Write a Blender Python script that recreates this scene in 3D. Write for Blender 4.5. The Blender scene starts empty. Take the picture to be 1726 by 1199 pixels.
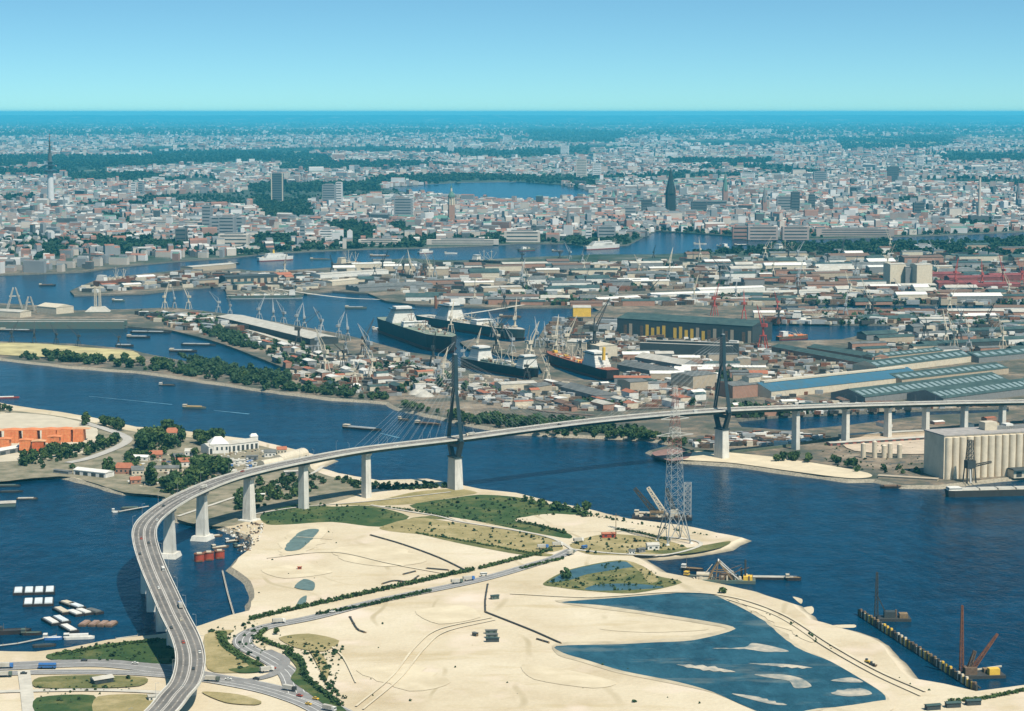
import bpy, math, random
import numpy as np
from mathutils import Vector, Matrix, noise
from mathutils.geometry import tessellate_polygon

S = bpy.context.scene
COL = S.collection
R = math.radians
random.seed(7)
rng = np.random.default_rng(7)

# ------------------------------------------------------------------ camera
FPX, CAMH, EYE_Y = 3600.0, 366.0, 189.0          # focal length in photo pixels, height in m, eye-level row
PITCH = math.atan((599.5 - EYE_Y) / FPX)
cam_d = bpy.data.cameras.new('camera')
cam = bpy.data.objects.new('camera', cam_d)
COL.objects.link(cam)
cam.location = (0, 0, CAMH)
cam.rotation_euler = (math.pi / 2 - PITCH, 0, 0)
cam_d.sensor_width = 36
cam_d.lens = 36 * FPX / 1726
cam_d.clip_start = 1
cam_d.clip_end = 400000
S.camera = cam

# ------------------------------------------------------------------ sky, sun, exposure
SUN_AZ, SUN_EL = R(143), R(57)                    # azimuth from +Y towards +X: behind the viewer on the right
w = bpy.data.worlds.new('World')
S.world = w
w.use_nodes = True
nt = w.node_tree
nt.nodes.clear()
o_ = nt.nodes.new('ShaderNodeOutputWorld')
bg = nt.nodes.new('ShaderNodeBackground')
sky = nt.nodes.new('ShaderNodeTexSky')
sky.sky_type = 'NISHITA'
sky.sun_disc = False
sky.sun_elevation = SUN_EL
sky.sun_rotation = SUN_AZ
sky.air_density = 1.0
sky.dust_density = 0.6
sky.ozone_density = 2.0
tc = nt.nodes.new('ShaderNodeTexCoord')
sp = nt.nodes.new('ShaderNodeSeparateXYZ')
cb = nt.nodes.new('ShaderNodeCombineXYZ')
ma = nt.nodes.new('ShaderNodeMath')
ma.operation = 'MULTIPLY_ADD'
ma.inputs[1].default_value = 2.5
ma.inputs[2].default_value = 0.055
nt.links.new(tc.outputs['Generated'], sp.inputs[0])
nt.links.new(sp.outputs[0], cb.inputs[0])
nt.links.new(sp.outputs[1], cb.inputs[1])
nt.links.new(sp.outputs[2], ma.inputs[0])
nt.links.new(ma.outputs[0], cb.inputs[2])
nm = nt.nodes.new('ShaderNodeVectorMath')
nm.operation = 'NORMALIZE'
nt.links.new(cb.outputs[0], nm.inputs[0])
nt.links.new(nm.outputs[0], sky.inputs[0])
tint = nt.nodes.new('ShaderNodeMix')
tint.data_type = 'RGBA'
tint.blend_type = 'MULTIPLY'
tint.inputs[0].default_value = 1.0
tint.inputs[7].default_value = (0.66, 1.06, 1.08, 1)
nt.links.new(sky.outputs[0], tint.inputs[6])
nt.links.new(tint.outputs[2], bg.inputs[0])
bg.inputs[1].default_value = 0.092
nt.links.new(bg.outputs[0], o_.inputs[0])

sl = bpy.data.lights.new('sun', 'SUN')
sl.energy = 5.0
sl.angle = R(0.5)
sl.color = (1.0, 0.93, 0.81)
so = bpy.data.objects.new('sun', sl)
COL.objects.link(so)
sdir = Vector((math.sin(SUN_AZ) * math.cos(SUN_EL), math.cos(SUN_AZ) * math.cos(SUN_EL), math.sin(SUN_EL)))
so.rotation_euler = sdir.to_track_quat('Z', 'Y').to_euler()
so.location = (0, 0, 3000)
S.view_settings.view_transform = 'Standard'
S.view_settings.look = 'None'
S.view_settings.exposure = 0.48
S.view_settings.gamma = 1.0
S.view_settings.use_curve_mapping = False

# ------------------------------------------------------------------ helpers
CP, SP_ = math.cos(PITCH), math.sin(PITCH)


def W(x, y, z=0.0):
    """photo pixel -> point on the level plane z"""
    a, b = (x - 863) / FPX, -(y - 599.5) / FPX
    d = (a, CP + b * SP_, -SP_ + b * CP)
    t = (z - CAMH) / d[2]
    return Vector((d[0] * t, d[1] * t, z))


def px(P):
    v2 = P[2] - CAMH
    zc = P[1] * CP - v2 * SP_
    return 863 + FPX * P[0] / zc, 599.5 - FPX * (P[1] * SP_ + v2 * CP) / zc


def scale_at(y):
    """photo pixels per metre across the view for ground at row y"""
    p = W(863, y)
    return FPX / (p.y * CP + CAMH * SP_)


def inside(p, poly):
    x, y = p
    c = False
    j = len(poly) - 1
    for i in range(len(poly)):
        xi, yi = poly[i]
        xj, yj = poly[j]
        if (yi > y) != (yj > y) and x < (xj - xi) * (y - yi) / (yj - yi) + xi:
            c = not c
        j = i
    return c


def tag(o, label=None, cat=None, group=None, kind=None):
    if label: o['label'] = label
    if cat: o['category'] = cat
    if group: o['group'] = group
    if kind: o['kind'] = kind
    return o


def thing(name, label, cat, loc=(0, 0, 0), rz=0.0, group=None):
    o = bpy.data.objects.new(name, None)
    COL.objects.link(o)
    o.location = loc
    o.rotation_euler = (0, 0, rz)
    o.empty_display_size = 1
    return tag(o, label, cat, group)


def dup(root, loc=None, rz=None, label=None, sc=None, parent=None):
    r = root.copy()
    COL.objects.link(r)
    if parent is not None: r.parent = parent
    if loc is not None: r.location = loc
    if rz is not None: r.rotation_euler = (0, 0, rz)
    if sc is not None: r.scale = (sc, sc, sc) if not hasattr(sc, '__len__') else sc
    if label: r['label'] = label
    for ch in list(root.children):
        dup(ch, parent=r)
    return r


MATS = {}
ALB = 0.83                                        # common albedo level for this exposure


def mat(name, c, rough=0.85, var=0.18, sc=0.15, c2=None, metal=0.0, spec=0.3, bump=0.0, bsc=1.0, detail=4):
    """noise-varied principled material"""
    if name in MATS: return MATS[name]
    m = bpy.data.materials.new(name)
    m.use_nodes = True
    t = m.node_tree
    b = t.nodes['Principled BSDF']
    b.inputs['Roughness'].default_value = rough
    b.inputs['Metallic'].default_value = metal
    b.inputs['Specular IOR Level'].default_value = spec
    c = tuple(v * ALB for v in c)
    if c2 is not None: c2 = tuple(v * ALB for v in c2)
    geo = t.nodes.new('ShaderNodeNewGeometry')
    n = t.nodes.new('ShaderNodeTexNoise')
    n.inputs['Scale'].default_value = sc
    n.inputs['Detail'].default_value = detail
    n.inputs['Roughness'].default_value = 0.65
    t.links.new(geo.outputs['Position'], n.inputs['Vector'])
    rp = t.nodes.new('ShaderNodeValToRGB')
    a = tuple(max(0, v * (1 - var)) for v in c) if c2 is None else tuple(c)
    e = tuple(min(1, v * (1 + var)) for v in c) if c2 is None else tuple(c2)
    rp.color_ramp.elements[0].position = 0.33
    rp.color_ramp.elements[1].position = 0.67
    rp.color_ramp.elements[0].color = (*a, 1)
    rp.color_ramp.elements[1].color = (*e, 1)
    t.links.new(n.outputs['Fac'], rp.inputs[0])
    t.links.new(rp.outputs[0], b.inputs['Base Color'])
    if bump:
        n2 = t.nodes.new('ShaderNodeTexNoise')
        n2.inputs['Scale'].default_value = bsc
        n2.inputs['Detail'].default_value = 3
        t.links.new(geo.outputs['Position'], n2.inputs['Vector'])
        bp = t.nodes.new('ShaderNodeBump')
        bp.inputs['Strength'].default_value = bump
        bp.inputs['Distance'].default_value = 1.0
        t.links.new(n2.outputs['Fac'], bp.inputs['Height'])
        t.links.new(bp.outputs[0], b.inputs['Normal'])
    MATS[name] = m
    return m


class MB:
    """collects faces, builds ONE mesh object"""

    def __init__(self):
        self.v, self.f, self.m = [], [], []

    def add(self, vs, fs, mi=0):
        o = len(self.v)
        self.v += [tuple(p) for p in vs]
        for f in fs:
            self.f.append(tuple(i + o for i in f))
            self.m.append(mi)
        return self

    def box(self, x, y, z, sx, sy, sz, rz=0.0, mi=0, top=None, tx=1.0, ty=1.0):
        c, s = math.cos(rz), math.sin(rz)
        vs = []
        for k, (qx, qy) in ((0, (1, 1)), (1, (tx, ty))):
            for ax, ay in ((-1, -1), (1, -1), (1, 1), (-1, 1)):
                lx, ly = ax * sx / 2 * qx, ay * sy / 2 * qy
                vs.append((x + lx * c - ly * s, y + lx * s + ly * c, z + k * sz))
        self.add(vs, [(0, 1, 5, 4), (1, 2, 6, 5), (2, 3, 7, 6), (3, 0, 4, 7), (3, 2, 1, 0)], mi)
        self.add(vs[4:], [(0, 1, 2, 3)], mi if top is None else top)
        return self

    def prism(self, poly, z0, z1, mi=0, top=None, bottom=False):
        a = sum(poly[i][0] * poly[(i + 1) % len(poly)][1] - poly[(i + 1) % len(poly)][0] * poly[i][1] for i in range(len(poly)))
        if a < 0: poly = poly[::-1]
        n = len(poly)
        self.add([(p[0], p[1], z0) for p in poly] + [(p[0], p[1], z1) for p in poly],
                 [(i, (i + 1) % n, n + (i + 1) % n, n + i) for i in range(n)], mi)
        tri = tessellate_polygon([[Vector((p[0], p[1], 0)) for p in poly]])
        fs = []
        for t in tri:
            p, q, r = (poly[i] for i in t)
            cr = (q[0] - p[0]) * (r[1] - p[1]) - (q[1] - p[1]) * (r[0] - p[0])
            fs.append(t if cr > 0 else t[::-1])
        self.add([(p[0], p[1], z1) for p in poly], fs, mi if top is None else top)
        if bottom: self.add([(p[0], p[1], z0) for p in poly], [f[::-1] for f in fs], mi)
        return self

    def bar(self, p, q, wd, ht=None, mi=0, w2=None, h2=None):
        p, q = Vector(p), Vector(q)
        ht = wd if ht is None else ht
        w2 = wd if w2 is None else w2
        h2 = ht if h2 is None else h2
        d = (q - p).normalized()
        up = Vector((0, 0, 1)) if abs(d.z) < 0.97 else Vector((0, 1, 0))
        sx = d.cross(up).normalized()
        sy = sx.cross(d).normalized()
        vs = []
        for c, a, b in ((p, wd, ht), (q, w2, h2)):
            for i, j in ((-1, -1), (1, -1), (1, 1), (-1, 1)):
                vs.append(c + sx * (a / 2 * i) + sy * (b / 2 * j))
        self.add(vs, [(0, 1, 5, 4), (1, 2, 6, 5), (2, 3, 7, 6), (3, 0, 4, 7), (3, 2, 1, 0), (4, 5, 6, 7)], mi)
        return self

    def tube(self, p, q, r0, r1=None, n=8, mi=0, caps=True):
        p, q = Vector(p), Vector(q)
        r1 = r0 if r1 is None else r1
        d = (q - p).normalized()
        up = Vector((0, 0, 1)) if abs(d.z) < 0.97 else Vector((1, 0, 0))
        sx = d.cross(up).normalized()
        sy = d.cross(sx).normalized()
        vs = []
        for c, r in ((p, r0), (q, r1)):
            for i in range(n):
                a = 2 * math.pi * i / n
                vs.append(c + sx * (r * math.cos(a)) + sy * (r * math.sin(a)))
        fs = [(i, (i + 1) % n, n + (i + 1) % n, n + i) for i in range(n)]
        if caps: fs += [tuple(range(n))[::-1], tuple(range(n, 2 * n))]
        self.add(vs, fs, mi)
        return self

    def gable(self, x, y, z, sx, sy, hw, hr, rz=0.0, mi=0, roof=1, eave=0.4, hip=0.0):
        """walls with a ridge roof along local x; hip = inset of the ridge ends"""
        self.box(x, y, z, sx, sy, hw, rz, mi)
        c, s = math.cos(rz), math.sin(rz)
        T = lambda lx, ly, lz: (x + lx * c - ly * s, y + lx * s + ly * c, z + lz)
        a, b = sx / 2 + eave, sy / 2 + eave
        h0 = hw + 0.02
        vs = [T(-a, -b, h0), T(a, -b, h0), T(a, b, h0), T(-a, b, h0), T(-a + hip, 0, hw + hr), T(a - hip, 0, hw + hr)]
        self.add(vs, [(0, 1, 5, 4), (2, 3, 4, 5)], roof)
        self.add(vs, [(1, 2, 5), (3, 0, 4)], roof if hip > 0 else mi)
        self.add(vs, [(3, 2, 1, 0)], roof)
        return self

    def lattice(self, p, q, w0, w1, n, t=0.4, mi=(0,)):
        """four-chord lattice with horizontals and crossed braces; materials alternate by bay"""
        p, q = Vector(p), Vector(q)
        d = (q - p).normalized()
        up = Vector((0, 0, 1)) if abs(d.z) < 0.9 else Vector((0, 1, 0))
        sx = d.cross(up).normalized()
        sy = sx.cross(d).normalized()
        K = []
        for i in range(n + 1):
            u = i / n
            c = p.lerp(q, u)
            h = (w0 + (w1 - w0) * u) / 2
            K.append([c + sx * a * h + sy * b * h for a, b in ((-1, -1), (1, -1), (1, 1), (-1, 1))])
        for i in range(n):
            m = mi[i % len(mi)]
            for j in range(4):
                self.bar(K[i][j], K[i + 1][j], t, t, m)
                k = (j + 1) % 4
                self.bar(K[i][j], K[i + 1][k], t * .6, t * .6, m)
                self.bar(K[i][k], K[i + 1][j], t * .6, t * .6, m)
                self.bar(K[i + 1][j], K[i + 1][k], t * .6, t * .6, m)
        return self

    def build(self, name, mats, parent=None, loc=None, rz=None, smooth=False):
        me = bpy.data.meshes.new(name)
        me.from_pydata(self.v, [], self.f)
        if not isinstance(mats, (list, tuple)): mats = [mats]
        for m in mats: me.materials.append(m)
        if len(mats) > 1: me.polygons.foreach_set('material_index', [min(i, len(mats) - 1) for i in self.m])
        if smooth: me.polygons.foreach_set('use_smooth', [True] * len(me.polygons))
        me.update()
        o = bpy.data.objects.new(name, me)
        COL.objects.link(o)
        if parent is not None: o.parent = parent
        if loc is not None: o.location = loc
        if rz is not None: o.rotation_euler = (0, 0, rz)
        return o


def smooth_line(pts, n=6):
    """Catmull-Rom through Vectors"""
    out = []
    P = [pts[0] * 2 - pts[1]] + list(pts) + [pts[-1] * 2 - pts[-2]]
    for i in range(1, len(P) - 2):
        a, b, c, d = P[i - 1:i + 3]
        for k in range(n):
            t = k / n
            out.append(0.5 * ((2 * b) + (c - a) * t + (2 * a - 5 * b + 4 * c - d) * t * t + (3 * b - a - 3 * c + d) * t ** 3))
    out.append(P[-2].copy())
    return out


def rough_poly(poly, seg=18.0, amp=2.0, seed=0):
    """subdivide a world-space outline and shake its edge"""
    out = []
    n = len(poly)
    for i in range(n):
        a, b = Vector(poly[i][:2]), Vector(poly[(i + 1) % n][:2])
        L = (b - a).length
        k = max(1, min(60, int(L / seg)))
        nn = Vector((-(b - a).y, (b - a).x)).normalized()
        for j in range(k):
            q = a.lerp(b, j / k)
            v = noise.noise(Vector((q.x * .03, q.y * .03, seed * 7.3))) + 0.5 * noise.noise(Vector((q.x * .11, q.y * .11, seed * 3.1 + 9)))
            if j: q = q + nn * v * amp * 2
            out.append((q.x, q.y))
    return out


def ribbon(mb, pts, wd, z=None, mi=0, thick=0.0, taper=None):
    """flat strip (or raised strip with sides) along points"""
    n = len(pts)
    Lf, Rt = [], []
    for i in range(n):
        d = (pts[min(i + 1, n - 1)] - pts[max(i - 1, 0)])
        nn = Vector((-d.y, d.x, 0)).normalized()
        h = (wd if taper is None else wd + (taper - wd) * i / (n - 1)) / 2
        zz = pts[i].z if z is None else z
        a, b = pts[i] + nn * h, pts[i] - nn * h
        Lf.append((a.x, a.y, zz))
        Rt.append((b.x, b.y, zz))
    mb.add(Lf + Rt, [(i, n + i, n + i + 1, i + 1) for i in range(n - 1)], mi)
    if thick:
        lo = [(p[0], p[1], p[2] - thick) for p in Lf + Rt]
        mb.add(Lf + Rt + lo, [(i, i + 1, 2 * n + i + 1, 2 * n + i) for i in range(n - 1)] +
               [(n + i + 1, n + i, 3 * n + i, 3 * n + i + 1) for i in range(n - 1)] +
               [(0, 2 * n, 3 * n, n), (n - 1, 2 * n - 1, 4 * n - 1, 3 * n - 1)], mi)
        mb.add(lo, [(i + 1, n + i + 1, n + i, i) for i in range(n - 1)], mi)
    return Lf, Rt

# ------------------------------------------------------------------ materials of the setting
def nodes(name):
    m = bpy.data.materials.new(name)
    m.use_nodes = True
    t = m.node_tree
    return m, t, t.nodes['Principled BSDF']


def nz(t, vec, scale, detail=4, rough=0.6, stretch=None):
    if stretch:
        mp = t.nodes.new('ShaderNodeMapping')
        mp.inputs['Scale'].default_value = stretch
        t.links.new(vec, mp.inputs[0])
        vec = mp.outputs[0]
    n = t.nodes.new('ShaderNodeTexNoise')
    n.inputs['Scale'].default_value = scale
    n.inputs['Detail'].default_value = detail
    n.inputs['Roughness'].default_value = rough
    t.links.new(vec, n.inputs['Vector'])
    return n.outputs['Fac']


def ramp(t, fac, stops, k=ALB):
    r = t.nodes.new('ShaderNodeValToRGB')
    e = r.color_ramp.elements
    while len(e) < len(stops): e.new(0.5)
    for i, (p, c) in enumerate(stops):
        e[i].position = p
        e[i].color = (*[v * k for v in c], 1)
    t.links.new(fac, r.inputs[0])
    return r.outputs[0]


def mixc(t, fac, a, b):
    m = t.nodes.new('ShaderNodeMix')
    m.data_type = 'RGBA'
    for s, v in ((0, fac), (6, a), (7, b)):
        if isinstance(v, (int, float)): m.inputs[s].default_value = v
        elif isinstance(v, tuple): m.inputs[s].default_value = (*[q * ALB for q in v], 1)
        else: t.links.new(v, m.inputs[s])
    return m.outputs[2]


def mrange(t, val, a, b):
    m = t.nodes.new('ShaderNodeMapRange')
    m.inputs[1].default_value = a
    m.inputs[2].default_value = b
    t.links.new(val, m.inputs[0])
    return m.outputs[0]


BW = ((0, (0, 0, 0)), (1, (1, 1, 1)))


def bw(t, fac, a, b):
    return ramp(t, fac, ((a, (0, 0, 0)), (b, (1, 1, 1))), 1.0)


def bump(t, b, h, strength, dist):
    bp = t.nodes.new('ShaderNodeBump')
    bp.inputs['Strength'].default_value = strength
    bp.inputs['Distance'].default_value = dist
    t.links.new(h, bp.inputs['Height'])
    t.links.new(bp.outputs[0], b.inputs['Normal'])


def make_water(name, deep, pale, rough=0.16, silt=None):
    m, t, b = nodes(name)
    g = t.nodes.new('ShaderNodeNewGeometry').outputs['Position']
    c = ramp(t, nz(t, g, 0.006, 5, 0.6, (1, .35, 1)), ((0.38, deep), (0.62, pale)))
    c = mixc(t, bw(t, nz(t, g, 0.018, 4, 0.6, (.22, 1, 1)), 0.5, 0.7), c, tuple(v * 1.35 for v in pale))
    f2 = nz(t, g, 0.09, 4, 0.7, (1, .5, 1))
    c = mixc(t, bw(t, f2, 0.42, 0.8), c, tuple(v * 1.7 for v in pale))
    if silt:
        c = mixc(t, bw(t, nz(t, g, 0.03, 6, 0.65, (0.3, 1.0, 1)), 0.53, 0.7), c, silt)
    t.links.new(c, b.inputs['Base Color'])
    b.inputs['Roughness'].default_value = rough
    b.inputs['IOR'].default_value = 1.33
    b.inputs['Specular IOR Level'].default_value = 0.05
    ad = t.nodes.new('ShaderNodeMath')
    ad.operation = 'MULTIPLY_ADD'
    ad.inputs[1].default_value = 2.2
    t.links.new(nz(t, g, 0.05, 3, 0.6, (1, .6, 1)), ad.inputs[0])
    t.links.new(nz(t, g, 0.22, 4, 0.7, (1, .6, 1)), ad.inputs[2])
    bump(t, b, ad.outputs[0], 0.55, 1.0)
    return m


M_WATER = make_water('river_water', (0.001, 0.012, 0.03), (0.0015, 0.027, 0.057))
M_LAGOON = make_water('shallow_water', (0.011, 0.045, 0.068), (0.02, 0.068, 0.092), 0.2, silt=(0.15, 0.18, 0.16))


def make_sand():
    m, t, b = nodes('sand')
    g = t.nodes.new('ShaderNodeNewGeometry').outputs['Position']
    c = ramp(t, nz(t, g, 0.009, 6, 0.6), ((0.3, (0.46, 0.365, 0.225)), (0.46, (0.58, 0.485, 0.335)), (0.6, (0.63, 0.54, 0.385)), (0.72, (0.68, 0.59, 0.44))))
    c = mixc(t, bw(t, nz(t, g, 0.03, 5, 0.7, (0.25, 1, 1)), 0.54, 0.76), c, (0.47, 0.37, 0.21))
    c = mixc(t, bw(t, nz(t, g, 0.5, 3, 0.8), 0.66, 0.76), c, (0.4, 0.36, 0.24))
    c = mixc(t, bw(t, nz(t, g, 0.35, 5, 0.75), 0.35, 0.65), mixc(t, 0.22, c, (0.3, 0.23, 0.15)), c)
    c = mixc(t, bw(t, nz(t, g, 0.02, 3, 0.5), 0.55, 0.75), c, (0.66, 0.545, 0.43))
    wv = t.nodes.new('ShaderNodeTexWave')                       # wheel tracks of the earth movers
    wv.inputs['Scale'].default_value = 0.0045
    wv.inputs['Distortion'].default_value = 26
    wv.inputs['Detail'].default_value = 3
    wv.inputs['Detail Scale'].default_value = 0.45
    t.links.new(g, wv.inputs['Vector'])
    tr = ramp(t, wv.outputs['Fac'], ((0.0, (1, 1, 1)), (0.02, (0, 0, 0)), (1, (0, 0, 0))), 1.0)
    mk = t.nodes.new('ShaderNodeMath')
    mk.operation = 'MULTIPLY'
    t.links.new(tr, mk.inputs[0])
    t.links.new(bw(t, nz(t, g, 0.012, 2), 0.5, 0.62), mk.inputs[1])
    c = mixc(t, mk.outputs[0], c, (0.44, 0.36, 0.23))
    t.links.new(c, b.inputs['Base Color'])
    b.inputs['Roughness'].default_value = 0.95
    b.inputs['Specular IOR Level'].default_value = 0.1
    bump(t, b, nz(t, g, 0.12, 5, 0.65), 0.5, 1.2)
    return m


def make_ground():
    m, t, b = nodes('ground_soil')
    g = t.nodes.new('ShaderNodeNewGeometry').outputs['Position']
    s = t.nodes.new('ShaderNodeSeparateXYZ')
    t.links.new(g, s.inputs[0])
    Y = s.outputs[1]
    harb = ramp(t, nz(t, g, 0.012, 7, 0.75), ((0.32, (0.04, 0.06, 0.045)), (0.46, (0.10, 0.10, 0.075)), (0.56, (0.22, 0.17, 0.12)), (0.7, (0.36, 0.3, 0.22))))
    harb = mixc(t, bw(t, nz(t, g, 0.07, 4, 0.8), 0.52, 0.62), harb, (0.09, 0.095, 0.085))
    city = ramp(t, nz(t, g, 0.008, 6, 0.75), ((0.4, (0.025, 0.05, 0.03)), (0.55, (0.07, 0.09, 0.07)), (0.7, (0.22, 0.2, 0.17))))
    wood = ramp(t, nz(t, g, 0.0011, 8, 0.75, (1, .2, 1)), ((0.42, (0.015, 0.035, 0.024)), (0.54, (0.035, 0.06, 0.036)), (0.6, (0.22, 0.21, 0.13)), (0.7, (0.6, 0.5, 0.38))))
    c = mixc(t, mrange(t, Y, 4900, 5300), harb, city)
    c = mixc(t, mrange(t, Y, 10500, 14000), c, wood)
    t.links.new(c, b.inputs['Base Color'])
    b.inputs['Roughness'].default_value = 0.95
    b.inputs['Specular IOR Level'].default_value = 0.1
    return m


def make_grass(name, a, b2, dry):
    m, t, b = nodes(name)
    g = t.nodes.new('ShaderNodeNewGeometry').outputs['Position']
    c = ramp(t, nz(t, g, 0.06, 6, 0.75), ((0.35, a), (0.65, b2)))
    c = mixc(t, bw(t, nz(t, g, 0.025, 5, 0.7), 0.5, 0.72), c, dry)
    t.links.new(c, b.inputs['Base Color'])
    b.inputs['Roughness'].default_value = 0.95
    b.inputs['Specular IOR Level'].default_value = 0.1
    bump(t, b, nz(t, g, 0.4, 4, 0.7), 0.8, 1.0)
    return m


M_SAND = make_sand()
M_GROUND = make_ground()
M_GRASS = make_grass('grass', (0.03, 0.065, 0.022), (0.065, 0.1, 0.032), (0.17, 0.16, 0.06))
M_DRY = make_grass('dry_grass', (0.22, 0.19, 0.08), (0.36, 0.29, 0.14), (0.46, 0.37, 0.2))
M_OLIVE = make_grass('olive_grass', (0.09, 0.105, 0.035), (0.15, 0.15, 0.06), (0.33, 0.27, 0.12))
M_ASPH = mat('asphalt', (0.23, 0.22, 0.205), 0.9, 0.16, 0.15, bump=0.0)
M_PALEROAD = mat('pale_road', (0.5, 0.46, 0.38), 0.9, 0.15, 0.1)
M_WETSAND = mat('wet_sand', (0.12, 0.17, 0.15), 0.5, 0.2, 0.2)
M_WHITEP = mat('white_paint', (0.74, 0.72, 0.66), 0.7, 0.08, 0.3)
M_STONE = mat('quay_stone', (0.16, 0.15, 0.12), 0.9, 0.35, 0.4)
M_BANK = mat('bank_rubble', (0.3, 0.26, 0.19), 0.95, 0.35, 0.5, bump=1.0, bsc=0.8)

LAND_Z = 3.0

# ------------------------------------------------------------------ water
mb = MB()
mb.add([(-9000, 300, 0), (9000, 300, 0), (9000, 13000, 0), (-9000, 13000, 0)], [(0, 1, 2, 3)])
tag(mb.build('water', M_WATER), kind='structure')

# ------------------------------------------------------------------ land north of the river, one sheet to the horizon
BANK = [(-400, 585), (-80, 600), (0, 607), (120, 621), (230, 629), (330, 643), (440, 660), (560, 675), (655, 682), (672, 692), (740, 706), (800, 720),
        (870, 733), (1000, 739), (1090, 743), (1140, 752), (1095, 764), (1130, 779), (1180, 783), (1240, 787), (1340, 801), (1430, 813),
        (1475, 813), (1520, 823), (1580, 823), (1650, 815), (1760, 806), (2100, 790)]
W1 = [(-300, 470), (-80, 468), (40, 464), (140, 460), (215, 450), (300, 442), (380, 437), (440, 430), (520, 425), (620, 421), (720, 419), (800, 416), (870, 412),
      (950, 412), (1000, 419), (1060, 414), (1090, 398), (1105, 391), (1140, 393), (1200, 397), (1270, 402), (1330, 405), (1480, 401), (1600, 397),
      (1740, 391), (1900, 388), (1900, 398), (1740, 401), (1690, 405), (1560, 412), (1480, 409), (1300, 413), (1272, 421), (1200, 427), (1110, 431), (1000, 431), (930, 434),
      (860, 437), (800, 441), (740, 441), (690, 437), (640, 441), (560, 453), (470, 459), (430, 459), (380, 454), (330, 455), (250, 463),
      (165, 473), (140, 483), (118, 493), (125, 500), (240, 497), (300, 490), (375, 484), (382, 498), (430, 501), (510, 498), (560, 493), (620, 497),
      (650, 510), (700, 516), (760, 519), (830, 521), (940, 520), (1000, 521), (1010, 527), (960, 537), (925, 547), (915, 560), (905, 576), (860, 580),
      (800, 574), (775, 580), (790, 592), (850, 600), (905, 614), (915, 632), (890, 644), (800, 632), (765, 618), (750, 606), (690, 597), (640, 583),
      (600, 572), (575, 566), (480, 548), (370, 530), (290, 521), (215, 524), (130, 526), (60, 517), (-80, 510), (-300, 505)]
W1B = [(925, 598), (960, 607), (1042, 634), (1036, 648), (985, 644), (935, 625), (912, 606)]
W2 = [(-300, 548), (-80, 550), (60, 552), (215, 553), (290, 560), (350, 575), (400, 592), (450, 612), (490, 628), (440, 632), (380, 625), (300, 610), (240, 598), (220, 592),
      (130, 583), (-80, 576), (-300, 560)]
W3 = [(1290, 553), (1300, 548), (1500, 550), (1510, 556), (1420, 575), (1300, 579)]
W3B = [(1290, 517), (1400, 514), (1540, 516), (1900, 518), (1900, 524), (1540, 525), (1400, 523), (1290, 524)]
W4 = [(1240, 712), (1300, 706), (1420, 700), (1560, 694), (1700, 690), (1700, 698), (1560, 704), (1430, 721), (1330, 730), (1250, 724)]
ALSTER = [(640, 318), (700, 312), (780, 308), (870, 307), (940, 312), (1000, 322), (1010, 330), (960, 338), (880, 340), (790, 338), (740, 330), (690, 326)]
WATERS = [W1, W1B, W2, W3, W3B, W4, ALSTER]


def wxy(poly, z=0.0):
    return [tuple(W(a, b, z)[:2]) for a, b in poly]


def land_sheet(mb, outer, holes, z, mi_top=0, mi_side=1, zlow=-1.5, skip_side=()):
    loops = [outer] + holes
    flat = [p for l in loops for p in l]
    tri = tessellate_polygon([[Vector((p[0], p[1], 0)) for p in l] for l in loops])
    fs = []
    for t in tri:
        p, q, r = (flat[i] for i in t)
        cr = (q[0] - p[0]) * (r[1] - p[1]) - (q[1] - p[1]) * (r[0] - p[0])
        fs.append(t if cr > 0 else t[::-1])
    mb.add([(p[0], p[1], z) for p in flat], fs, mi_top)
    for li, l in enumerate(loops):
        n = len(l)
        mb.add([(p[0], p[1], z) for p in l] + [(p[0], p[1], zlow) for p in l],
               [(i, (i + 1) % n, n + (i + 1) % n, n + i) for i in range(n) if (li, i) not in skip_side], mi_side)


def beach(mb, line, width, z_top, z_low, mi=0, side=1):
    """sloping shore outward from an outline (open line of xy)"""
    n = len(line)
    a, b = [], []
    for i in range(n):
        d = Vector(line[min(i + 1, n - 1)]) - Vector(line[max(i - 1, 0)])
        nn = Vector((d.y, -d.x)).normalized() * side
        k = width * (0.75 + 0.5 * (noise.noise(Vector((line[i][0] * .02, line[i][1] * .02, 3))) + 0.3))
        a.append((line[i][0], line[i][1], z_top))
        b.append((line[i][0] + nn.x * k, line[i][1] + nn.y * k, z_low))
    mb.add(a + b, [(i, n + i, n + i + 1, i + 1) for i in range(n - 1)], mi)


bank_w = rough_poly(wxy(BANK), 22, 2.2, 1)
i_last = max(range(len(bank_w)), key=lambda i: bank_w[i][0])
bank_w = bank_w[:i_last + 1]
YN = 14000
outer = bank_w + [(9000, bank_w[-1][1]), (9000, YN), (-9000, YN), (-9000, bank_w[0][1])]
mb = MB()
land_sheet(mb, outer, [rough_poly(wxy(h), 60, 1.0, 2) for h in WATERS], LAND_Z, 0, 1)
mb.add([(-9000, YN, LAND_Z), (9000, YN, LAND_Z), (60000, 112000, LAND_Z), (-60000, 112000, LAND_Z)], [(0, 1, 2, 3)], 0)
mb.add([(-9000, 300, LAND_Z), (-9000, YN, LAND_Z), (-60000, 112000, LAND_Z), (-60000, 300, LAND_Z)], [(3, 0, 1, 2)], 0)
mb.add([(9000, 300, LAND_Z), (9000, YN, LAND_Z), (60000, 112000, LAND_Z), (60000, 300, LAND_Z)], [(0, 3, 2, 1)], 0)
tag(mb.build('ground', [M_GROUND, M_STONE]), kind='structure')
# pale shore along the river and the sandy beach by the right pylon
mb = MB()
beach(mb, bank_w, 7, LAND_Z, -0.8)
tag(mb.build('river_bank', M_BANK), kind='structure')

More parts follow.
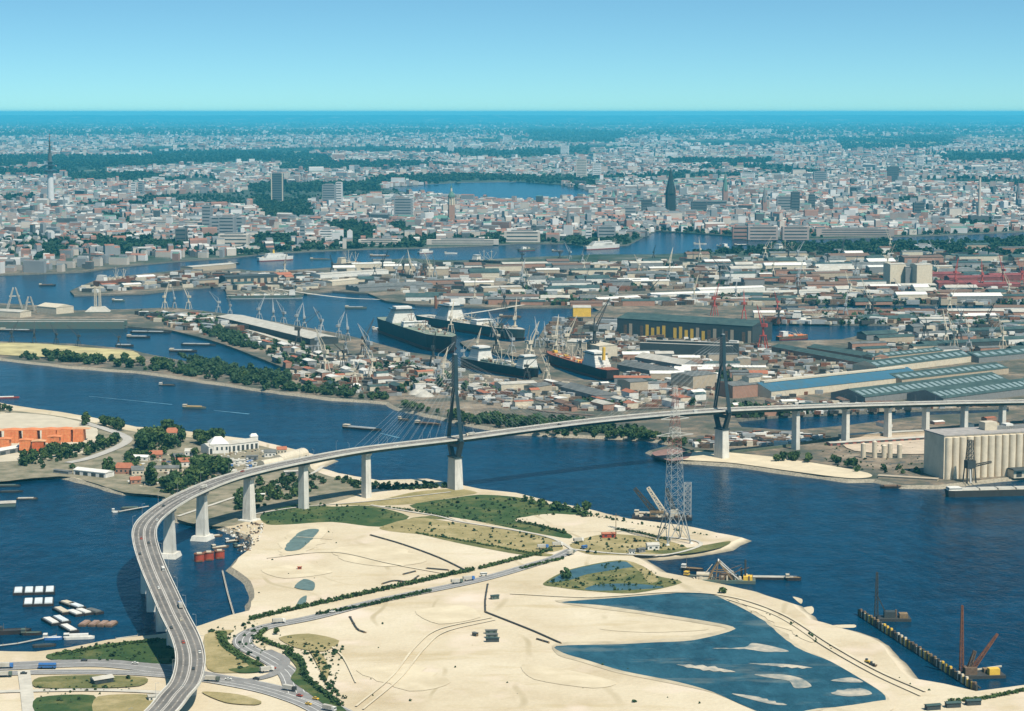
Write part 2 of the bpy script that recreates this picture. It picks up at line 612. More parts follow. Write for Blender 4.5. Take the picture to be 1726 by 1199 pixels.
# far wooded ridges on the horizon
mb = MB()
n = 160
top, foot, back = [], [], []
for i in range(n + 1):
    x = -58000 + 116000 * i / n
    h = 215 + 60 * noise.noise(Vector((x * .00009, 1, 2))) + 25 * noise.noise(Vector((x * .0006, 4, 2)))
    top.append((x, 104000, h))
    foot.append((x, 84000, LAND_Z - 1))
    back.append((x, 111000, LAND_Z - 1))
for A0, B0 in ((foot, top), (top, back)):
    mb.add(A0 + B0, [(i, i + 1, n + 2 + i, n + 1 + i) for i in range(n)])
tag(mb.build('hills', M_GROUND, smooth=True), kind='structure')

# ------------------------------------------------------------------ land this side of the river
SHORE = [(-120, 683), (0, 683), (40, 690), (90, 697), (140, 705), (180, 713), (230, 724), (290, 728), (350, 736), (430, 746), (520, 768), (552, 778), (528, 790), (560, 801), (640, 815),
         (720, 812), (765, 820), (805, 829), (870, 836), (920, 850), (990, 863), (1060, 880), (1150, 891), (1250, 912), (1220, 926), (1160, 936),
         (1110, 941), (1060, 939), (1082, 952), (1102, 968), (1150, 977), (1190, 986), (1260, 1001), (1310, 1016), (1335, 1024), (1362, 1050),
         (1430, 1070), (1480, 1090), (1505, 1120), (1532, 1150), (1590, 1160), (1645, 1173), (1700, 1166), (1780, 1156), (2000, 1150), (2700, 1135)]
SHORE2 = [(-300, 1102), (-20, 1104), (60, 1106), (110, 1100), (180, 1086), (270, 1076), (335, 1062), (420, 1036), (428, 1000), (415, 979), (390, 962), (402, 946), (424, 930),
          (428, 914), (405, 904), (378, 893), (345, 884), (300, 880), (287, 852), (272, 836), (210, 834), (150, 816), (100, 806), (60, 806), (20, 809), (-120, 814)]
s1 = rough_poly(wxy(SHORE), 14, 1.6, 3)
k1 = max(range(len(s1)), key=lambda i: s1[i][0])
s1 = s1[:k1 + 1]
s2 = rough_poly(wxy(SHORE2), 14, 1.6, 4)
k2 = len(s2) - 1
while s2[k2][0] > W(-110, 814)[0] or s2[k2][1] < W(-120, 830)[1]: k2 -= 1
s2 = s2[:k2 + 1]
fore = s1 + [(s1[-1][0], 700), (-1400, 700)] + [(-1400, s2[0][1])] + s2
mb = MB()
land_sheet(mb, fore, [], LAND_Z, 0, 0, -1.0)
tag(mb.build('sand_flat', M_SAND), kind='structure')
mb = MB()
beach(mb, s1, 13, LAND_Z, -0.8, 0, -1)
beach(mb, s2, 6, LAND_Z, -0.8, 1, -1)
m_, t_, b_ = nodes('shore_sand')
g_ = t_.nodes.new('ShaderNodeNewGeometry').outputs['Position']
s_ = t_.nodes.new('ShaderNodeSeparateXYZ')
t_.links.new(g_, s_.inputs[0])
ad_ = t_.nodes.new('ShaderNodeMath')
ad_.operation = 'MULTIPLY_ADD'
ad_.inputs[1].default_value = 2.2
t_.links.new(nz(t_, g_, 0.08, 4, 0.7), ad_.inputs[0])
t_.links.new(s_.outputs[2], ad_.inputs[2])
t_.links.new(ramp(t_, mrange(t_, ad_.outputs[0], 0.6, 3.6), ((0.0, (0.14, 0.125, 0.085)), (0.4, (0.3, 0.25, 0.165)), (0.9, (0.6, 0.5, 0.35)))), b_.inputs['Base Color'])
b_.inputs['Roughness'].default_value = 0.8
tag(mb.build('shore', [m_, M_BANK]), kind='structure')

LAYER = [LAND_Z + 0.03]


def patch(name, poly, m, amp=2.0, seg=12, z=None, kind='structure', seed=None, smooth=True):
    LAYER[0] += 0.012
    zz = LAYER[0] if z is None else z
    c_ = [Vector((*p, 0)) for p in wxy(poly, zz)]
    if smooth:
        n_ = len(c_)
        c2 = []
        for i in range(n_):
            a, b, c, d = (c_[(i + k) % n_] for k in (-1, 0, 1, 2))
            for k in range(4):
                t_ = k / 4
                c2.append(0.5 * (2 * b + (c - a) * t_ * .8 + ((2 * a - 5 * b + 4 * c - d) * .8 + (b - c) * .4 * 0) * t_ * t_ + ((3 * b - a - 3 * c + d) * .8) * t_ ** 3) if False else b.lerp(c, t_) + (0.5 * ((2 * b) + (c - a) * t_ + (2 * a - 5 * b + 4 * c - d) * t_ * t_ + (3 * b - a - 3 * c + d) * t_ ** 3) - b.lerp(c, t_)) * .8)
        c_ = c2
    q = rough_poly([tuple(p[:2]) for p in c_], seg, amp, len(poly) + poly[0][0] * .01 if seed is None else seed)
    mb = MB()
    tri = tessellate_polygon([[Vector((p[0], p[1], 0)) for p in q]])
    fs = []
    for t in tri:
        p, b, r = (q[i] for i in t)
        cr = (b[0] - p[0]) * (r[1] - p[1]) - (b[1] - p[1]) * (r[0] - p[0])
        fs.append(t if cr > 0 else t[::-1])
    mb.add([(p[0], p[1], zz) for p in q], fs)
    return tag(mb.build(name, m), kind=kind)


def road(name, pts, wd, m, n=6, taper=None, lines=False):
    LAYER[0] += 0.012
    P = smooth_line([W(a, b, LAYER[0]) for a, b in pts], n)
    mb = MB()
    ribbon(mb, P, wd, LAYER[0], 0, 0, taper)
    if lines:
        for off in ((-wd / 2 + .6), 0.0, wd / 2 - .6):
            Q = []
            for i, p in enumerate(P):
                d = P[min(i + 1, len(P) - 1)] - P[max(i - 1, 0)]
                nn = Vector((-d.y, d.x, 0)).normalized()
                Q.append(p + nn * off)
            ribbon(mb, Q, 0.35, LAYER[0] + 0.01, 1)
    tag(mb.build(name, [m, M_WHITEP]), kind='structure')
    return P


# island and neck under the bridge
patch('island_ground', [(-110, 690), (40, 694), (140, 709), (230, 728), (350, 740), (430, 750), (515, 772), (525, 790), (560, 804), (640, 818), (560, 848), (440, 872), (380, 888), (300, 876), (278, 838), (210, 830), (150, 812), (100, 803), (-110, 808)],
      mat('island_soil', (0.30, 0.25, 0.17), 0.95, 0.4, 0.06, c2=(0.12, 0.12, 0.07)), 1.5)
patch('yard', [(-110, 697), (60, 698), (140, 712), (165, 725), (150, 760), (60, 775), (-110, 775)], mat('yard_paving', (0.52, 0.45, 0.33), 0.9, 0.1, 0.05), 0.5)
patch('grass_field', [(440, 868), (500, 850), (560, 854), (625, 853), (690, 871), (640, 888), (560, 880), (490, 884), (450, 884)], M_GRASS, 2)
patch('grass_field', [(690, 852), (760, 840), (810, 834), (870, 838), (930, 851), (1000, 866), (950, 868), (880, 872), (872, 880), (955, 898), (960, 908), (900, 898), (800, 878), (740, 868)], M_GRASS, 2)
patch('grass_field', [(690, 874), (740, 869), (775, 879), (760, 876)], M_OLIVE, 1)
patch('dry_field', [(640, 889), (700, 873), (770, 881), (870, 896), (935, 909), (948, 926), (900, 932), (800, 914), (720, 902), (660, 896)], M_DRY, 1.5)
patch('grass_verge', [(700, 898), (780, 910), (880, 928), (930, 934), (925, 938), (870, 934), (770, 915)], M_OLIVE, 1)
patch('dry_field', [(560, 850), (625, 846), (700, 829), (770, 824), (805, 831), (760, 839), (690, 850), (630, 852)], M_DRY, 1)
patch('sand_flat', [(880, 875), (930, 866), (1000, 872), (1060, 884), (1130, 893), (1180, 900), (1120, 906), (1040, 896), (960, 896)], M_SAND, 1)
patch('scrub_field', [(960, 918), (1020, 900), (1110, 908), (1160, 925), (1100, 936), (1040, 936), (990, 934)], M_DRY, 1.5)
patch('grass_verge', [(1080, 930), (1150, 925), (1230, 912), (1215, 923), (1150, 934)], M_OLIVE, 1)
# ponds, lagoon and the marsh by the dredger
patch('marsh_grass', [(915, 984), (960, 960), (1045, 944), (1085, 955), (1105, 970), (1150, 982), (1070, 1000), (990, 996), (940, 990)], M_OLIVE, 2)
patch('water_pool', [(925, 981), (965, 960), (1040, 946), (1075, 953), (1040, 960), (990, 968), (960, 978)], mat('murky_water', (0.05, 0.1, 0.105), 0.3, 0.3, 0.1), 1.5)
patch('water_pool', [(985, 993), (1010, 985), (1070, 984), (1120, 990), (1070, 994), (1010, 996)], MATS['murky_water'], 1)
patch('dry_field', [(1055, 945), (1085, 955), (1110, 975), (1095, 984), (1080, 965)], M_DRY, 1)
LAGOON = [(945, 1015), (1050, 1007), (1180, 998), (1230, 1015), (1280, 1042), (1340, 1090), (1400, 1115), (1460, 1150), (1492, 1173), (1480, 1188), (1380, 1194), (1300, 1206), (1200, 1166),
          (1140, 1149), (1050, 1131), (990, 1113), (950, 1101), (938, 1089), (1040, 1086), (1100, 1083), (1170, 1079), (1240, 1060), (1190, 1047), (1080, 1030), (1010, 1020)]
M_DAMP = mat('damp_sand', (0.36, 0.3, 0.2), 0.8, 0.3, 0.05, c2=(0.56, 0.47, 0.32))
cx_, cy_ = 1180, 1090
patch('damp_sand', [(a + (6 if a > cx_ else -10), b + (3 if b > cy_ else -2.5)) for a, b in LAGOON[:17]] + [(936, 1084), (1040, 1081), (1100, 1078), (1165, 1072), (1225, 1060), (1180, 1051), (1080, 1035), (1000, 1025)], M_DAMP, 3.2, 9)
patch('lagoon', LAGOON, M_LAGOON, 2.2, 9)
for q in ([(470, 935), (480, 905), (510, 885), (550, 888), (545, 905), (515, 932)], [(1010, 1060), (1100, 1050), (1180, 1054), (1190, 1062), (1090, 1066)], [(600, 1130), (700, 1120), (760, 1150), (690, 1165)],
          [(880, 1120), (960, 1130), (1040, 1150), (1000, 1160), (900, 1145)], [(560, 925), (640, 920), (720, 945), (650, 955), (580, 945)], [(440, 960), (520, 950), (560, 965), (480, 975)],
          [(1240, 1010), (1300, 1030), (1370, 1080), (1350, 1076), (1290, 1040)], [(700, 1030), (780, 1020), (810, 1040), (740, 1052)]):
    patch('damp_sand', q, mat('sand_patch', (0.5, 0.41, 0.27), 0.95, 0.2, 0.04, c2=(0.66, 0.56, 0.39), detail=8), 6, 7)
for q in ([(1200, 1093), (1255, 1091), (1268, 1084), (1300, 1089), (1330, 1098), (1290, 1099), (1262, 1095)], [(1260, 1118), (1330, 1120), (1370, 1126), (1310, 1123)], [(1233, 1169), (1280, 1175), (1327, 1188), (1300, 1187), (1262, 1178)], [(1271, 1137), (1320, 1137), (1352, 1144), (1368, 1157), (1340, 1160), (1330, 1148), (1300, 1143)],
          [(1400, 1147), (1435, 1142), (1455, 1150), (1425, 1150)], [(1400, 1168), (1450, 1160), (1470, 1170), (1430, 1174)], [(1140, 1120), (1210, 1126), (1240, 1133), (1180, 1128)]):
    patch('sand_bar', q, mat('silt', (0.12, 0.16, 0.16), 0.6, 0.3, 0.09, c2=(0.56, 0.48, 0.36), detail=6), 3, 3)
patch('sand_bar', [(1388, 1196), (1440, 1188), (1500, 1180), (1500, 1199), (1400, 1206)], M_SAND, 2)
for q in ([(480, 927), (500, 900), (520, 892), (538, 893), (528, 906), (506, 926)], [(496, 990), (512, 976), (530, 982), (527, 995)], [(497, 1027), (505, 1010), (517, 1004), (513, 1022)]):
    patch('water_pool', q, M_WETSAND, 1.2, 6)
for q in ([(470, 1075), (520, 1068), (572, 1080), (545, 1098), (500, 1092)], [(345, 1070), (395, 1062), (375, 1078), (410, 1112), (440, 1128), (400, 1134), (350, 1128)]):
    patch('dry_field', q, M_DRY, 2)
# river sand bars off the right shore
for q in ([(1336, 1006), (1352, 1010), (1350, 1018)], [(1335, 1030), (1368, 1022), (1370, 1034), (1345, 1038)], [(1403, 1054), (1440, 1053), (1440, 1058), (1408, 1058)]):
    patch('sand_bar', q, M_SAND, 0.8, 6, z=0.12)
# roads
road('road', [(-60, 1122), (0, 1123), (150, 1117), (230, 1122), (300, 1132), (360, 1143), (440, 1158), (520, 1180), (590, 1212)], 20, M_ASPH, lines=True)
road('road', [(-60, 1140), (60, 1133), (200, 1133), (300, 1140), (380, 1150), (440, 1162), (510, 1185), (560, 1212)], 11, M_ASPH, lines=True)
road('road', [(965, 926), (935, 940), (900, 951), (800, 979), (640, 1012), (530, 1040), (450, 1056), (415, 1070), (412, 1088), (452, 1110), (486, 1134), (500, 1168)], 11, M_ASPH, taper=15, lines=True)
road('road', [(400, 1150), (450, 1140), (470, 1128), (480, 1112), (450, 1096)], 7, M_ASPH)
road('path', [(625, 851), (690, 862), (740, 870), (775, 879), (870, 894), (930, 907), (965, 926)], 3.2, M_PALEROAD)
road('path', [(420, 868), (500, 855), (620, 845), (760, 829)], 2.5, M_PALEROAD)
road('road', [(-60, 1168), (60, 1164), (180, 1163), (300, 1168)], 6, M_PALEROAD)
road('road', [(40, 1130), (45, 1165), (50, 1210)], 8, M_PALEROAD)
road('path', [(960, 925), (1040, 933), (1120, 935), (1175, 922), (1175, 912), (1120, 904)], 3.5, M_PALEROAD)
road('road', [(115, 780), (150, 772), (195, 755), (215, 742), (205, 733), (175, 722), (140, 712)], 11, mat('pale_street', (0.42, 0.39, 0.34), 0.9, 0.1, .1))
road('road', [(300, 870), (420, 830), (520, 800), (545, 785)], 4, M_PALEROAD)
# grass and hedge strips beside the roads
for q, m_ in (([(80, 1103), (130, 1096), (190, 1084), (275, 1077), (290, 1078), (290, 1118), (180, 1111), (90, 1112)], M_GRASS),
              ([(65, 1142), (150, 1138), (245, 1142), (235, 1156), (150, 1160), (60, 1158)], M_OLIVE),
              ([(62, 1176), (158, 1172), (156, 1205), (66, 1205)], M_GRASS), ([(165, 1174), (255, 1172), (245, 1205), (162, 1205)], M_DRY),
              ([(365, 1066), (382, 1064), (385, 1082), (415, 1105), (445, 1120), (440, 1132), (405, 1134), (385, 1128), (420, 1122), (395, 1105), (372, 1088)], M_GRASS),
              ([(478, 1098), (505, 1105), (512, 1125), (508, 1140), (530, 1160), (575, 1190), (590, 1207), (570, 1204), (520, 1168), (490, 1145), (500, 1125)], M_GRASS),
              ([(340, 1166), (400, 1170), (440, 1182), (430, 1188), (380, 1184)], M_DRY),
              ([(520, 1090), (545, 1106), (555, 1130), (548, 1150), (540, 1130), (528, 1108)], M_DRY)):
    patch('grass_verge', q, m_, 1.5, 8)
# north shore: dry field on the left island, pale beach by the right pylon
patch('dry_field', [(-100, 577), (60, 579), (150, 586), (225, 592), (230, 606), (130, 604), (-100, 592)], mat('meadow', (0.42, 0.36, 0.17), 0.95, 0.3, 0.03), 3)
patch('beach', [(1100, 764), (1160, 758), (1220, 762), (1300, 770), (1400, 785), (1462, 797), (1468, 804), (1430, 806), (1340, 795), (1240, 781), (1180, 777), (1140, 774)], mat('beach_sand', (0.6, 0.5, 0.34), 0.95, 0.12, 0.04), 1)
patch('brick_paving', [(1098, 764), (1130, 756), (1165, 760), (1160, 772), (1130, 777)], mat('red_paving', (0.26, 0.15, 0.12), 0.95, 0.25, 0.2), 1)
patch('yard', [(1420, 735), (1560, 726), (1570, 745), (1560, 765), (1440, 760)], mat('yard_soil', (0.5, 0.4, 0.29), 0.95, 0.2, 0.06), 1)
# wheel tracks and dredge furrows on the sand
M_TRACK = mat('track_sand', (0.54, 0.45, 0.31), 0.95, 0.25, 0.05, c2=(0.64, 0.55, 0.385), detail=7)
for pts, wd in (([(600, 1190), (660, 1140), (700, 1090), (740, 1060), (830, 1040)], 1.6), ([(612, 1195), (675, 1142), (716, 1092), (752, 1064), (835, 1044)], 1.4), 
                ([(450, 940), (560, 930), (660, 950), (760, 968)], 1.8),
                ([(1560, 1165), (1480, 1130), (1400, 1085), (1320, 1035), (1230, 1005), (1130, 998), (1000, 1006), (860, 1000)], 2.2),
                ([(1552, 1172), (1474, 1136), (1392, 1090), (1312, 1039), (1225, 1009)], 1.6), ([(500, 905), (560, 908)], 1.2),
                ([(560, 1090), (580, 1110), (600, 1150)], 1.2)):
    road('track', pts, wd, M_TRACK, 8)

# ------------------------------------------------------------------ the cable-stayed bridge
M_CONC, t_, b_ = nodes('pale_concrete')
g_ = t_.nodes.new('ShaderNodeNewGeometry').outputs['Position']
c_ = ramp(t_, nz(t_, g_, 0.12, 4, 0.6), ((0.35, (0.56, 0.53, 0.46)), (0.65, (0.68, 0.65, 0.57))))
c_ = mixc(t_, bw(t_, nz(t_, g_, 0.9, 4, 0.7, (1, 1, .06)), 0.5, 0.75), c_, (0.36, 0.34, 0.29))     # rain streaks
t_.links.new(c_, b_.inputs['Base Color'])
b_.inputs['Roughness'].default_value = 0.9
M_DECKC = mat('deck_concrete', (0.56, 0.53, 0.46), 0.9, 0.14, 0.1)
M_GIRD = mat('girder_steel', (0.05, 0.085, 0.075), 0.6, 0.2, 0.1)
M_STEEL = mat('pylon_steel', (0.022, 0.045, 0.055), 0.45, 0.15, 0.1, spec=0.4)
M_CABLE = mat('cable_steel', (0.33, 0.34, 0.33), 0.5, 0.05)
M_DECKR = mat('deck_asphalt', (0.25, 0.22, 0.185), 0.9, 0.13, 0.08, detail=6)

DECK = [(225, 1240, 13), (273, 1198, 16), (295, 1171, 17.5), (312, 1151, 19), (320, 1125, 21), (320, 1100, 23), (311, 1071, 25.5), (293, 1035, 28.5), (276.5, 998, 32), (260, 961, 36),
        (247, 924, 39.5), (243, 898, 41.5), (250, 880, 42.5), (268, 863, 43.2), (290, 848, 44), (320, 832, 44.5), (370, 811, 45.5), (424, 795, 46.5), (511, 776, 48), (617, 757, 49.5),
        (767, 739, 52.5), (880, 724, 54.5), (992, 710, 55.5), (1105, 699, 55.5), (1217, 691, 54.5), (1342, 686, 49.5), (1426, 683, 45), (1497, 681, 41), (1561, 679.5, 38), (1626, 678, 35), (1690, 677, 32),
        (1760, 676, 29), (1900, 674, 24)]
DL = smooth_line([W(a, b, h) for a, b, h in DECK], 14)
CUM = [0.0]
for i in range(1, len(DL)): CUM.append(CUM[-1] + (DL[i] - DL[i - 1]).length)


def deck_at(s):
    s = max(0, min(CUM[-1] - .01, s))
    lo = int(np.searchsorted(CUM, s, 'right')) - 1
    u = (s - CUM[lo]) / (CUM[lo + 1] - CUM[lo])
    p = DL[lo].lerp(DL[lo + 1], u)
    a, b = deck_raw(s - 4), deck_raw(s + 4)
    d = b - a
    d.z = 0
    d.normalize()
    return p, d, Vector((d.y, -d.x, 0))       # point, direction, right-hand side (towards the viewer)


def deck_raw(s):
    s = max(0, min(CUM[-1] - .01, s))
    lo = int(np.searchsorted(CUM, s, 'right')) - 1
    return DL[lo].lerp(DL[lo + 1], (s - CUM[lo]) / (CUM[lo + 1] - CUM[lo]))


def s_of(x, y):
    return CUM[min(range(len(DL)), key=lambda i: (DL[i].x - x) ** 2 + (DL[i].y - y) ** 2)]


def s_px(x, y, lo=0):
    best = min(range(lo, len(DL)), key=lambda i: (px(DL[i])[0] - x) ** 2 + (px(DL[i])[1] - y) ** 2)
    return CUM[best]


bridge = thing('cable_stayed_bridge', 'long curving cable-stayed road bridge with two dark steel pylons over the river', 'bridge', (DL[0].x, DL[0].y, 0))
BO = Vector((DL[0].x, DL[0].y, 0))
# deck: swept section
NS = int(CUM[-1] / 7)
ST = [deck_at(CUM[-1] * i / NS) for i in range(NS + 1)]


def sweep(section, closed=True):
    """section: list of (offset to the right, z offset)"""
    n = len(section)
    mb = MB()
    vs = []
    for p, d, r in ST:
        for o, z in section:
            q = p - BO + r * o
            vs.append((q.x, q.y, p.z + z))
    fs = []
    for i in range(NS):
        for j in range(n if closed else n - 1):
            a, b = i * n + j, i * n + (j + 1) % n
            fs.append((a, a + n, b + n, b))
    mb.add(vs, fs)
    if closed: mb.add(vs[:n], [tuple(range(n))[::-1]]), mb.add(vs[-n:], [tuple(range(n))])
    return mb


HW = 9.4
deck = sweep([(-HW, 0), (-HW, -0.7), (-5.2, -1.2), (-3.9, -4.2), (3.9, -4.2), (5.2, -1.2), (HW, -0.7), (HW, 0)]).build('deck', M_GIRD, bridge)
sweep([(-HW + .5, .05), (HW - .5, .05)], False).build('road_surface', M_DECKR, deck)
for sgn in (-1, 1):
    a, b = sorted((sgn * (HW - .45), sgn * (HW + .12)))
    sweep([(a, 1.0), (a, -0.02), (b, -0.75), (b, 1.0)]).build('parapet', M_DECKC, deck)
for o in (-6.2, -2.5, 2.5, 6.2):
    sweep([(o - 1.25, .075), (o + 1.25, .075)], False).build('lane_wear', mat('worn_asphalt', (0.15, 0.14, 0.125), 0.85, 0.3, 0.05, detail=6), deck)
mb = MB()
for o in (-8.0, -0.6, 0.6, 8.0):
    sw = sweep([(o - .11, .1), (o + .11, .1)], False)
    mb.add(sw.v, sw.f)
mb.build('edge_line', M_WHITEP, deck)
mb = MB()
for o in (-4.3, 4.3):
    s = 4.0
    while s < CUM[-1] - 8:
        p, d, r = deck_at(s)
        for_ = [p - BO + r * (o + a) + d * b for a, b in ((-.16, 0), (.16, 0), (.16, 5), (-.16, 5))]
        mb.add([(q.x, q.y, p.z + .11) for q in for_], [(3, 2, 1, 0)])
        s += 11
lm = tag(mb.build('lane_dash', M_WHITEP, deck), kind='stuff')
mb = MB()
for s in np.arange(20, CUM[-1], 36):                      # dark expansion joints across the road
    p, d, r = deck_at(s)
    q = [p - BO + r * a + d * b for a, b in ((-8.6, 0), (8.6, 0), (8.6, .35), (-8.6, .35))]
    mb.add([(v.x, v.y, p.z + .09) for v in q], [(3, 2, 1, 0)])
tag(mb.build('expansion_joint', mat('joint_black', (0.05, .05, .05)), deck), kind='stuff')


# piers
def pier(s, zb, along, across, plinth=False, head=True):
    p, d, r = deck_at(s)
    rz = math.atan2(d.y, d.x)
    q = p - BO
    top = p.z - 4.25
    mb = MB()
    z0 = zb - 1.5
    ta, tb = (1.6, 1.3) if plinth else (1.18, 1.12)
    mb.box(q.x, q.y, z0, along * ta, across * tb, top - z0, rz, tx=1 / ta, ty=1 / tb)
    o = mb.build('pier', M_CONC, bridge)
    if plinth:
        MB().box(q.x, q.y, -2.5, 19, 17, 6.5, rz, tx=.78, ty=.78).build('plinth', M_CONC, o)
    if head:
        MB().box(q.x, q.y, top - 1.8, along * 1.12, across * 1.3, 2.2, rz, tx=1, ty=1.25).build('pier_head', M_DECKC, o)
    return o


PIERS = [(285, 851, 0, 1), (341, 823, 0, 1), (418, 796, 2, 1), (511, 776, 3, 0), (617, 757, 3, 0)]
PS = []
for x, y, z, pl in PIERS:
    s = s_px(x, y, 150)
    PS.append(s)
    pier(s, z, 5.4, 7.2, bool(pl))
s = PS[0] - 72
while s > 10:
    pier(s, LAND_Z if s < PS[0] - 290 else 0, 4.6, 7.0, False)
    s -= 62
sL = s_px(767, 739, 200)
sR = s_px(1217, 691, 250)
s = s_px(1342, 686, 250)
for x, y in ((1342, 686), (1426, 683), (1497, 681), (1561, 679.5), (1626, 678), (1690, 677), (1760, 676)):
    pier(s_px(x, y, 250), LAND_Z, 4.8, 7.0)
print('bridge length', round(CUM[-1]), 'main span', round(sR - sL), 'PS', [round(v) for v in PS], round(sL))


def pylon(s):
    p, d, r = deck_at(s)
    q = p - BO
    rz = math.atan2(d.y, d.x)
    P = lambda o, z, a=0.0: Vector((q.x + r.x * o + d.x * a, q.y + r.y * o + d.y * a, z))
    base = MB().box(q.x, q.y, -1.5, 9.5, 15.5, 36, rz, tx=.8, ty=.82)
    sh = base.build('pylon', M_CONC, bridge)
    MB().box(q.x, q.y, 33.8, 9.4, 14.6, 1.5, rz).build('cap', M_STEEL, sh)
    zk = p.z - 1.0
    for sg in (-1, 1):
        mb = MB()
        mb.bar(P(sg * 5.0, 34.5), P(sg * 12.6, zk), 4.4, 4.0, 0, 4.0, 3.6)
        mb.bar(P(sg * 12.6, zk - .6), P(sg * 1.7, 106), 3.6, 4.4, 0, 3.0, 4.0)
        mb.build('leg', M_STEEL, sh)
    mb = MB()
    mb.bar(P(-11.5, zk - 5.5), P(11.5, zk - 5.5), 3.4, 3.0)
    mb.build('cross_beam', M_STEEL, sh)
    mb = MB()
    mb.box(q.x, q.y, 103, 4.4, 6.6, 31, rz, tx=.85, ty=.62)
    mb.build('mast', M_STEEL, sh)
    mb = MB()
    mb.tube(P(0, 134), P(0, 140), .25, .12, 6)
    mb.box(q.x, q.y, 134, 3, 2.6, .9, rz)
    mb.build('mast_top', M_CABLE, sh)
    # stay cables, two planes
    for sg in (-1, 1):
        for side, first, step, n in ((-1, 17, 9.6, 10), (1, 17, 13.8, 11)):
            if s > (sL + sR) / 2: side = -side
            for k in range(n):
                e, ed, er = deck_at(s + side * (first + step * k))
                ee = e - BO + er * (sg * (HW - .25))
                top = P(sg * 1.9, 107 + 25 * k / (n - 1), side * 1.2)
                MB().tube(top, (ee.x, ee.y, e.z + .6), .08, .08, 4, caps=False).build('stay_cable', M_CABLE, sh)


pylon(sL)
pylon(sR)

# slanting sway: lamp standards along the parapets
lampm = MB()
lampm.tube((0, 0, 0), (0, 0, 9), .12, .07, 5)
lampm.bar((0, 0, 9), (1.8, 0, 9.4), .12, .12)
lampm.box(1.9, 0, 9.3, .9, .4, .2)
lamp0 = None
for s in np.arange(15, CUM[-1] - 10, 46):
    for sg in (-1, 1):
        p, d, r = deck_at(s)
        v = p - BO + r * (sg * (HW - .16))
        if lamp0 is None:
            lamp0 = lampm.build('lamp_post', M_CABLE, bridge)
            o = lamp0
        else:
            o = lamp0.copy()
            COL.objects.link(o)
        o.location = (v.x, v.y, p.z + .95)
        o.rotation_euler = (0, 0, math.atan2(-r.y * sg, -r.x * sg))

# ------------------------------------------------------------------ trees
def leaf_mat(name, a, b, c):
    m, t, bs = nodes(name)
    g = t.nodes.new('ShaderNodeNewGeometry')
    oi = t.nodes.new('ShaderNodeObjectInfo')
    ad = t.nodes.new('ShaderNodeMath')
    ad.operation = 'MULTIPLY_ADD'
    ad.inputs[1].default_value = 0.35
    t.links.new(oi.outputs['Random'], ad.inputs[0])
    t.links.new(nz(t, g.outputs['Position'], 0.25, 3, 0.7), ad.inputs[2])
    col = ramp(t, ad.outputs[0], ((0.4, a), (0.62, b), (0.9, c)))
    t.links.new(col, bs.inputs['Base Color'])
    bs.inputs['Roughness'].default_value = 0.8
    bs.inputs['Specular IOR Level'].default_value = 0.15
    return m


M_LEAF = leaf_mat('foliage', (0.018, 0.042, 0.016), (0.036, 0.072, 0.022), (0.085, 0.125, 0.035))
M_LEAF2 = leaf_mat('foliage_far', (0.02, 0.048, 0.022), (0.032, 0.066, 0.028), (0.05, 0.085, 0.032))
M_BARK = mat('bark', (0.07, 0.055, 0.04), 0.95, 0.2, 1.0)


def crown(seed, nq, width=0.42, leaf=0.085, lobes=9, low=0.16):
    """unit-height crown as leaf-clump quads spread through several lobes"""
    r = np.random.default_rng(seed)
    cen = []
    for k in range(lobes):
        a = r.uniform(0, 2 * math.pi)
        z = r.uniform(low + .12, 0.84)
        rad = width * 0.62 * math.sin(math.pi * min(1, max(.12, (z - low) / (1.02 - low)))) ** .7 * r.uniform(.35, 1)
        cen.append((rad * math.cos(a), rad * math.sin(a), z, r.uniform(.12, .24) * (width / .42)))
    cen.append((0, 0, .8, .16 * width / .42))
    cen = np.array(cen)
    i = r.integers(0, len(cen), nq)
    d = r.normal(size=(nq, 3))
    d /= np.linalg.norm(d, axis=1)[:, None]
    rr = cen[i, 3] * r.uniform(.55, 1.08, nq)
    C = cen[i, :3] + d * rr[:, None] * np.array([1, 1, .85])
    nrm = d + r.normal(size=(nq, 3)) * .45
    nrm /= np.linalg.norm(nrm, axis=1)[:, None]
    t1 = np.cross(nrm, r.normal(size=(nq, 3)))
    t1 /= np.linalg.norm(t1, axis=1)[:, None]
    t2 = np.cross(nrm, t1)
    s = (leaf * r.uniform(.6, 1.3, nq))[:, None]
    V = np.stack([C - t1 * s - t2 * s, C + t1 * s - t2 * s * .7, C + t1 * s * .8 + t2 * s, C - t1 * s * .7 + t2 * s], 1)
    V[:, :, 2] = np.clip(V[:, :, 2], low * .8, None)
    return V


def quads_mesh(name, V, m):
    V = V.reshape(-1, 3)
    n = len(V) // 4
    me = bpy.data.meshes.new(name)
    me.vertices.add(len(V))
    me.vertices.foreach_set('co', V.astype(np.float32).ravel())
    me.loops.add(n * 4)
    me.loops.foreach_set('vertex_index', np.arange(n * 4, dtype=np.int32))
    me.polygons.add(n)
    me.polygons.foreach_set('loop_start', np.arange(0, n * 4, 4, dtype=np.int32))
    me.materials.append(m)
    me.update()
    me.validate()
    return me


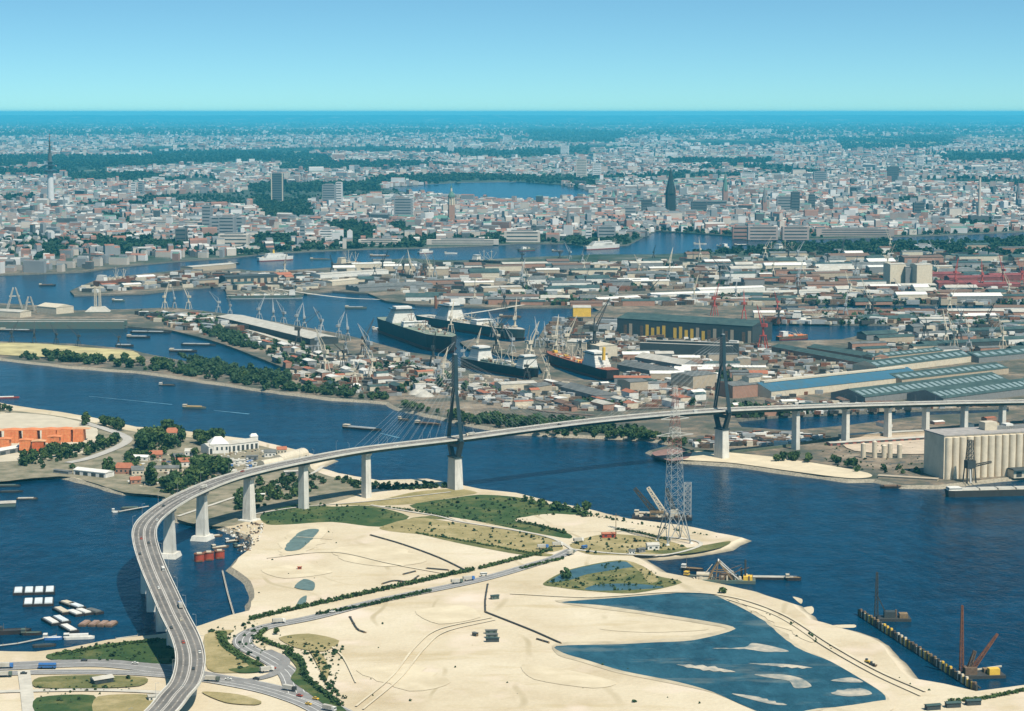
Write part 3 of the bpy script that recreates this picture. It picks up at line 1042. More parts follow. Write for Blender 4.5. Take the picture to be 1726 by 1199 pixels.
CROWNS = [quads_mesh('crown', crown(i, 300, .5 + .06 * (i % 3), .085, 13), M_LEAF) for i in range(6)]
POPLARS = [quads_mesh('crown', crown(20 + i, 200, .26, .07, 12, .06), M_LEAF) for i in range(2)]
BUSHES = [quads_mesh('crown', crown(30 + i, 110, .75, .15, 7, .02), M_LEAF) for i in range(4)]
tr = MB()
tr.tube((0, 0, -.04), (0.01, 0, .3), .028, .02, 6)
tr.tube((0.01, 0, .3), (0, .01, .72), .02, .008, 5)
for k in range(5):
    a = k * 1.3
    tr.tube((0.005, 0, .26 + .06 * k), (.2 * math.cos(a), .2 * math.sin(a), .48 + .07 * k), .012, .004, 4)
_t = tr.build('trunk', M_BARK)
TRUNK = _t.data
bpy.data.objects.remove(_t)


def tree(x, y, h, label, group, kind='tree', z=LAND_Z):
    ms = {'tree': CROWNS, 'poplar': POPLARS, 'bush': BUSHES}[kind]
    t = thing('tree' if kind != 'bush' else 'bush', label, 'tree' if kind != 'bush' else 'bush', (x, y, z), random.uniform(0, 6.28), group)
    s = h * random.uniform(.9, 1.15)
    t.scale = (s, s, h)
    for nm, me in (('trunk', TRUNK), ('crown', random.choice(ms))):
        o = bpy.data.objects.new(nm, me)
        COL.objects.link(o)
        o.parent = t
    return t


def sample(poly, n, min_d=4.0, z=LAND_Z):
    out = []
    xs, ys = [p[0] for p in poly], [p[1] for p in poly]
    for _ in range(n * 40):
        if len(out) >= n: break
        q = (random.uniform(min(xs), max(xs)), random.uniform(min(ys), max(ys)))
        if not inside(q, poly): continue
        p = W(q[0], q[1], z)
        if all((p - o).length > min_d for o in out): out.append(p)
    return out


ZONES = [
    ([(-5, 690), (28, 693), (34, 703), (-5, 706)], 5, (7, 10), 'tree', 'dark leafy tree in the far left corner of the container island'),
    ([(30, 774), (90, 760), (150, 754), (180, 740), (198, 740), (196, 750), (150, 768), (90, 780), (40, 786)], 44, (7, 11), 'tree', 'dark tree in the belt between the orange stacks and the island street'),
    ([(142, 716), (150, 716), (150, 722), (142, 722)], 2, (15, 18), 'poplar', 'tall dark poplar at the right end of the orange stacks'),
    ([(160, 712), (205, 716), (205, 726), (165, 722)], 14, (8, 12), 'tree', 'tree in the row on the river bank right of the orange stacks'),
    ([(232, 748), (245, 732), (290, 730), (310, 742), (300, 758), (240, 760)], 26, (12, 18), 'tree', 'tall dark tree in the clump around the red-roofed house'),
    ([(330, 742), (372, 742), (376, 752), (335, 752)], 10, (11, 16), 'tree', 'dark tree behind the white riverside hall'),
    ([(178, 800), (189, 800), (189, 804), (178, 804)], 4, (17, 21), 'poplar', 'tall dark poplar beside the white boathouse roof'),
    ([(244, 814), (260, 814), (260, 820), (244, 820)], 6, (17, 21), 'poplar', 'tall dark poplar between the island houses and the bridge curve'),
    ([(270, 828), (290, 812), (340, 790), (382, 786), (388, 806), (330, 820), (288, 834)], 36, (11, 16), 'tree', 'dark tree in the dense grove behind the bridge curve'),
    ([(200, 760), (300, 762), (345, 772), (335, 790), (260, 800), (205, 795)], 34, (5, 10), 'tree', 'garden tree among the small island houses'),
    ([(395, 835), (440, 815), (520, 802), (525, 830), (440, 855), (395, 865)], 34, (4, 9), 'bush', 'bush on the neck of land under the bridge'),
    ([(560, 806), (640, 818), (720, 815), (760, 822), (700, 824), (620, 826)], 18, (3, 6), 'bush', 'bush on the river edge behind the near bridge piers'),
    ([(870, 842), (985, 866), (990, 872), (930, 862)], 9, (4, 9), 'bush', 'bush on the grassy river edge right of the left pylon'),
    ([(-5, 600), (100, 610), (230, 622), (330, 636), (440, 655), (480, 656), (440, 645), (330, 624), (240, 612), (120, 604)], 50, (9, 15), 'tree', 'tree in the long belt on the far river bank'),
    ([(480, 660), (560, 668), (655, 678), (650, 672), (560, 658), (490, 652)], 26, (5, 9), 'tree', 'low tree on the far bank left of the pylon'),
    ([(664, 688), (740, 702), (790, 716), (780, 704), (720, 694), (680, 686)], 18, (7, 12), 'tree', 'tree on the far shore behind the left pylon'),
    ([(785, 712), (850, 722), (980, 730), (980, 718), (870, 712), (800, 704)], 26, (9, 14), 'tree', 'tall tree on the far shore above the main span'),
    ([(890, 736), (1000, 740), (1090, 742), (1130, 748), (1110, 735), (900, 731)], 26, (7, 11), 'tree', 'tree on the far shore under the main span'),
    ([(1280, 778), (1330, 780), (1420, 788), (1450, 790), (1440, 782), (1340, 772)], 13, (7, 11), 'tree', 'tree on the sandy beach right of the right pylon'),
    ([(1440, 796), (1480, 790), (1550, 790), (1550, 800), (1480, 804)], 9, (3, 6), 'bush', 'bush on the shore left of the grain silo'),
    ([(1100, 744), (1150, 740), (1180, 752), (1150, 756)], 8, (5, 8), 'tree', 'tree beside the quay left of the right pylon'),
]
for poly, n, (h0, h1), kind, lab in ZONES:
    for p in sample(poly, n, 3.0):
        tree(p.x, p.y, random.uniform(h0, h1), lab, ('bushes: ' if kind == 'bush' else 'trees: ') + ' '.join(lab.split()[-5:]), kind)
for x, y, h, k, lab in ((988, 864, 11, 'tree', 'lone round tree on the grassy river edge'), (466, 1070, 5, 'tree', 'small lone tree beside the road bend on the sand'),
                        (1218, 1000, 4.5, 'bush', 'lone dark bush at the top of the lagoon'), (955, 975, 8, 'bush', 'large dark bush beside the marsh pool'),
                        (168, 985, 0, None, None), (75, 775, 7, 'tree', 'dark round tree left of the white boathouse'), (825, 862, 3, 'bush', 'lone bush in the green field'),
                        (72, 790, 4, 'bush', 'round dark bush on the island shore road'), (122, 790, 5, 'bush', 'dark bush on the shore by the boathouse')):
    if k:
        p = W(x, y, LAND_Z)
        tree(p.x, p.y, h, lab, None, k)


def hedge(name, label, pts, n, h, wd=2.6, group=None):
    n, wd = int(n * 1.7), wd * 1.25
    """clipped hedge: one continuous row of leaf clumps"""
    P = smooth_line([W(a, b, LAND_Z) for a, b in pts], 8)
    Vs = []
    L = [0]
    for i in range(1, len(P)): L.append(L[-1] + (P[i] - P[i - 1]).length)
    for k in range(n):
        s = L[-1] * (k + random.random() * .9) / n
        i = max(0, min(len(P) - 2, int(np.searchsorted(L, s)) - 1))
        q = P[i].lerp(P[i + 1], (s - L[i]) / max(.01, L[i + 1] - L[i])) + Vector((random.uniform(-.8, .8), random.uniform(-.8, .8), 0))
        V = crown(random.randrange(10 ** 6), 26, .75, .19, 5, .02) * np.array([wd, wd, h * random.uniform(.75, 1.2)])
        Vs.append(V + np.array([q.x, q.y, LAND_Z - .1]))
    me = quads_mesh(name, np.concatenate(Vs), M_LEAF)
    o = bpy.data.objects.new(name, me)
    COL.objects.link(o)
    return tag(o, label, 'hedge', group)


hedge('hedge', 'long dark hedge on the far side of the sand road', [(420, 1046), (530, 1021), (640, 997), (780, 966), (800, 962)], 110, 3.2)
hedge('hedge', 'short dark hedge on the near side of the sand road', [(535, 1037), (600, 1026), (660, 1012), (725, 998)], 50, 2.6)
hedge('hedge', 'dark hedge along the sand road near the crossing', [(808, 960), (840, 952), (885, 940), (930, 928)], 36, 3)
hedge('hedge', 'low hedge on the near side of the road by the crossing', [(880, 960), (950, 942)], 20, 2.4)
hedge('hedge', 'dark hedge inside the road bend', [(448, 1062), (436, 1074), (450, 1084), (490, 1098)], 30, 2.5, 3)
hedge('hedge', 'thick dark hedge curving beside the junction', [(485, 1102), (508, 1118), (512, 1138), (530, 1158), (575, 1192)], 44, 3, 3.4)
hedge('hedge', 'broken line of scrub right of the curving hedge', [(528, 1106), (548, 1124), (545, 1148), (580, 1178)], 14, 2.2)
hedge('hedge', 'dark hedge on the slip road left of the junction', [(368, 1068), (378, 1088), (412, 1112), (440, 1126)], 30, 2.4, 3)
hedge('hedge', 'dark hedge dividing dry field and sand', [(700, 899), (790, 914), (880, 931), (915, 938)], 40, 1.6, 2)
hedge('hedge', 'hedge beside the white path in the green field', [(650, 856), (700, 862), (755, 873)], 26, 1.8, 2)
hedge('hedge', 'hedge line on the sandy spit by the lattice mast', [(1040, 893), (1090, 902), (1130, 912)], 20, 2, 2.4)
hedge('hedge', 'grass-topped dyke hedge above the pale spit path', [(872, 880), (910, 888), (955, 900)], 26, 2, 2.6)
hedge('hedge', 'dark shore hedge left of the bridge', [(90, 1106), (180, 1092), (270, 1080)], 46, 2.2, 3)

# ------------------------------------------------------------------ shared paints
def paint(n, c, r=.6, v=.12, s=.3): return mat(n, c, r, v, s)


WHITE = paint('white_wall', (0.68, 0.65, 0.58))
CREAM = paint('cream_wall', (0.58, 0.5, 0.37))
BEIGE = paint('beige_wall', (0.42, 0.34, 0.24))
BRICK = paint('brick_wall', (0.34, 0.19, 0.13), .9)
GREY = paint('grey_wall', (0.2, 0.2, 0.19), .8)
DARK = paint('dark_wall', (0.045, 0.055, 0.055), .7)
GLASS = mat('dark_glass', (0.03, 0.05, 0.06), 0.15, .1, spec=.6)
RROOF = paint('red_tile_roof', (0.36, 0.13, 0.07), .9)
GROOF = mat('grey_roof', (0.17, 0.175, 0.165), .9, c2=(.08, .085, .08), sc=.12, detail=7)
PROOF = mat('pale_roof', (0.52, 0.49, 0.42), .85, c2=(.36, .33, .27), sc=.1, detail=7)
TROOF = mat('green_roof', (0.06, 0.1, 0.09), .8, c2=(.025, .05, .048), sc=.09, detail=7)
BROOF = mat('blue_roof', (0.03, 0.13, 0.21), .7, c2=(.05, .11, .14), sc=.08, detail=7)
BLACKH = mat('black_hull', (0.018, 0.02, 0.022), .6, c2=(.05, .036, .03), sc=.12, detail=6)
GREENH = mat('green_hull', (0.08, 0.14, 0.12), .6, c2=(.12, .12, .09), sc=.12, detail=6)
REDH = paint('red_lead', (0.36, 0.06, 0.03), .6)
RUST = mat('rust', (0.24, 0.1, 0.05), .9, c2=(0.12, .05, .03), sc=.4)
ORANGE = mat('orange_paint', (0.7, 0.27, 0.1), .8, c2=(0.6, .17, .06), sc=.3)
YELLOW = paint('yellow_paint', (0.72, 0.45, 0.06), .6)
BLUE = paint('blue_paint', (0.05, 0.16, 0.4), .5)
WOOD = mat('wood', (0.3, 0.2, 0.1), .9, c2=(0.14, .1, .06), sc=.5)
GSTEEL = paint('grey_steel', (0.32, 0.33, 0.32), .6)
DSTEEL = paint('dark_steel', (0.05, 0.05, 0.045), .6)
BROWNS = mat('brown_steel', (0.2, .13, .08), .8, c2=(.09, .06, .04), sc=.4)
TYRE = paint('tyre_rubber', (0.02, .02, .02), .9)


# ------------------------------------------------------------------ vehicles
def car_parts(t, col, kind='car'):
    L, Wd, H = {'car': (4.4, 1.8, 1.4), 'van': (5.4, 2.1, 2.4), 'truck': (9.5, 2.5, 3.4), 'bus': (11.5, 2.5, 3.1)}[kind]
    b = MB()
    if kind == 'car':
        b.box(0, 0, .3, L, Wd, .58, tx=.96, ty=.94)
        body = b.build('body', col, t)
        MB().box(-.25, 0, .87, 2.3, 1.6, .52, tx=.72, ty=.82).build('cabin', GLASS, t)
        MB().box(-.25, 0, 1.39, 1.5, 1.25, .04).build('roof', col, body)
    elif kind == 'truck':
        b.box(L / 2 - 1.1, 0, .6, 2.2, Wd, 2.3, tx=.95, ty=.95)
        body = b.build('cab', col, t)
        MB().box(L / 2 + .01, 0, 1.8, .06, 2.1, .8).build('windscreen', GLASS, body)
        MB().box(-1.2, 0, .9, L - 2.6, Wd, 2.4).build('load_box', PROOF, t)
    else:
        b.box(0, 0, .45, L, Wd, H - .45, tx=.98, ty=.94)
        body = b.build('body', col, t)
        MB().box(0, 0, 1.3, L + .05, Wd + .03, .7).build('window_band', GLASS, body)
    r = .33 if kind == 'car' else .5
    for sx in (-.32, .32):
        for sy in (-1, 1):
            MB().tube((L * sx, sy * (Wd / 2 - .22), r), (L * sx, sy * (Wd / 2 + .02), r), r, r, 8).build('wheel', TYRE, t)


VCOL = [('white', WHITE), ('dark blue', BLUE), ('red', REDH), ('dark', DSTEEL), ('yellow', YELLOW), ('green', GREENH), ('beige', CREAM)]
PROTO = {}


def vehicle(kind, ci, p, rz, label, group):
    key = (kind, ci)
    cn, cm = VCOL[ci]
    nm = {'car': 'car', 'van': 'van', 'truck': 'truck', 'bus': 'bus'}[kind]
    lab = f'{cn} {nm} {label}'
    if key not in PROTO:
        t = thing(nm, lab, nm, p, rz, group)
        car_parts(t, cm, kind)
        PROTO[key] = t
    else:
        t = dup(PROTO[key], p, rz, lab)
        t['group'] = group
    return t


for s, lane, kind, ci, lab in ((118, 2.4, 'car', 3, 'nearest the lower frame edge on the bridge'), (150, 6.2, 'car', 0, 'on the bridge above the ground road'), (172, -2.5, 'car', 2, 'on the left lanes of the near bridge bend'),
                               (205, -6.3, 'car', 3, 'by the left parapet above the shore grass'), (222, 2.5, 'car', 6, 'on the bridge just above the shoreline'), (252, 6.3, 'truck', 1, 'by the right parapet above the shoreline'),
                               (300, -2.6, 'car', 0, 'on the straight bridge ramp over the dock'), (345, 6.2, 'van', 0, 'by the right parapet of the straight ramp'), (392, -6.2, 'car', 3, 'on the left lane of the ramp below the curve'),
                               (425, 2.4, 'car', 3, 'in the middle of the tight curve'), (440, -2.4, 'car', 2, 'at the outer edge of the tight curve'), (505, 6.2, 'car', 0, 'on the bridge past the tight curve'),
                               (560, -2.4, 'car', 3, 'on the bridge behind the dark grove'), (640, 2.5, 'truck', 0, 'on the bridge over the neck of land'), (720, -6.2, 'car', 2, 'on the bridge left of the left pylon'),
                               (900, 6.2, 'car', 0, 'on the main span'), (985, -2.4, 'truck', 6, 'on the main span near its middle'), (1090, 2.4, 'car', 3, 'on the main span near the right pylon'), (1260, 6.2, 'van', 0, 'on the bridge right of the right pylon')):
    p, d, r = deck_at(s)
    q = p + r * lane
    v = vehicle(kind, ci, (q.x, q.y, p.z + .06), math.atan2(d.y, d.x) + (math.pi if lane < 0 else 0), lab, 'vehicles on the bridge')
    v.rotation_euler[1] = -math.atan2(deck_raw(s + 5).z - deck_raw(s - 5).z, 10) * (1 if lane > 0 else -1)
for x, y, ang, kind, ci, lab in ((142, 1116, 5, 'car', 3, 'on the shore road left of the bridge'), (228, 1121, -5, 'car', 0, 'on the shore road close to the bridge'), (80, 1128, 0, 'bus', 1, 'parked beside the shore road at the left'),
                                 (10, 1128, 8, 'truck', 1, 'at the left frame edge of the shore road'), (8, 1142, 8, 'truck', 5, 'parked below the shore road at the left edge'), (40, 1138, 5, 'car', 3, 'on the pale yard below the shore road'),
                                 (358, 1150, -10, 'truck', 5, 'beside the junction right of the bridge'), (385, 1148, -10, 'car', 0, 'approaching the junction right of the bridge'), (432, 1147, -15, 'car', 3, 'at the road junction on the sand'),
                                 (450, 1134, 30, 'truck', 0, 'at the mouth of the sand road'), (460, 1130, 40, 'car', 2, 'turning into the sand road'), (488, 1166, -30, 'truck', 3, 'on the dual road below the junction'),
                                 (505, 1176, -30, 'car', 2, 'behind the dark lorry on the dual road'), (532, 1181, -35, 'car', 4, 'on the dual road by the curving hedge'), (520, 1190, -35, 'car', 4, 'on the inner lane of the dual road'),
                                 (555, 1200, -35, 'truck', 0, 'at the lower end of the dual road'), (560, 1034, 20, 'car', 0, 'on the sand road by the short hedge'), (470, 1052, 20, 'truck', 0, 'on the sand road bend'),
                                 (770, 985, 22, 'truck', 5, 'parked at the sand road edge by the crossing'), (790, 980, 20, 'truck', 1, 'second in the row parked at the crossing'), (815, 972, 15, 'van', 0, 'third in the row parked at the crossing'),
                                 (915, 926, 10, 'truck', 1, 'parked left of the spit crossing'), (940, 922, 10, 'truck', 0, 'parked at the spit crossing'), (962, 936, 60, 'truck', 5, 'on the spit crossing'),
                                 (975, 915, 30, 'truck', 0, 'parked right of the spit crossing'), (985, 926, 40, 'van', 1, 'beside the scrub on the spit')):
    p = W(x, y, LAND_Z)
    vehicle(kind, ci, (p.x, p.y, LAYER[0] + .02), R(ang), lab, 'vehicles on the ground roads')

# ------------------------------------------------------------------ pipes and huts on the sand
for i, (pts, lab) in enumerate((([(625, 902), (680, 918), (740, 940), (790, 964)], 'long dark dredging pipeline crossing the upper sand'), ([(822, 985), (818, 1010), (818, 1031)], 'short dark pipeline running down to the bend on the sand'),
                                ([(819, 1032), (860, 1048), (900, 1064), (945, 1084)], 'dark pipeline running from the bend to the lagoon'), ([(720, 958), (755, 961)], 'short dark pipe piece above the road hedge'),
                                ([(645, 984), (665, 979), (690, 982)], 'bent dark pipe piece beside the hedge'), ([(680, 968), (700, 963)], 'loose pipe piece on the upper sand'), ([(590, 1040), (602, 1060), (615, 1066)], 'curved pipe piece below the sand road'),
                                ([(697, 977), (705, 971)], 'stub of pipe at the hedge'), ([(905, 1077), (925, 1083)], 'pipe bundle at the lagoon inlet'))):
    P = smooth_line([W(a, b, LAND_Z + .55) for a, b in pts], 4)
    t = thing('dredge_pipe', lab, 'pipeline', (P[0].x, P[0].y, LAND_Z), 0, 'dredging pipes on the sand')
    O = Vector((P[0].x, P[0].y, LAND_Z))
    mb = MB()
    for a, b in zip(P[:-1], P[1:]): mb.tube(a - O, b - O, .7, .7, 7)
    mb.build('pipe', DSTEEL, t)
    for q in P[::2]:
        MB().box(q.x - O.x, q.y - O.y, -.05, 2.2, .8, 1.0, i).build('pipe_support', WOOD, t)


def hut(x, y, L, Wd, H, rz, wall, roof, lab, name='hut', cat='hut', rise=1.2, nwin=2, hip=0.0, grp=None, z=LAND_Z):
    p = W(x, y, z)
    t = thing(name, lab, cat, (p.x, p.y, z), R(rz), grp)
    MB().box(0, 0, -.3, L, Wd, H + .3).build('wall', wall, t)
    r = MB()
    a, b = L / 2 + .5, Wd / 2 + .5
    vs = [(-a, -b, H), (a, -b, H), (a, b, H), (-a, b, H), (-a + hip, 0, H + rise), (a - hip, 0, H + rise)]
    r.add(vs, [(0, 1, 5, 4), (2, 3, 4, 5), (1, 2, 5), (3, 0, 4), (3, 2, 1, 0)])
    r.build('roof', roof, t)
    for k in range(nwin):
        MB().box(-L / 2 + L * (k + .5) / nwin, -Wd / 2 - .03, H * .35, L / nwin * .4, .1, H * .35).build('window', GLASS, t)
    MB().box(L / 2 + .03, 0, 0, .1, 1.4, min(2.4, H * .7)).build('door', WOOD, t)
    return t


hut(828, 1068, 8, 2.6, 2.6, 5, GREENH, GROOF, 'rear green site cabin of the three on the open sand', rise=.2)
hut(829, 1075, 8, 2.6, 2.6, 5, GREENH, GROOF, 'middle green site cabin of the three on the open sand', rise=.2)
hut(830, 1082, 9, 2.6, 2.8, 5, DARK, TROOF, 'front dark site cabin of the three on the open sand', rise=.2)
hut(801, 1072, 4, 2.4, 2.4, -50, DARK, GROOF, 'small dark cabin left of the three site cabins', rise=.2, nwin=1)
hut(834, 1010, 6, 3, 3, 20, GREENH, TROOF, 'small green cabin right of the pipeline top', rise=.3)
hut(1026, 906, 12, 5, 3.5, 8, REDH, RROOF, 'red shed on the sandy spit', 'shed', 'shed')
hut(1100, 926, 10, 7, 4, 10, WHITE, PROOF, 'white house on the spit below the lattice mast', 'house', 'house', 2)
hut(1080, 931, 6, 5, 3, 30, GREY, GROOF, 'small grey shed on the spit shore', 'shed', 'shed', 1)
hut(1065, 934, 5, 4, 3, 0, WHITE, GROOF, 'tiny white hut at the spit jetty')
hut(172, 1152, 13, 7, 3.6, 35, DARK, PROOF, 'white-roofed shed on the grass below the shore road', 'shed', 'shed', 1.6)
hut(258, 1180, 6, 6, 3, 20, WHITE, PROOF, 'small white hut beside the near bridge foot', rise=.6)
hut(505, 960, 3, 2, 2.2, 0, REDH, RROOF, 'tiny red hut on the upper sand', rise=.4, nwin=1)

# ------------------------------------------------------------------ lattice power mast with red and white bands
def feet(x, y):
    return W(x, y, LAND_Z)


MW_ = mat('mast_white', (0.55, 0.53, 0.47), .6, .05)
MR_ = mat('mast_red', (0.3, .13, .1), .6, .08)
p = feet(1136, 914)
t = thing('lattice_mast', 'very tall lattice power mast with red and white upper bands on the spit', 'mast', p, R(20))
mb = MB()
for a, b in ((-1, -1), (1, -1), (1, 1), (-1, 1)):
    mb.bar((a * 11, b * 11, -.5), (a * 6.2, b * 6.2, 26), .8, .8, 0, .6, .6)
for a, b, c, d in ((-1, -1, 1, -1), (1, -1, 1, 1), (1, 1, -1, 1), (-1, 1, -1, -1)):
    mb.bar((a * 11, b * 11, 0), (c * 6.2, d * 6.2, 26), .5)
    mb.bar((c * 11, d * 11, 0), (a * 6.2, b * 6.2, 26), .5)
    mb.bar((a * 6.2, b * 6.2, 26), (c * 6.2, d * 6.2, 26), .5)
mb.build('leg_frame', GSTEEL, t)
MB().lattice((0, 0, 26), (0, 0, 72), 12.4, 10, 6, .3).build('lower_lattice', GSTEEL, t)
MB().lattice((0, 0, 72), (0, 0, 134), 10, 2.6, 14, .25, (0, 0, 1, 1)).build('upper_lattice', [MW_, MR_], t)
for z, l in ((92, 17), (106, 13)):
    mb = MB()
    for sg in (-1, 1):
        mb.bar((0, 0, z + 2.5), (sg * l, 0, z), .4)
        mb.bar((0, 0, z - 1), (sg * l, 0, z), .5)
    mb.build('cross_arm', MW_, t)
for a, b in ((-1, -1), (1, -1), (1, 1), (-1, 1)):
    MB().box(a * 11, b * 11, -.6, 3.4, 3.4, 1.8, tx=.7, ty=.7).build('footing', M_CONC, t)
p = feet(1038, 908)
t = thing('power_pole', 'thin wooden power pole left of the tall lattice mast', 'pole', p)
MB().tube((0, 0, -.5), (0, 0, 22), .4, .25, 6).build('pole', WOOD, t)
MB().bar((-3, 0, 20), (3, 0, 20), .35).build('cross_arm', WOOD, t)


# ------------------------------------------------------------------ boats
def hull_mb(L, B, H, bow=.22, stern=.06, z0=-1.2, flare=.9, sheer=.0, transom=.75):
    """lofted hull, bow at +x; returns (hull, deck)"""
    st = [(-.5, transom), (-.5 + stern, .97), (-.25, 1), (0, 1), (.5 - bow, 1), (.5 - bow * .5, .74), (.5 - bow * .2, .36), (.5, .03)]
    lo, hi = [], []
    for x, k in st:
        sh = H * (1 + sheer * max(0, (x - .1)) * 2.2)
        lo.append((x * L * .97, k * B / 2 * flare, z0))
        hi.append((x * L, k * B / 2, sh))
    n = len(st)
    V = [(x, -y, z) for x, y, z in lo] + lo[::-1] + [(x, -y, z) for x, y, z in hi] + hi[::-1]
    m = 2 * n
    h = MB().add(V, [(i, (i + 1) % m, m + (i + 1) % m, m + i) for i in range(m)])
    dk = MB().add([(v[0] * .995, v[1] * .96, v[2] - .35) for v in V[m:]], [(i, i + 1, m - 2 - i, m - 1 - i) for i in range(n - 1)])
    return h, dk


def boat(x, y, L, B, H, ang, hull, deckm, lab, name='barge', cat='barge', house=None, hatch=None, nh=1, grp=None, z=0.0, mast=0, hz=.8, bow=.2, hatchw=.72, hw=.7):
    p = W(x, y, z)
    t = thing(name, lab, cat, (p.x, p.y, z), R(ang), grp)
    h, d = hull_mb(L, B, H, bow)
    if bow < .09:
        h, d = MB().box(0, 0, -1.2, L, B, H + 1.2, tx=1.02), MB().box(0, 0, H, L * .96, B * .92, .05)
    h.build('hull', hull, t)
    d.build('deck', deckm, t)
    if hatch:
        a, b = -.36 * L, .5 * L - bow * L * .9
        if house is None: a = -.46 * L
        for k in range(nh):
            w_ = (b - a) / nh
            MB().box(a + w_ * (k + .5), 0, H - .4, w_ * .92, B * hatchw, hz + .4, ty=.9).build('hatch_cover', hatch, t)
    if house:
        hs = MB().box(-.42 * L, 0, H - .4, L * .12 + 1.6, B * hw, 2.9, tx=.92, ty=.92).build('wheelhouse', house, t)
        MB().box(-.42 * L, 0, H + .9, L * .12 + 1.5, B * hw * .97, .8).build('window_band', GLASS, hs)
    if mast: MB().tube((-.3 * L, 0, H - .4), (-.3 * L, 0, H + mast), .14, .08, 5).build('mast', WOOD, t)
    return t


HATCH = mat('hatch_canvas', (0.6, 0.63, 0.62), .7, .12, .2)
k = 0
for row, (xs, y) in enumerate((((31, 49, 66, 84), 999), ((48, 65, 82), 1018))):
    for i, x in enumerate(xs):
        boat(x, y - i * .5, 21, 7.6, 1.8, 101, BLACKH, DSTEEL, f"moored barge with pale hatch cover, {['leftmost', 'second', 'third', 'rightmost'][i] if row == 0 else ['left', 'middle', 'right'][i]} in the {['rear row of four', 'front row of three'][row]}",
             hatch=HATCH, grp='pale covered barges moored in rows', bow=.05, hatchw=.8)
for x, y, L, ang, lab, hc in ((104, 1032, 17, -58, 'slanting pale barge behind the covered rows', CREAM), (128, 1024, 15, -50, 'rear white-covered lighter right of the rows', HATCH), (126, 1036, 14, -52, 'white-covered lighter in the middle of the cluster', WHITE),
                              (141, 1034, 14, -50, 'bright white lighter beside the middle one', WHITE), (158, 1033, 13, -45, 'grey lighter at the far right of the cluster', GROOF), (86, 1050, 18, -58, 'white-covered barge left of the cluster walkway', WHITE),
                              (103, 1047, 18, -58, 'grey-covered barge on the cluster walkway', HATCH), (116, 1062, 19, -58, 'white-covered barge nearest the white boat', WHITE), (115, 1020, 13, -50, 'small dark lighter at the back of the cluster', CREAM)):
    boat(x, y, L * 1.2, 7.2, 1.7, ang, BLACKH, DSTEEL, lab, 'lighter', 'barge', hatch=hc, bow=.06, hatchw=.74)
for i, x in enumerate((143, 159, 174, 188)):
    boat(x, 1053 + i * .3, 14, 6.0, 1.4, 80, BROWNS, WOOD, f"brown open lighter, {['first', 'second', 'third', 'last'][i]} from the left in the row of four", 'lighter', 'barge', hatch=mat('brown_load', (.3, .2, .15), .9), grp='row of brown lighters', bow=.1, hatchw=.7)
boat(134, 1077, 21, 5, 1.8, 8, WHITE, WHITE, 'long white passenger launch at the jetty', 'launch', 'boat', house=WHITE, hatch=WHITE, hz=1.8)
boat(90, 1078, 13, 5, 1.8, 5, BLUE, WHITE, 'small white and blue boat at the jetty', 'launch', 'boat', house=WHITE, hw=.8)
boat(24, 1068, 24, 7, 3, 12, BLACKH, DSTEEL, 'dark tug at the left end of the jetty', 'tug', 'tug', house=DSTEEL, mast=5)
boat(54, 1070, 14, 5, 2, 5, BLACKH, GREENH, 'small dark tug behind the jetty', 'tug', 'tug', house=GREENH, mast=4)
boat(75, 1090, 16, 5, 1.5, 15, DSTEEL, DSTEEL, 'dark flat barge under the jetty', hatch=DARK, hz=.3)


def plank_jetty(pts, wd, lab, z=1.6, step=9.0, land=False):
    P = [W(a, b, z) for a, b in pts]
    O = Vector((P[0].x, P[0].y, 0))
    t = thing('jetty', lab, 'jetty', O)
    mb = MB()
    ribbon(mb, [q - O for q in P], wd, z, 0, .4)
    mb.build('walkway', PROOF, t)
    for a, b in zip(P[:-1], P[1:]):
        n = max(1, int((b - a).length / step))
        for i in range(n + 1):
            q = a.lerp(b, i / n) - O
            MB().tube((q.x, q.y, -2), (q.x, q.y, z + .9), .22, .2, 5).build('pile', WOOD, t)


plank_jetty([(-20, 1090), (30, 1084), (95, 1071)], 1.6, 'thin jetty leading to the moored boats')
plank_jetty([(195, 1076), (232, 1071)], 1.3, 'short landing stage on the grassy shore')
plank_jetty([(375, 962), (384, 1000), (396, 1042)], 1.2, 'line of mooring piles in the water right of the bridge', step=5)
plank_jetty([(250, 853), (200, 862)], 2.2, 'small boat jetty below the island shore')
boat(222, 858, 20, 4.5, 1.4, 12, DSTEEL, GREENH, 'dark open barge at the island jetty', hatch=GREENH)
boat(198, 864, 9, 3, 1.3, 10, WHITE, WHITE, 'white motor boat at the tip of the island jetty', 'motor_boat', 'boat', house=WHITE)
boat(46, 842, 20, 5.2, 1.4, 5, DSTEEL, WOOD, 'long dark barge with pale rim at the left pontoon', hatch=PROOF, hz=.5)
boat(14, 820, 24, 5.5, 1.4, 4, DSTEEL, GREENH, 'flat green barge near the left frame edge', hatch=GREENH, hz=.5)
boat(20, 830, 22, 5, 1.4, 8, BLACKH, DSTEEL, 'dark barge between the green barge and the pontoon', hatch=DARK, hz=.4)
hut(6, 852, 22, 14, 3, 12, GREENH, PROOF, 'white-roofed floating pontoon shed at the left frame edge', 'pontoon_shed', 'shed', 1, 0, z=0.3)
# three round red caissons by the bridge pier
for i, x in enumerate((336, 352, 370)):
    p = W(x, 946 - i * 2.5, 0)
    t = thing('caisson', f"rusty red floating caisson, {['left', 'middle', 'right'][i]} of the three by the bridge pier", 'caisson', p, .2, 'red caissons')
    MB().tube((0, 0, -1.5), (0, 0, 6), 4.2, 4.2, 16).build('drum', REDH, t)
    MB().tube((0, 0, 6), (0, 0, 6.5), 4.5, 4.5, 16).build('rim', RUST, t)
    MB().box(0, 0, 6.5, 4, 4, .7).build('lid', CREAM, t)
    MB().box(0, -4.6, .3, 5, 1, 1.2).build('fender', RUST, t)
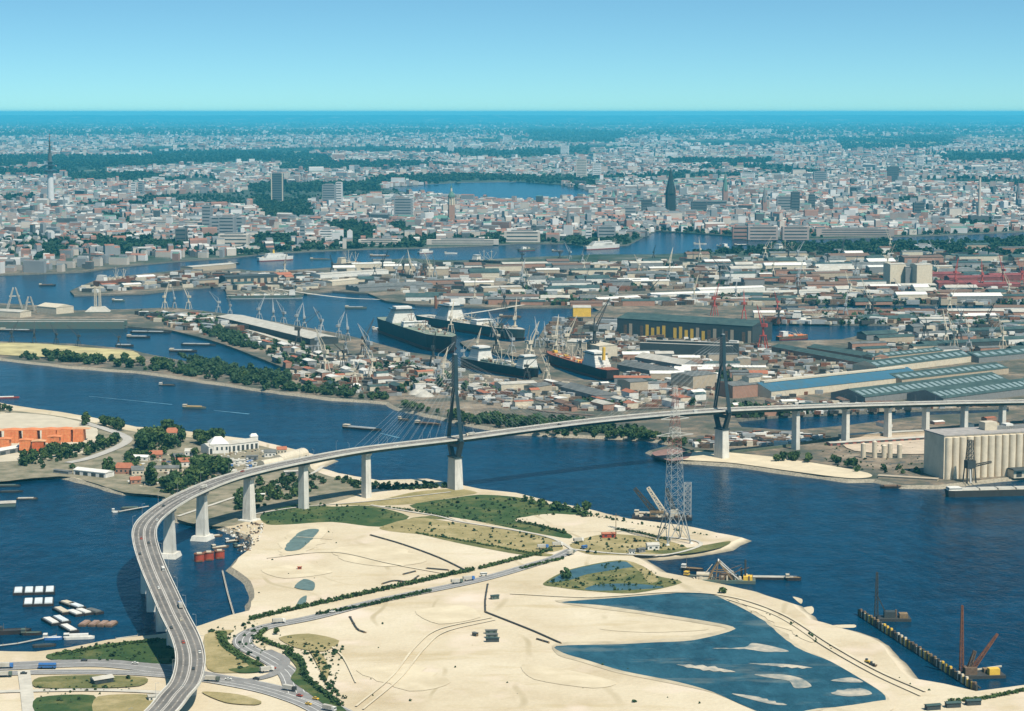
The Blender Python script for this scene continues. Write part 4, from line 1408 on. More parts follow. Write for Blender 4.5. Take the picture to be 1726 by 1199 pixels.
# work boats and rubble below the piers
for x, y, L, ang, hu, ho, lab in ((372, 924, 16, 35, BROWNS, CREAM, 'brown work boat beside the rubble shore'), (392, 914, 12, 30, DSTEEL, WHITE, 'dark work boat close to the third pier'), (362, 905, 14, 20, BROWNS, WHITE, 'work pontoon behind the second pier'),
                                  (405, 922, 12, 40, BLACKH, GREENH, 'black work boat at the sand edge'), (355, 877, 18, 10, DSTEEL, WHITE, 'white-decked pontoon in the shade of the bridge')):
    boat(x, y, L, 4.5, 1.4, ang, hu, WOOD, lab, 'work_boat', 'boat', house=ho, hatch=CREAM, hz=.4)
mb = MB()
for _ in range(260):
    q = (random.uniform(365, 445), random.uniform(882, 930))
    if not inside(q, [(372, 893), (420, 882), (445, 884), (440, 905), (425, 930), (405, 938), (398, 912)]): continue
    p = W(*q, LAND_Z)
    s = random.uniform(.6, 2.2)
    mb.box(p.x, p.y, LAND_Z - .3, s, s * random.uniform(.6, 1.6), s * random.uniform(.5, 1), random.uniform(0, 3), random.randrange(3), tx=.6, ty=.7)
tag(mb.build('rubble', [M_CONC, BROWNS, DSTEEL]), 'heap of broken concrete and scrap at the third bridge pier', 'rubble', kind='stuff')

# river traffic
boat(611, 724, 52, 8.5, 2.2, -28, BLACKH, DSTEEL, 'long grey motor barge under way left of the left pylon', house=CREAM, hatch=GSTEEL, nh=3, mast=4)
boat(722, 716, 34, 7, 2, -25, BLACKH, WOOD, 'loaded brown barge under way near the far shore', house=CREAM, hatch=BROWNS, nh=2)
boat(681, 709, 14, 5, 2.2, -25, DSTEEL, WOOD, 'small tug pulling the loaded brown barge', 'tug', 'tug', house=CREAM, mast=4)
boat(328, 688, 30, 7, 2, -10, GREENH, WOOD, 'low work boat with yellow gear under way in the left river', 'work_boat', 'boat', house=CREAM, hatch=mat('ochre_load', (.4, .28, .12), .9), mast=6)
boat(282, 650, 22, 5, 1.6, -8, DSTEEL, WOOD, 'slim dark boat near the far bank in the left river', 'work_boat', 'boat', house=WHITE, mast=5)
boat(10, 671, 34, 5, 1.4, 12, REDH, DSTEEL, 'slim red and white boat at the left frame edge', house=WHITE, hatch=WHITE)
FOAM = mat('wake_foam', (0.16, .3, .36), .4, .3, .1, c2=(.05, .16, .24))
for pts, wd in (([(360, 692), (420, 698)], 5), ([(150, 668), (290, 682)], 3), ([(640, 730), (672, 738)], 4)):
    mb = MB()
    ribbon(mb, smooth_line([W(a, b, .05) for a, b in pts], 5), 1.2, .06, 0, 0, wd)
    tag(mb.build('wake', FOAM), kind='stuff')


# ------------------------------------------------------------------ floating plant on the river
def floating(x, y, ang, L, B, lab, name='pontoon_crane', cat='crane', hull=DSTEEL, H=2.2):
    p = W(x, y, 0)
    t = thing(name, lab, cat, (p.x, p.y, 0), R(ang))
    MB().box(0, 0, -1.2, L, B, H + 1.2).build('pontoon', hull, t)
    return t


t = floating(1116, 874, -6, 54, 17, 'floating crane with dark lattice booms beside the tall power mast', hull=BLACKH)
MB().lattice((23, 0, 2.2), (23, 0, 33), 6, 6, 6, .75).build('tower', GSTEEL, t)
MB().lattice((-4, 0, 2.2), (-25, 0, 27), 4.5, 2.5, 5, .75).build('boom', DSTEEL, t)
MB().lattice((4, 0, 2.2), (-13, 0, 28), 4, 2.5, 5, .7).build('boom', CREAM, t)
MB().lattice((12, 2, 2.2), (4, 2, 27), 4, 2.5, 5, .75).build('boom', DSTEEL, t)
h_ = MB().box(-4, 0, 2.2, 14, 9, 5).build('machine_house', WOOD, t)
MB().box(-4, -4.55, 4, 12, .1, 1.4).build('window', GLASS, h_)
MB().box(11, 0, 2.2, 7, 8, 6).build('deckhouse', CREAM, t)
mb = MB()
for k in range(30): mb.box(random.uniform(-25, 25), random.uniform(-6, 6), 2.2, random.uniform(1, 4), random.uniform(1, 3), random.uniform(.6, 2.2), random.uniform(0, 2), k % 2)
tag(mb.build('deck_gear', [CREAM, BROWNS], t), kind='stuff')
boat(1090, 868, 22, 6, 1.8, -12, BLACKH, WOOD, 'supply barge on the left of the floating crane', house=CREAM, hatch=CREAM)

# suction dredger
t = floating(1215, 981, -6, 54, 12, 'suction dredger with a peaked lattice gantry by the sand shore', 'dredger', 'dredger', GREENH, 2.4)
for sy in (-4, 4):
    MB().bar((-10, sy, 2.4), (-2, sy, 17), .9).bar((9, sy, 2.4), (-2, sy, 17), .9).bar((-4, sy, 2.4), (-2, sy, 17), .6).bar((-6, sy, 9), (4, sy, 9), .6).build('gantry_frame', WOOD, t)
MB().bar((-2, -4, 17), (-2, 4, 17), 1).bar((-2, -4, 17), (14, -4, 3), .6).bar((-2, 4, 17), (14, 4, 3), .6).build('gantry_beam', WHITE, t)
hs = MB().box(-14, 0, 2.4, 10, 8, 4.5).build('deckhouse', CREAM, t)
MB().box(-14, 0, 4.6, 10.1, 8.1, 1.1).build('window_band', GLASS, hs)
MB().box(4, 0, 2.4, 11, 7, 4).build('pump_house', BROWNS, t)
MB().tube((19, 0, 2.4), (19, 0, 18), .8, .7, 8).build('spud', DSTEEL, t)
MB().tube((16, 3, 2.4), (16, 3, 11), .9, .8, 8).build('funnel', DSTEEL, t)
MB().bar((-20, 0, 3), (-34, 0, -1), 2.2, 1.6).build('cutter_ladder', DSTEEL, t)
MB().box(21, 0, 2.4, 7, 8, 3).build('winch_house', YELLOW, t)
mb = MB()
for k in range(26):
    mb.box(random.uniform(-24, 24), random.uniform(-5, 5), 2.4, random.uniform(.8, 3), random.uniform(.8, 2.4), random.uniform(.8, 4), random.uniform(0, 2), k % 3)
    if k % 3 == 0: mb.bar((random.uniform(-22, 22), random.uniform(-5, 5), 2.4), (random.uniform(-22, 22), 0, random.uniform(8, 14)), .4, .4, k % 2)
tag(mb.build('deck_gear', [BROWNS, CREAM, DSTEEL], t), kind='stuff')
boat(1300, 976, 42, 7, 1.8, -4, BLACKH, PROOF, 'long narrow barge moored right of the dredger', hatch=PROOF, hz=.4, bow=.06)
boat(1338, 978, 12, 5, 2.4, 0, BLACKH, WOOD, 'small tug at the right end of the long barge', 'tug', 'tug', house=CREAM, mast=4)
boat(1168, 962, 18, 6, 2.4, -20, BLACKH, WOOD, 'dark tug with white wheelhouse behind the dredger', 'tug', 'tug', house=WHITE, mast=9)
boat(1172, 974, 18, 6, 2, -30, DSTEEL, GREENH, 'dark service boat at the dredger bow', 'work_boat', 'boat', house=YELLOW, mast=6)

# sheet-pile wall with its two pile-driving pontoons
A_, B_ = W(1447, 1037, 0), W(1648, 1168, 0)
rz = math.atan2(B_.y - A_.y, B_.x - A_.x)
LN = (B_ - A_).length
t = thing('sheet_pile_wall', 'long yellow and black sheet-pile wall standing in the water', 'wall', A_, rz)
for i in range(int(LN / 2.2)):
    MB().box(2.2 * i + 1.1, 0.25 * (i % 2), -2, 2.0, 1.5, 6.6 + .6 * ((i * 7) % 3), 0).build('pile', (YELLOW, WOOD, BROWNS, CREAM)[(i * 5 + i // 4) % 4] if i % 4 else DSTEEL, t)
MB().box(LN / 2, 1.6, 2.6, LN, 1.2, .9).build('waling_beam', DSTEEL, t)
t = floating(1506, 1045, -2, 24, 12, 'pile-driving pontoon with a tall dark mast at the far end of the wall', 'pile_driver', 'pile driver', DSTEEL, 2)
MB().lattice((-12.5, 0, 2), (-12.5, 0, 35), 2.6, 1.1, 9, .4).build('leader_mast', DSTEEL, t)
MB().bar((-4, -2, 2), (-12, -1, 18), .6).bar((-4, 2, 2), (-12, 1, 18), .6).build('backstay', DSTEEL, t)
MB().box(-3, 0, 2, 8, 6, 4.5).build('machine_house', DARK, t)
MB().box(7, 0, 2, 6, 7, 3).build('deckhouse', WOOD, t)
MB().tube((2, 2, 2), (2, 2, 7), .9, .8, 8).build('boiler', BROWNS, t)
t = floating(1652, 1140, 6, 30, 14, 'rust-red crane pontoon with mast and raised jib at the near end of the wall', 'pile_driver', 'pile driver', DSTEEL, 2)
MB().lattice((-12, 2, 2), (-12.5, 2, 47), 2.4, .9, 12, .4).build('leader_mast', RUST, t)
MB().lattice((-6, 0, 4), (11, 0, 28), 2.4, 1, 8, .4).build('jib', RUST, t)
MB().lattice((-8, 0, 4), (-4, 0, 17), 2.6, 1.6, 4, .4).build('gantry', BROWNS, t)
MB().box(-7, 0, 2, 8, 7, 4.5).build('machine_house', BROWNS, t)
MB().box(8, -3, 2, 7, 5, 4).build('deckhouse', YELLOW, t)
MB().box(8, 3, 2, 10, 5, 2.4).build('deck_load', WOOD, t)
MB().bar((-2, 5, 3), (16, 5, 5), 1.0).build('spare_pile', CREAM, t)
for x, y, ang, lab in ((1462, 1118, -40, 'yellow bulldozer on the sand bank between lagoon and river'), (1470, 1123, -30, 'dark excavator beside the bulldozer on the sand bank')):
    p = W(x, y, LAND_Z)
    t = thing('bulldozer', lab, 'bulldozer', p, R(ang))
    for sy in (-1, 1): MB().box(0, sy * 1.1, 0, 4.4, .6, 1.1, tx=.8).build('track', TYRE, t)
    MB().box(0, 0, .7, 3.6, 1.7, 1.2).build('body', YELLOW if 'yellow' in lab else DSTEEL, t)
    MB().box(-.6, 0, 1.9, 1.5, 1.5, 1.2, tx=.9, ty=.9).build('cab', GLASS, t)
    MB().bar((2.8, -1.6, .7), (2.8, 1.6, .7), .3, 1.3).build('blade', BROWNS, t)
for x, y, ang, lab in ((1606, 1192, 10, 'dark shed on the lower right shore'), (1640, 1188, 10, 'small dark hut right of the shore shed'), (1572, 1196, 15, 'low dark cabin at the lower frame edge')):
    hut(x, y, 9, 4, 3, ang, DARK, TROOF, lab, 'shed', 'shed', .8)
hedge('hedge', 'dark bank of scrub along the lower right shore', [(1600, 1183), (1660, 1178), (1740, 1162)], 30, 2, 3)

# ------------------------------------------------------------------ the container island on the left
ORL = ['far left', 'second', 'third', 'fourth', 'fifth', 'sixth', 'seventh']


def stack(x, y, lab, L=14, D=22, n=4, ang=0, m=ORANGE):
    p = W(x, y, LAND_Z)
    t = thing('goods_stack', lab, 'goods stack', p, R(ang), 'orange goods stacks')
    for k in range(4):
        for j in range(n):
            q = MB()
            q.box(-L / 2 + L * (j + .5) / n, random.uniform(-.3, .3), k * 3.3, L / n * .97, D * (1 - .08 * k), 3.25)
            o = q.build('crate', m, t)
    MB().gable(0, 0, 13.15, L, D * .92, .2, 1.1, math.pi / 2, 0, 0).build('tarpaulin', ORANGE if random.random() < .6 else mat('faded_orange', (.6, .32, .16), .9), t).scale = (1, 1, 1)


for i, x in enumerate((-12, 22, 53, 85, 110, 134)):
    stack(x, 745 - .5 * i, f'{ORL[i]} orange goods stack of the rear row on the island yard', 15.5 if i < 5 else 11, 26, 4, 3)
for i, (x, y) in enumerate(((8, 760), (44, 762), (66, 764), (92, 756))):
    stack(x, y, f'{ORL[i]} orange goods stack of the front row on the island yard', 12, 16, 4, 3, mat('deep_orange', (.55, .13, .04), .8) if i == 2 else ORANGE)


def hall(x0, y0, x1, y1, depth, hw, rise, wall, roof, lab, name='warehouse', cat='warehouse', doors=0, doorm=None, sky=0, hip=0.0, grp=None, bays=1, z=LAND_Z, monitor=False):
    """shed from its front-left to front-right ground pixels"""
    a, b = W(x0, y0, z), W(x1, y1, z)
    L = (b - a).length
    rz = math.atan2(b.y - a.y, b.x - a.x)
    t = thing(name, lab, cat, a, rz, grp)
    MB().box(L / 2, depth / 2, -.3, L, depth, hw + .3).build('wall', wall, t)
    bd = depth / bays
    for k in range(bays):
        r = MB()
        e = .5
        y_, y2 = bd * k - (e if k == 0 else -.02), bd * (k + 1) + (e if k == bays - 1 else -.02)
        ym = (y_ + y2) / 2
        vs = [(-e, y_, hw), (L + e, y_, hw), (L + e, y2, hw), (-e, y2, hw), (-e + hip, ym, hw + rise), (L + e - hip, ym, hw + rise)]
        r.add(vs, [(0, 1, 5, 4), (2, 3, 4, 5), (3, 2, 1, 0)], 0)
        r.add(vs, [(1, 2, 5), (3, 0, 4)], 1 if hip == 0 else 0)
        ro = r.build('roof', [roof, wall], t)
        if sky:
            s = MB()
            for j in range(sky):
                xx = L * (j + .5) / sky
                s.add([(xx - L / sky * .28, y_ + bd * .12, hw + rise * .24 + .15), (xx + L / sky * .28, y_ + bd * .12, hw + rise * .24 + .15),
                       (xx + L / sky * .28, y_ + bd * .36, hw + rise * .72 + .15), (xx - L / sky * .28, y_ + bd * .36, hw + rise * .72 + .15)], [(0, 1, 2, 3)])
            tag(s.build('skylight', GLASS if roof is not TROOF else mat('skylight_grey', (.22, .28, .27), .3), ro), kind='stuff')
        if monitor:
            MB().box(L / 2, ym, hw + rise - .6, L * .94, bd * .16, 2.2).build('roof_monitor', wall, ro)
    for j in range(doors):
        MB().box(L * (j + .5) / doors, -.06, .1, L / doors * .55, .2, hw * .72).build('door', doorm or DARK, t)
    return t


hall(-20, 772, 62, 757, 16, 5, 1.5, GREY, WHITE, 'white flat-roofed shed in front of the orange stacks', doors=5)
hall(124, 800, 178, 806, 13, 5, 2, WHITE, WHITE, 'white boathouse with smooth roof on the island shore', 'boathouse', 'boathouse', doors=4)
hall(90, 797, 115, 800, 6, 3, .8, GREY, GROOF, 'low grey shed left of the boathouse', 'shed', 'shed')
hall(352, 766, 436, 756, 16, 8, 3, WHITE, PROOF, 'long white riverside hall with a row of dark openings', 'riverside_hall', 'hall', doors=11, doorm=DARK)
hut(368, 762, 20, 22, 10, 15, WHITE, WHITE, 'white hip-roofed hall at the left end of the riverside hall', 'hall', 'hall', 7, 4, 7)
hut(428, 752, 8, 8, 11, 15, WHITE, WHITE, 'small white tower at the right end of the riverside hall', 'tower', 'tower', 3, 1, 2)
for x0, y0, x1, y1, d, lab in ((478, 782, 521, 770, 14, 'long cream vaulted hall behind the bridge deck'), (447, 792, 480, 786, 12, 'cream vaulted hall left of the longer one')):
    a, b = W(x0, y0, LAND_Z), W(x1, y1, LAND_Z)
    L = (b - a).length
    t = thing('vaulted_hall', lab, 'hall', a, math.atan2(b.y - a.y, b.x - a.x))
    MB().box(L / 2, d / 2, -.3, L, d, 3.3).build('wall', CREAM, t)
    n = 10
    V = [(xx, d / 2 - (d / 2) * math.cos(math.pi * i / n), 3 + 6 * math.sin(math.pi * i / n)) for xx in (0, L) for i in range(n + 1)]
    MB().add(V, [(i, n + 1 + i, n + 2 + i, i + 1) for i in range(n)] + [tuple(range(n + 1)), tuple(range(n + 1, 2 * n + 2))[::-1]]).build('vault', CREAM, t)
    for j in range(4): MB().box(L * (j + .5) / 4, -.05, .2, 3, .15, 2.2).build('door', DARK, t)
hut(290, 742, 16, 12, 9, 10, CREAM, RROOF, 'red-tiled house among tall dark trees by the river', 'house', 'house', 5, 4, 4)
hut(210, 798, 18, 9, 6, -5, BRICK, RROOF, 'brown-roofed house right of the boathouse', 'house', 'house', 5, 4, 2)
hut(232, 800, 12, 9, 5, 12, CREAM, GROOF, 'cream house behind the tall poplars', 'house', 'house', 4, 3)
hut(238, 776, 16, 9, 4, -10, WHITE, WHITE, 'white-roofed house on the island street', 'house', 'house', 2, 3)
hut(262, 772, 14, 8, 4, 12, BRICK, RROOF, 'small brick house with red roof on the island', 'house', 'house', 4, 3)
hut(280, 795, 26, 9, 4, 8, CREAM, GROOF, 'low long house with olive roof in the island gardens', 'house', 'house', 2.5, 5)
hut(312, 786, 14, 8, 5, 8, WHITE, RROOF, 'white house with red roof near the grove', 'house', 'house', 4, 3)
hut(322, 768, 12, 8, 5, 0, WHITE, PROOF, 'white house left of the riverside hall', 'house', 'house', 3, 3)
hut(300, 775, 10, 7, 4, 30, BRICK, GROOF, 'small brick house with grey roof in the gardens', 'house', 'house', 3, 2)
hut(228, 815, 10, 7, 4, 20, BRICK, RROOF, 'low red-roofed house near the shore', 'house', 'house', 3, 2)
hut(455, 770, 12, 8, 5, 10, WHITE, GROOF, 'white house right of the riverside hall', 'house', 'house', 3, 3)
hut(475, 765, 10, 7, 5, 10, CREAM, RROOF, 'cream house with red roof at the river edge', 'house', 'house', 3, 3)
hut(400, 782, 16, 7, 4, 12, WHITE, PROOF, 'low white shed in the boat yard', 'shed', 'shed', 1, 3)
hut(425, 775, 12, 6, 4, 12, GREY, GROOF, 'grey shed in the boat yard', 'shed', 'shed', 1, 2)
hut(345, 800, 10, 7, 4, 15, WHITE, RROOF, 'small white house beside the grove', 'house', 'house', 3, 2)
hut(490, 800, 14, 6, 3.5, 18, GREY, PROOF, 'pale-roofed shed under the bridge', 'shed', 'shed', 1, 2)
hut(435, 838, 12, 5, 3, 12, WHITE, WHITE, 'white shed in the shade of the third pier', 'shed', 'shed', .6, 2)
i = 0
for p in sample([(205, 765), (340, 775), (430, 765), (475, 780), (440, 790), (380, 800), (260, 815), (215, 805)], 46, 5):
    i += 1
    ci = random.randrange(7)
    q = px(p)
    if q[0] > 360:
        t = boat(q[0], q[1], random.uniform(6, 10), 2.6, 1.2, random.uniform(-20, 40), WHITE if i % 3 else BLUE, WHITE, 'small boat laid up on land in the island boat yard', 'dinghy', 'boat', house=WHITE, grp='boats laid up in the boat yard', z=LAND_Z + .9)
    else:
        vehicle('car', ci, (p.x, p.y, LAYER[0] + .02), random.uniform(0, 3), 'parked among the small island houses', 'cars parked on the island')
mb = MB()
for _ in range(500):
    q = (random.uniform(200, 500), random.uniform(745, 820))
    if not inside(q, [(205, 765), (340, 765), (430, 755), (500, 772), (440, 790), (380, 800), (260, 825), (215, 815)]): continue
    p = W(*q, LAND_Z)
    s = random.uniform(.8, 2.6)
    mb.box(p.x, p.y, LAND_Z - .1, s, s * random.uniform(.5, 2), random.uniform(.4, 1.8), random.uniform(0, 3), random.randrange(4))
tag(mb.build('yard_clutter', [WHITE, BROWNS, DSTEEL, CREAM]), 'scattered stores and gear lying in the island yards', 'clutter', kind='stuff')

# ------------------------------------------------------------------ grain silo on the right shore
A_ = W(1590, 808, LAND_Z)
SIL = thing('grain_silo', 'huge pale grain silo block with ribbed front on the right shore', 'silo', A_, R(18))
LS, DS, HS = 170, 40, 43
MB().box(LS / 2, DS / 2, -.5, LS, DS, HS + .5).build('wall', mat('silo_concrete', (.66, .56, .41), .9, .12, .1), SIL)
cyl = None
for k in range(21):
    if cyl is None:
        n = 8
        V = [(-3.7 * math.cos(math.pi * i / n), -3.5 * math.sin(math.pi * i / n), z) for z in (-.5, HS - 1.4) for i in range(n + 1)]
        cyl = MB().add(V, [(i, n + 1 + i, n + 2 + i, i + 1)[::-1] for i in range(n)] + [tuple(range(n + 1, 2 * n + 2))]).build('silo_cell', MATS['silo_concrete'], SIL, (8 * k + 5, -.01, 0), smooth=False)
    else:
        o = cyl.copy()
        COL.objects.link(o)
        o.location = (8 * k + 5, -.01, 0)
MB().box(LS / 2, DS / 2, HS, LS + 1, DS + 1, 1.2).build('roof', mat('silo_roof', (.33, .3, .27), .9), SIL)
MB().box(62, 22, HS + 1.2, 14, 12, 8).build('roof_house', CREAM, SIL)
MB().box(84, 22, HS + 1.2, 8, 10, 5).build('roof_house', WHITE, SIL)
MB().box(110, 20, HS + 1.2, 90, 6, 3.2).build('conveyor_gallery', GREY, SIL)
ar = MB().box(118, -10, -.3, 96, 12, 8).build('loading_shed', CREAM, SIL)
for k in range(9):
    MB().box(76 + 10.4 * k, -16.1, 1, 6, .3, 5).build('loading_bay', DARK, ar)
MB().box(118, -11, 7.75, 98, 15, 1.4, tx=1, ty=.6).build('canopy', DARK, ar)
p = W(1634, 813, LAND_Z)
t = thing('ship_unloader', 'tall dark grain unloading tower in front of the silo', 'crane', p, R(18))
for a, b in ((-1, -1), (1, -1), (1, 1), (-1, 1)): MB().bar((a * 5, b * 4, -.3), (a * 3.4, b * 3, 22), 1.1, 1.1, 0, .8, .8).build('leg', DSTEEL, t)
MB().lattice((0, 0, 20), (0, 0, 42), 6.5, 4, 5, .55).build('tower', DSTEEL, t)
MB().box(0, 0, 14, 9, 7.5, 8).build('machine_house', DARK, t)
MB().lattice((2, 0, 16), (24, 0, 19), 2.5, 1.6, 5, .4).build('conveyor_arm', DSTEEL, t)
MB().tube((-1, -4, 0), (-1, -2, 18), .9, .9, 8).build('suction_pipe', WHITE, t)
boat(1676, 835, 96, 15, 6.5, 7, DSTEEL, PROOF, 'long grey coaster moored before the silo', 'coaster', 'ship', hatch=PROOF, nh=4, hz=1.2, house=WHITE, bow=.12, mast=14)
boat(1535, 822, 60, 9, 2.2, 4, BLACKH, DSTEEL, 'long black barge moored at the quay left of the silo', hatch=BROWNS, nh=3, hz=.6, bow=.3)
hall(1480, 806, 1580, 812, 8, 2.5, .5, BEIGE, BEIGE, 'low sandy storage wall left of the silo', 'store_wall', 'wall')
for x, h in ((1455, 15), (1474, 17), (1490, 13), (1500, 15), (1516, 14)):
    p = W(x, 772, LAND_Z)
    t = thing('storage_tank', f"slim pale storage tank left of the grain silo, {['first', 'second', 'third', 'fourth', 'last'][(1455, 1474, 1490, 1500, 1516).index(x)]} from the left", 'tank', p, 0, 'pale tanks left of the silo')
    MB().tube((0, 0, -.3), (0, 0, h), 2.7, 2.7, 12).build('shell', CREAM, t)
    MB().tube((0, 0, h), (0, 0, h + 1.4), 2.8, .5, 12).build('cap', CREAM, t)
hall(1400, 752, 1560, 742, 10, 3, .8, mat('red_brick_wall', (.28, .1, .08), .9), PROOF, 'long low red-walled building behind the white tanks', 'works_building', 'building', doors=12)
hall(1420, 740, 1560, 732, 10, 4, .5, BEIGE, PROOF, 'pale flood wall building under the viaduct', 'works_building', 'building')
# flood wall on the beach
for pts, lab in (([(1130, 775), (1170, 762), (1220, 764), (1300, 757), (1400, 742)], 'dark flood wall on the beach by the right pylon'), ([(1140, 752), (1162, 762), (1170, 762)], 'short dark quay wall left of the right pylon')):
    P = smooth_line([W(a, b, LAND_Z) for a, b in pts], 5)
    O = P[0].copy()
    mb = MB()
    ribbon(mb, [q - O for q in P], 2.0, 2.6, 0, 3.0)
    tag(mb.build('flood_wall', mat('flood_wall_green', (.1, .12, .08), .9), loc=O), lab, 'wall')

# ------------------------------------------------------------------ harbour: ships, docks, cranes, sheds
TAKEN = []


def claim(p, r):
    TAKEN.append((p.x, p.y, r))


def is_free(p, r):
    return all((p.x - a) ** 2 + (p.y - b) ** 2 > (r + c) ** 2 for a, b, c in TAKEN)


def in_water(q, pad=0):
    return any(inside(q, w_) for w_ in WATERS) or (pad and any(inside((q[0] + a, q[1] + b), w_) for w_ in WATERS for a, b in ((-pad, 0), (pad, 0), (0, pad * .5), (0, -pad * .5))))


def ship(a, b, B, H, hull, deckm, supers, lab, masts=(), hatches=0, hatchm=None, boot=REDH, L=None, name='ship', cat='ship', house=WHITE, funnel=None, gear=CREAM, load=None):
    """stern pixel a, bow pixel b at the waterline; L forces the length about the middle"""
    A_, B_ = W(*a, 0), W(*b, 0)
    c = (A_ + B_) / 2
    d = B_ - A_
    LL = L or d.length
    t = thing(name, lab, cat, c, math.atan2(d.y, d.x))
    h, dk = hull_mb(LL, B, H, min(.25, 30 / LL + .08), sheer=.12)
    h.build('hull', hull, t)
    bt, _ = hull_mb(LL * 1.002, B * 1.01, H * .22, min(.25, 30 / LL + .08))
    bt.build('boot_top', boot, t)
    dk.build('deck', deckm, t)
    for u, l, hh in supers:
        s = MB()
        n = max(2, int(hh / 3))
        for k in range(n):
            f = 1 - .06 * k
            s.box(u * LL + (.02 * l * k), 0, H - .4 + hh * k / n, l * f, B * .9 * (1 - .05 * k), hh / n - .02 + (.0 if k else .4))
        so_ = s.build('superstructure', house, t)
        MB().box(u * LL + l * .12, 0, H + hh * .8, l * .86, B * .82, hh * .07).build('window_band', GLASS, so_)
    if funnel:
        u, m_ = funnel
        hh = supers[0][2] if supers else 8
        MB().tube((u * LL, 0, H + hh * .5), (u * LL - 1, 0, H + hh + 8), 2.6, 2.2, 10).build('funnel', m_, t)
    for k in range(hatches):
        x = -.3 * LL + .66 * LL * (k + .5) / hatches
        MB().box(x, 0, H - .4, .66 * LL / hatches * .6, B * .6, 2.2).build('hatch_cover', hatchm or GREENH, t)
    q = MB()
    for k in range(int(LL / 5)):
        q.box(random.uniform(-.38, .4) * LL, random.uniform(-.34, .34) * B, H - .4, random.uniform(1.5, 7), random.uniform(1, 5), random.uniform(.8, 3.6), random.uniform(0, 1), k % 3)
        if k % 4 == 0: q.tube((random.uniform(-.35, .38) * LL, random.uniform(-.3, .3) * B, H - .4), (random.uniform(-.35, .38) * LL, 0, H + random.uniform(5, 11)), .3, .2, 4, 1)
    tag(q.build('deck_fittings', [GSTEEL, CREAM, RUST], t), kind='stuff')
    for u, hh in masts:
        m_ = MB().tube((u * LL, 0, H - .4), (u * LL, 0, H + hh), .7, .45, 6)
        m_.bar((u * LL, 0, H + 2), (u * LL + hh * .5, 3, H + hh * .8), .5)
        m_.bar((u * LL, 0, H + 2), (u * LL - hh * .5, -3, H + hh * .8), .5)
        m_.bar((u * LL, -5, H + hh * .85), (u * LL, 5, H + hh * .85), .6)
        m_.build('derrick_mast', gear, t)
    if load:
        q = MB()
        for k in range(18):
            q.box(random.uniform(-.35, .4) * LL, random.uniform(-.3, .3) * B, H - .4, random.uniform(3, 10), random.uniform(3, 8), random.uniform(1.5, 5), random.uniform(0, .4), k % 2)
        tag(q.build('deck_gear', load, t), kind='stuff')
    claim(c, LL * .45)
    return t


OLIVED = mat('olive_deck', (.2, .23, .17), .8, .3, .1)
REDDECK = mat('red_deck', (.26, .09, .05), .8)
ship((652, 558), (762, 597), 46, 24, BLACKH, OLIVED, [(-.26, 40, 26), (-.05, 16, 8)], 'giant black-hulled tanker lying in the yard basin', masts=((-.1, 20), (.12, 16), (.4, 14)), load=(CREAM, GSTEEL), gear=RUST)
ship((712, 546), (885, 574), 38, 16, GREENH, PROOF, [(-.22, 40, 28), (.1, 20, 8)], 'second giant tanker with pale deck behind the black tanker', masts=((0, 18), (.25, 16)), load=(CREAM, GREENH), funnel=(-.36, RUST))
ship((786, 618), (908, 640), 28, 14, BLACKH, GREENH, [(-.3, 26, 20), (.34, 18, 18)], 'black freighter with two white deckhouses in the fitting-out slip', masts=((0, 22), (.15, 20)), hatches=3, load=(CREAM, WHITE))
ship((1034, 642), (922, 610), 26, 15, BLACKH, REDDECK, [(-.26, 46, 20)], 'black and orange cargo ship with white stern deckhouse in the yard slip', masts=((-.05, 22), (.1, 22), (.25, 20)), hatches=4, hatchm=ORANGE, boot=REDH, load=(YELLOW, WHITE), funnel=(-.36, YELLOW))
ship((432, 441), (497, 438), 16, 9, WHITE, WHITE, [(-.05, 50, 10), (.2, 20, 6)], 'white passenger ship at the city landing stage', L=100, funnel=(-.05, YELLOW))
ship((564, 452), (606, 449), 18, 10, BLACKH, WOOD, [(-.2, 16, 14)], 'cream and black cargo ship lying across the main river', masts=((.05, 30), (.3, 26)), L=90, hatches=3, hatchm=CREAM, house=CREAM)
ship((978, 422), (1052, 418), 18, 10, WHITE, CREAM, [(-.05, 74, 12), (.15, 40, 7)], 'large white liner at the city quay', L=125, funnel=(-.1, CREAM), masts=((.35, 18),))
ship((792, 444), (845, 447), 17, 9, BLACKH, WOOD, [(-.3, 16, 13)], 'dark freighter with pale derricks right of the cargo cranes', masts=((-.05, 26), (.2, 26)), L=95, hatches=3)
ship((1285, 425), (1350, 429), 18, 10, BLACKH, WOOD, [(-.1, 20, 14)], 'dark freighter with white bridge at the upper right quay', masts=((.1, 26), (.3, 22), (-.3, 20)), L=115, hatches=4)
ship((380, 504), (512, 503), 16, 7, GREENH, PROOF, [(.36, 12, 10)], 'long low green ship lying at the dock tip', masts=((.1, 14),), L=150, boot=WHITE, hatches=5, hatchm=WHITE)
ship((148, 488), (242, 478), 24, 15, RUST, RUST, [(-.36, 12, 12)], 'rust-red ship hull in the dock at the upper left', masts=((0, 26), (.2, 22)), L=125, load=(RUST, CREAM), boot=RUST)
ship((1302, 574), (1370, 570), 14, 6, BROWNS, ORANGE, [(-.3, 10, 8)], 'small orange-decked ship in the right basin', L=60, hatches=2, hatchm=ORANGE)
ship((1330, 545), (1420, 547), 18, 10, BLACKH, GREENH, [(-.3, 14, 12)], 'black freighter at the far quay of the right basin', masts=((0, 22), (.25, 20)), L=110, hatches=3)
ship((1240, 420), (1195, 416), 12, 5, WHITE, WOOD, [(-.2, 14, 7)], 'small white harbour ferry on the upper river', L=50)
ship((700, 428), (735, 426), 12, 5, WHITE, WOOD, [(-.1, 24, 6)], 'small white river steamer on the upper river', L=50)
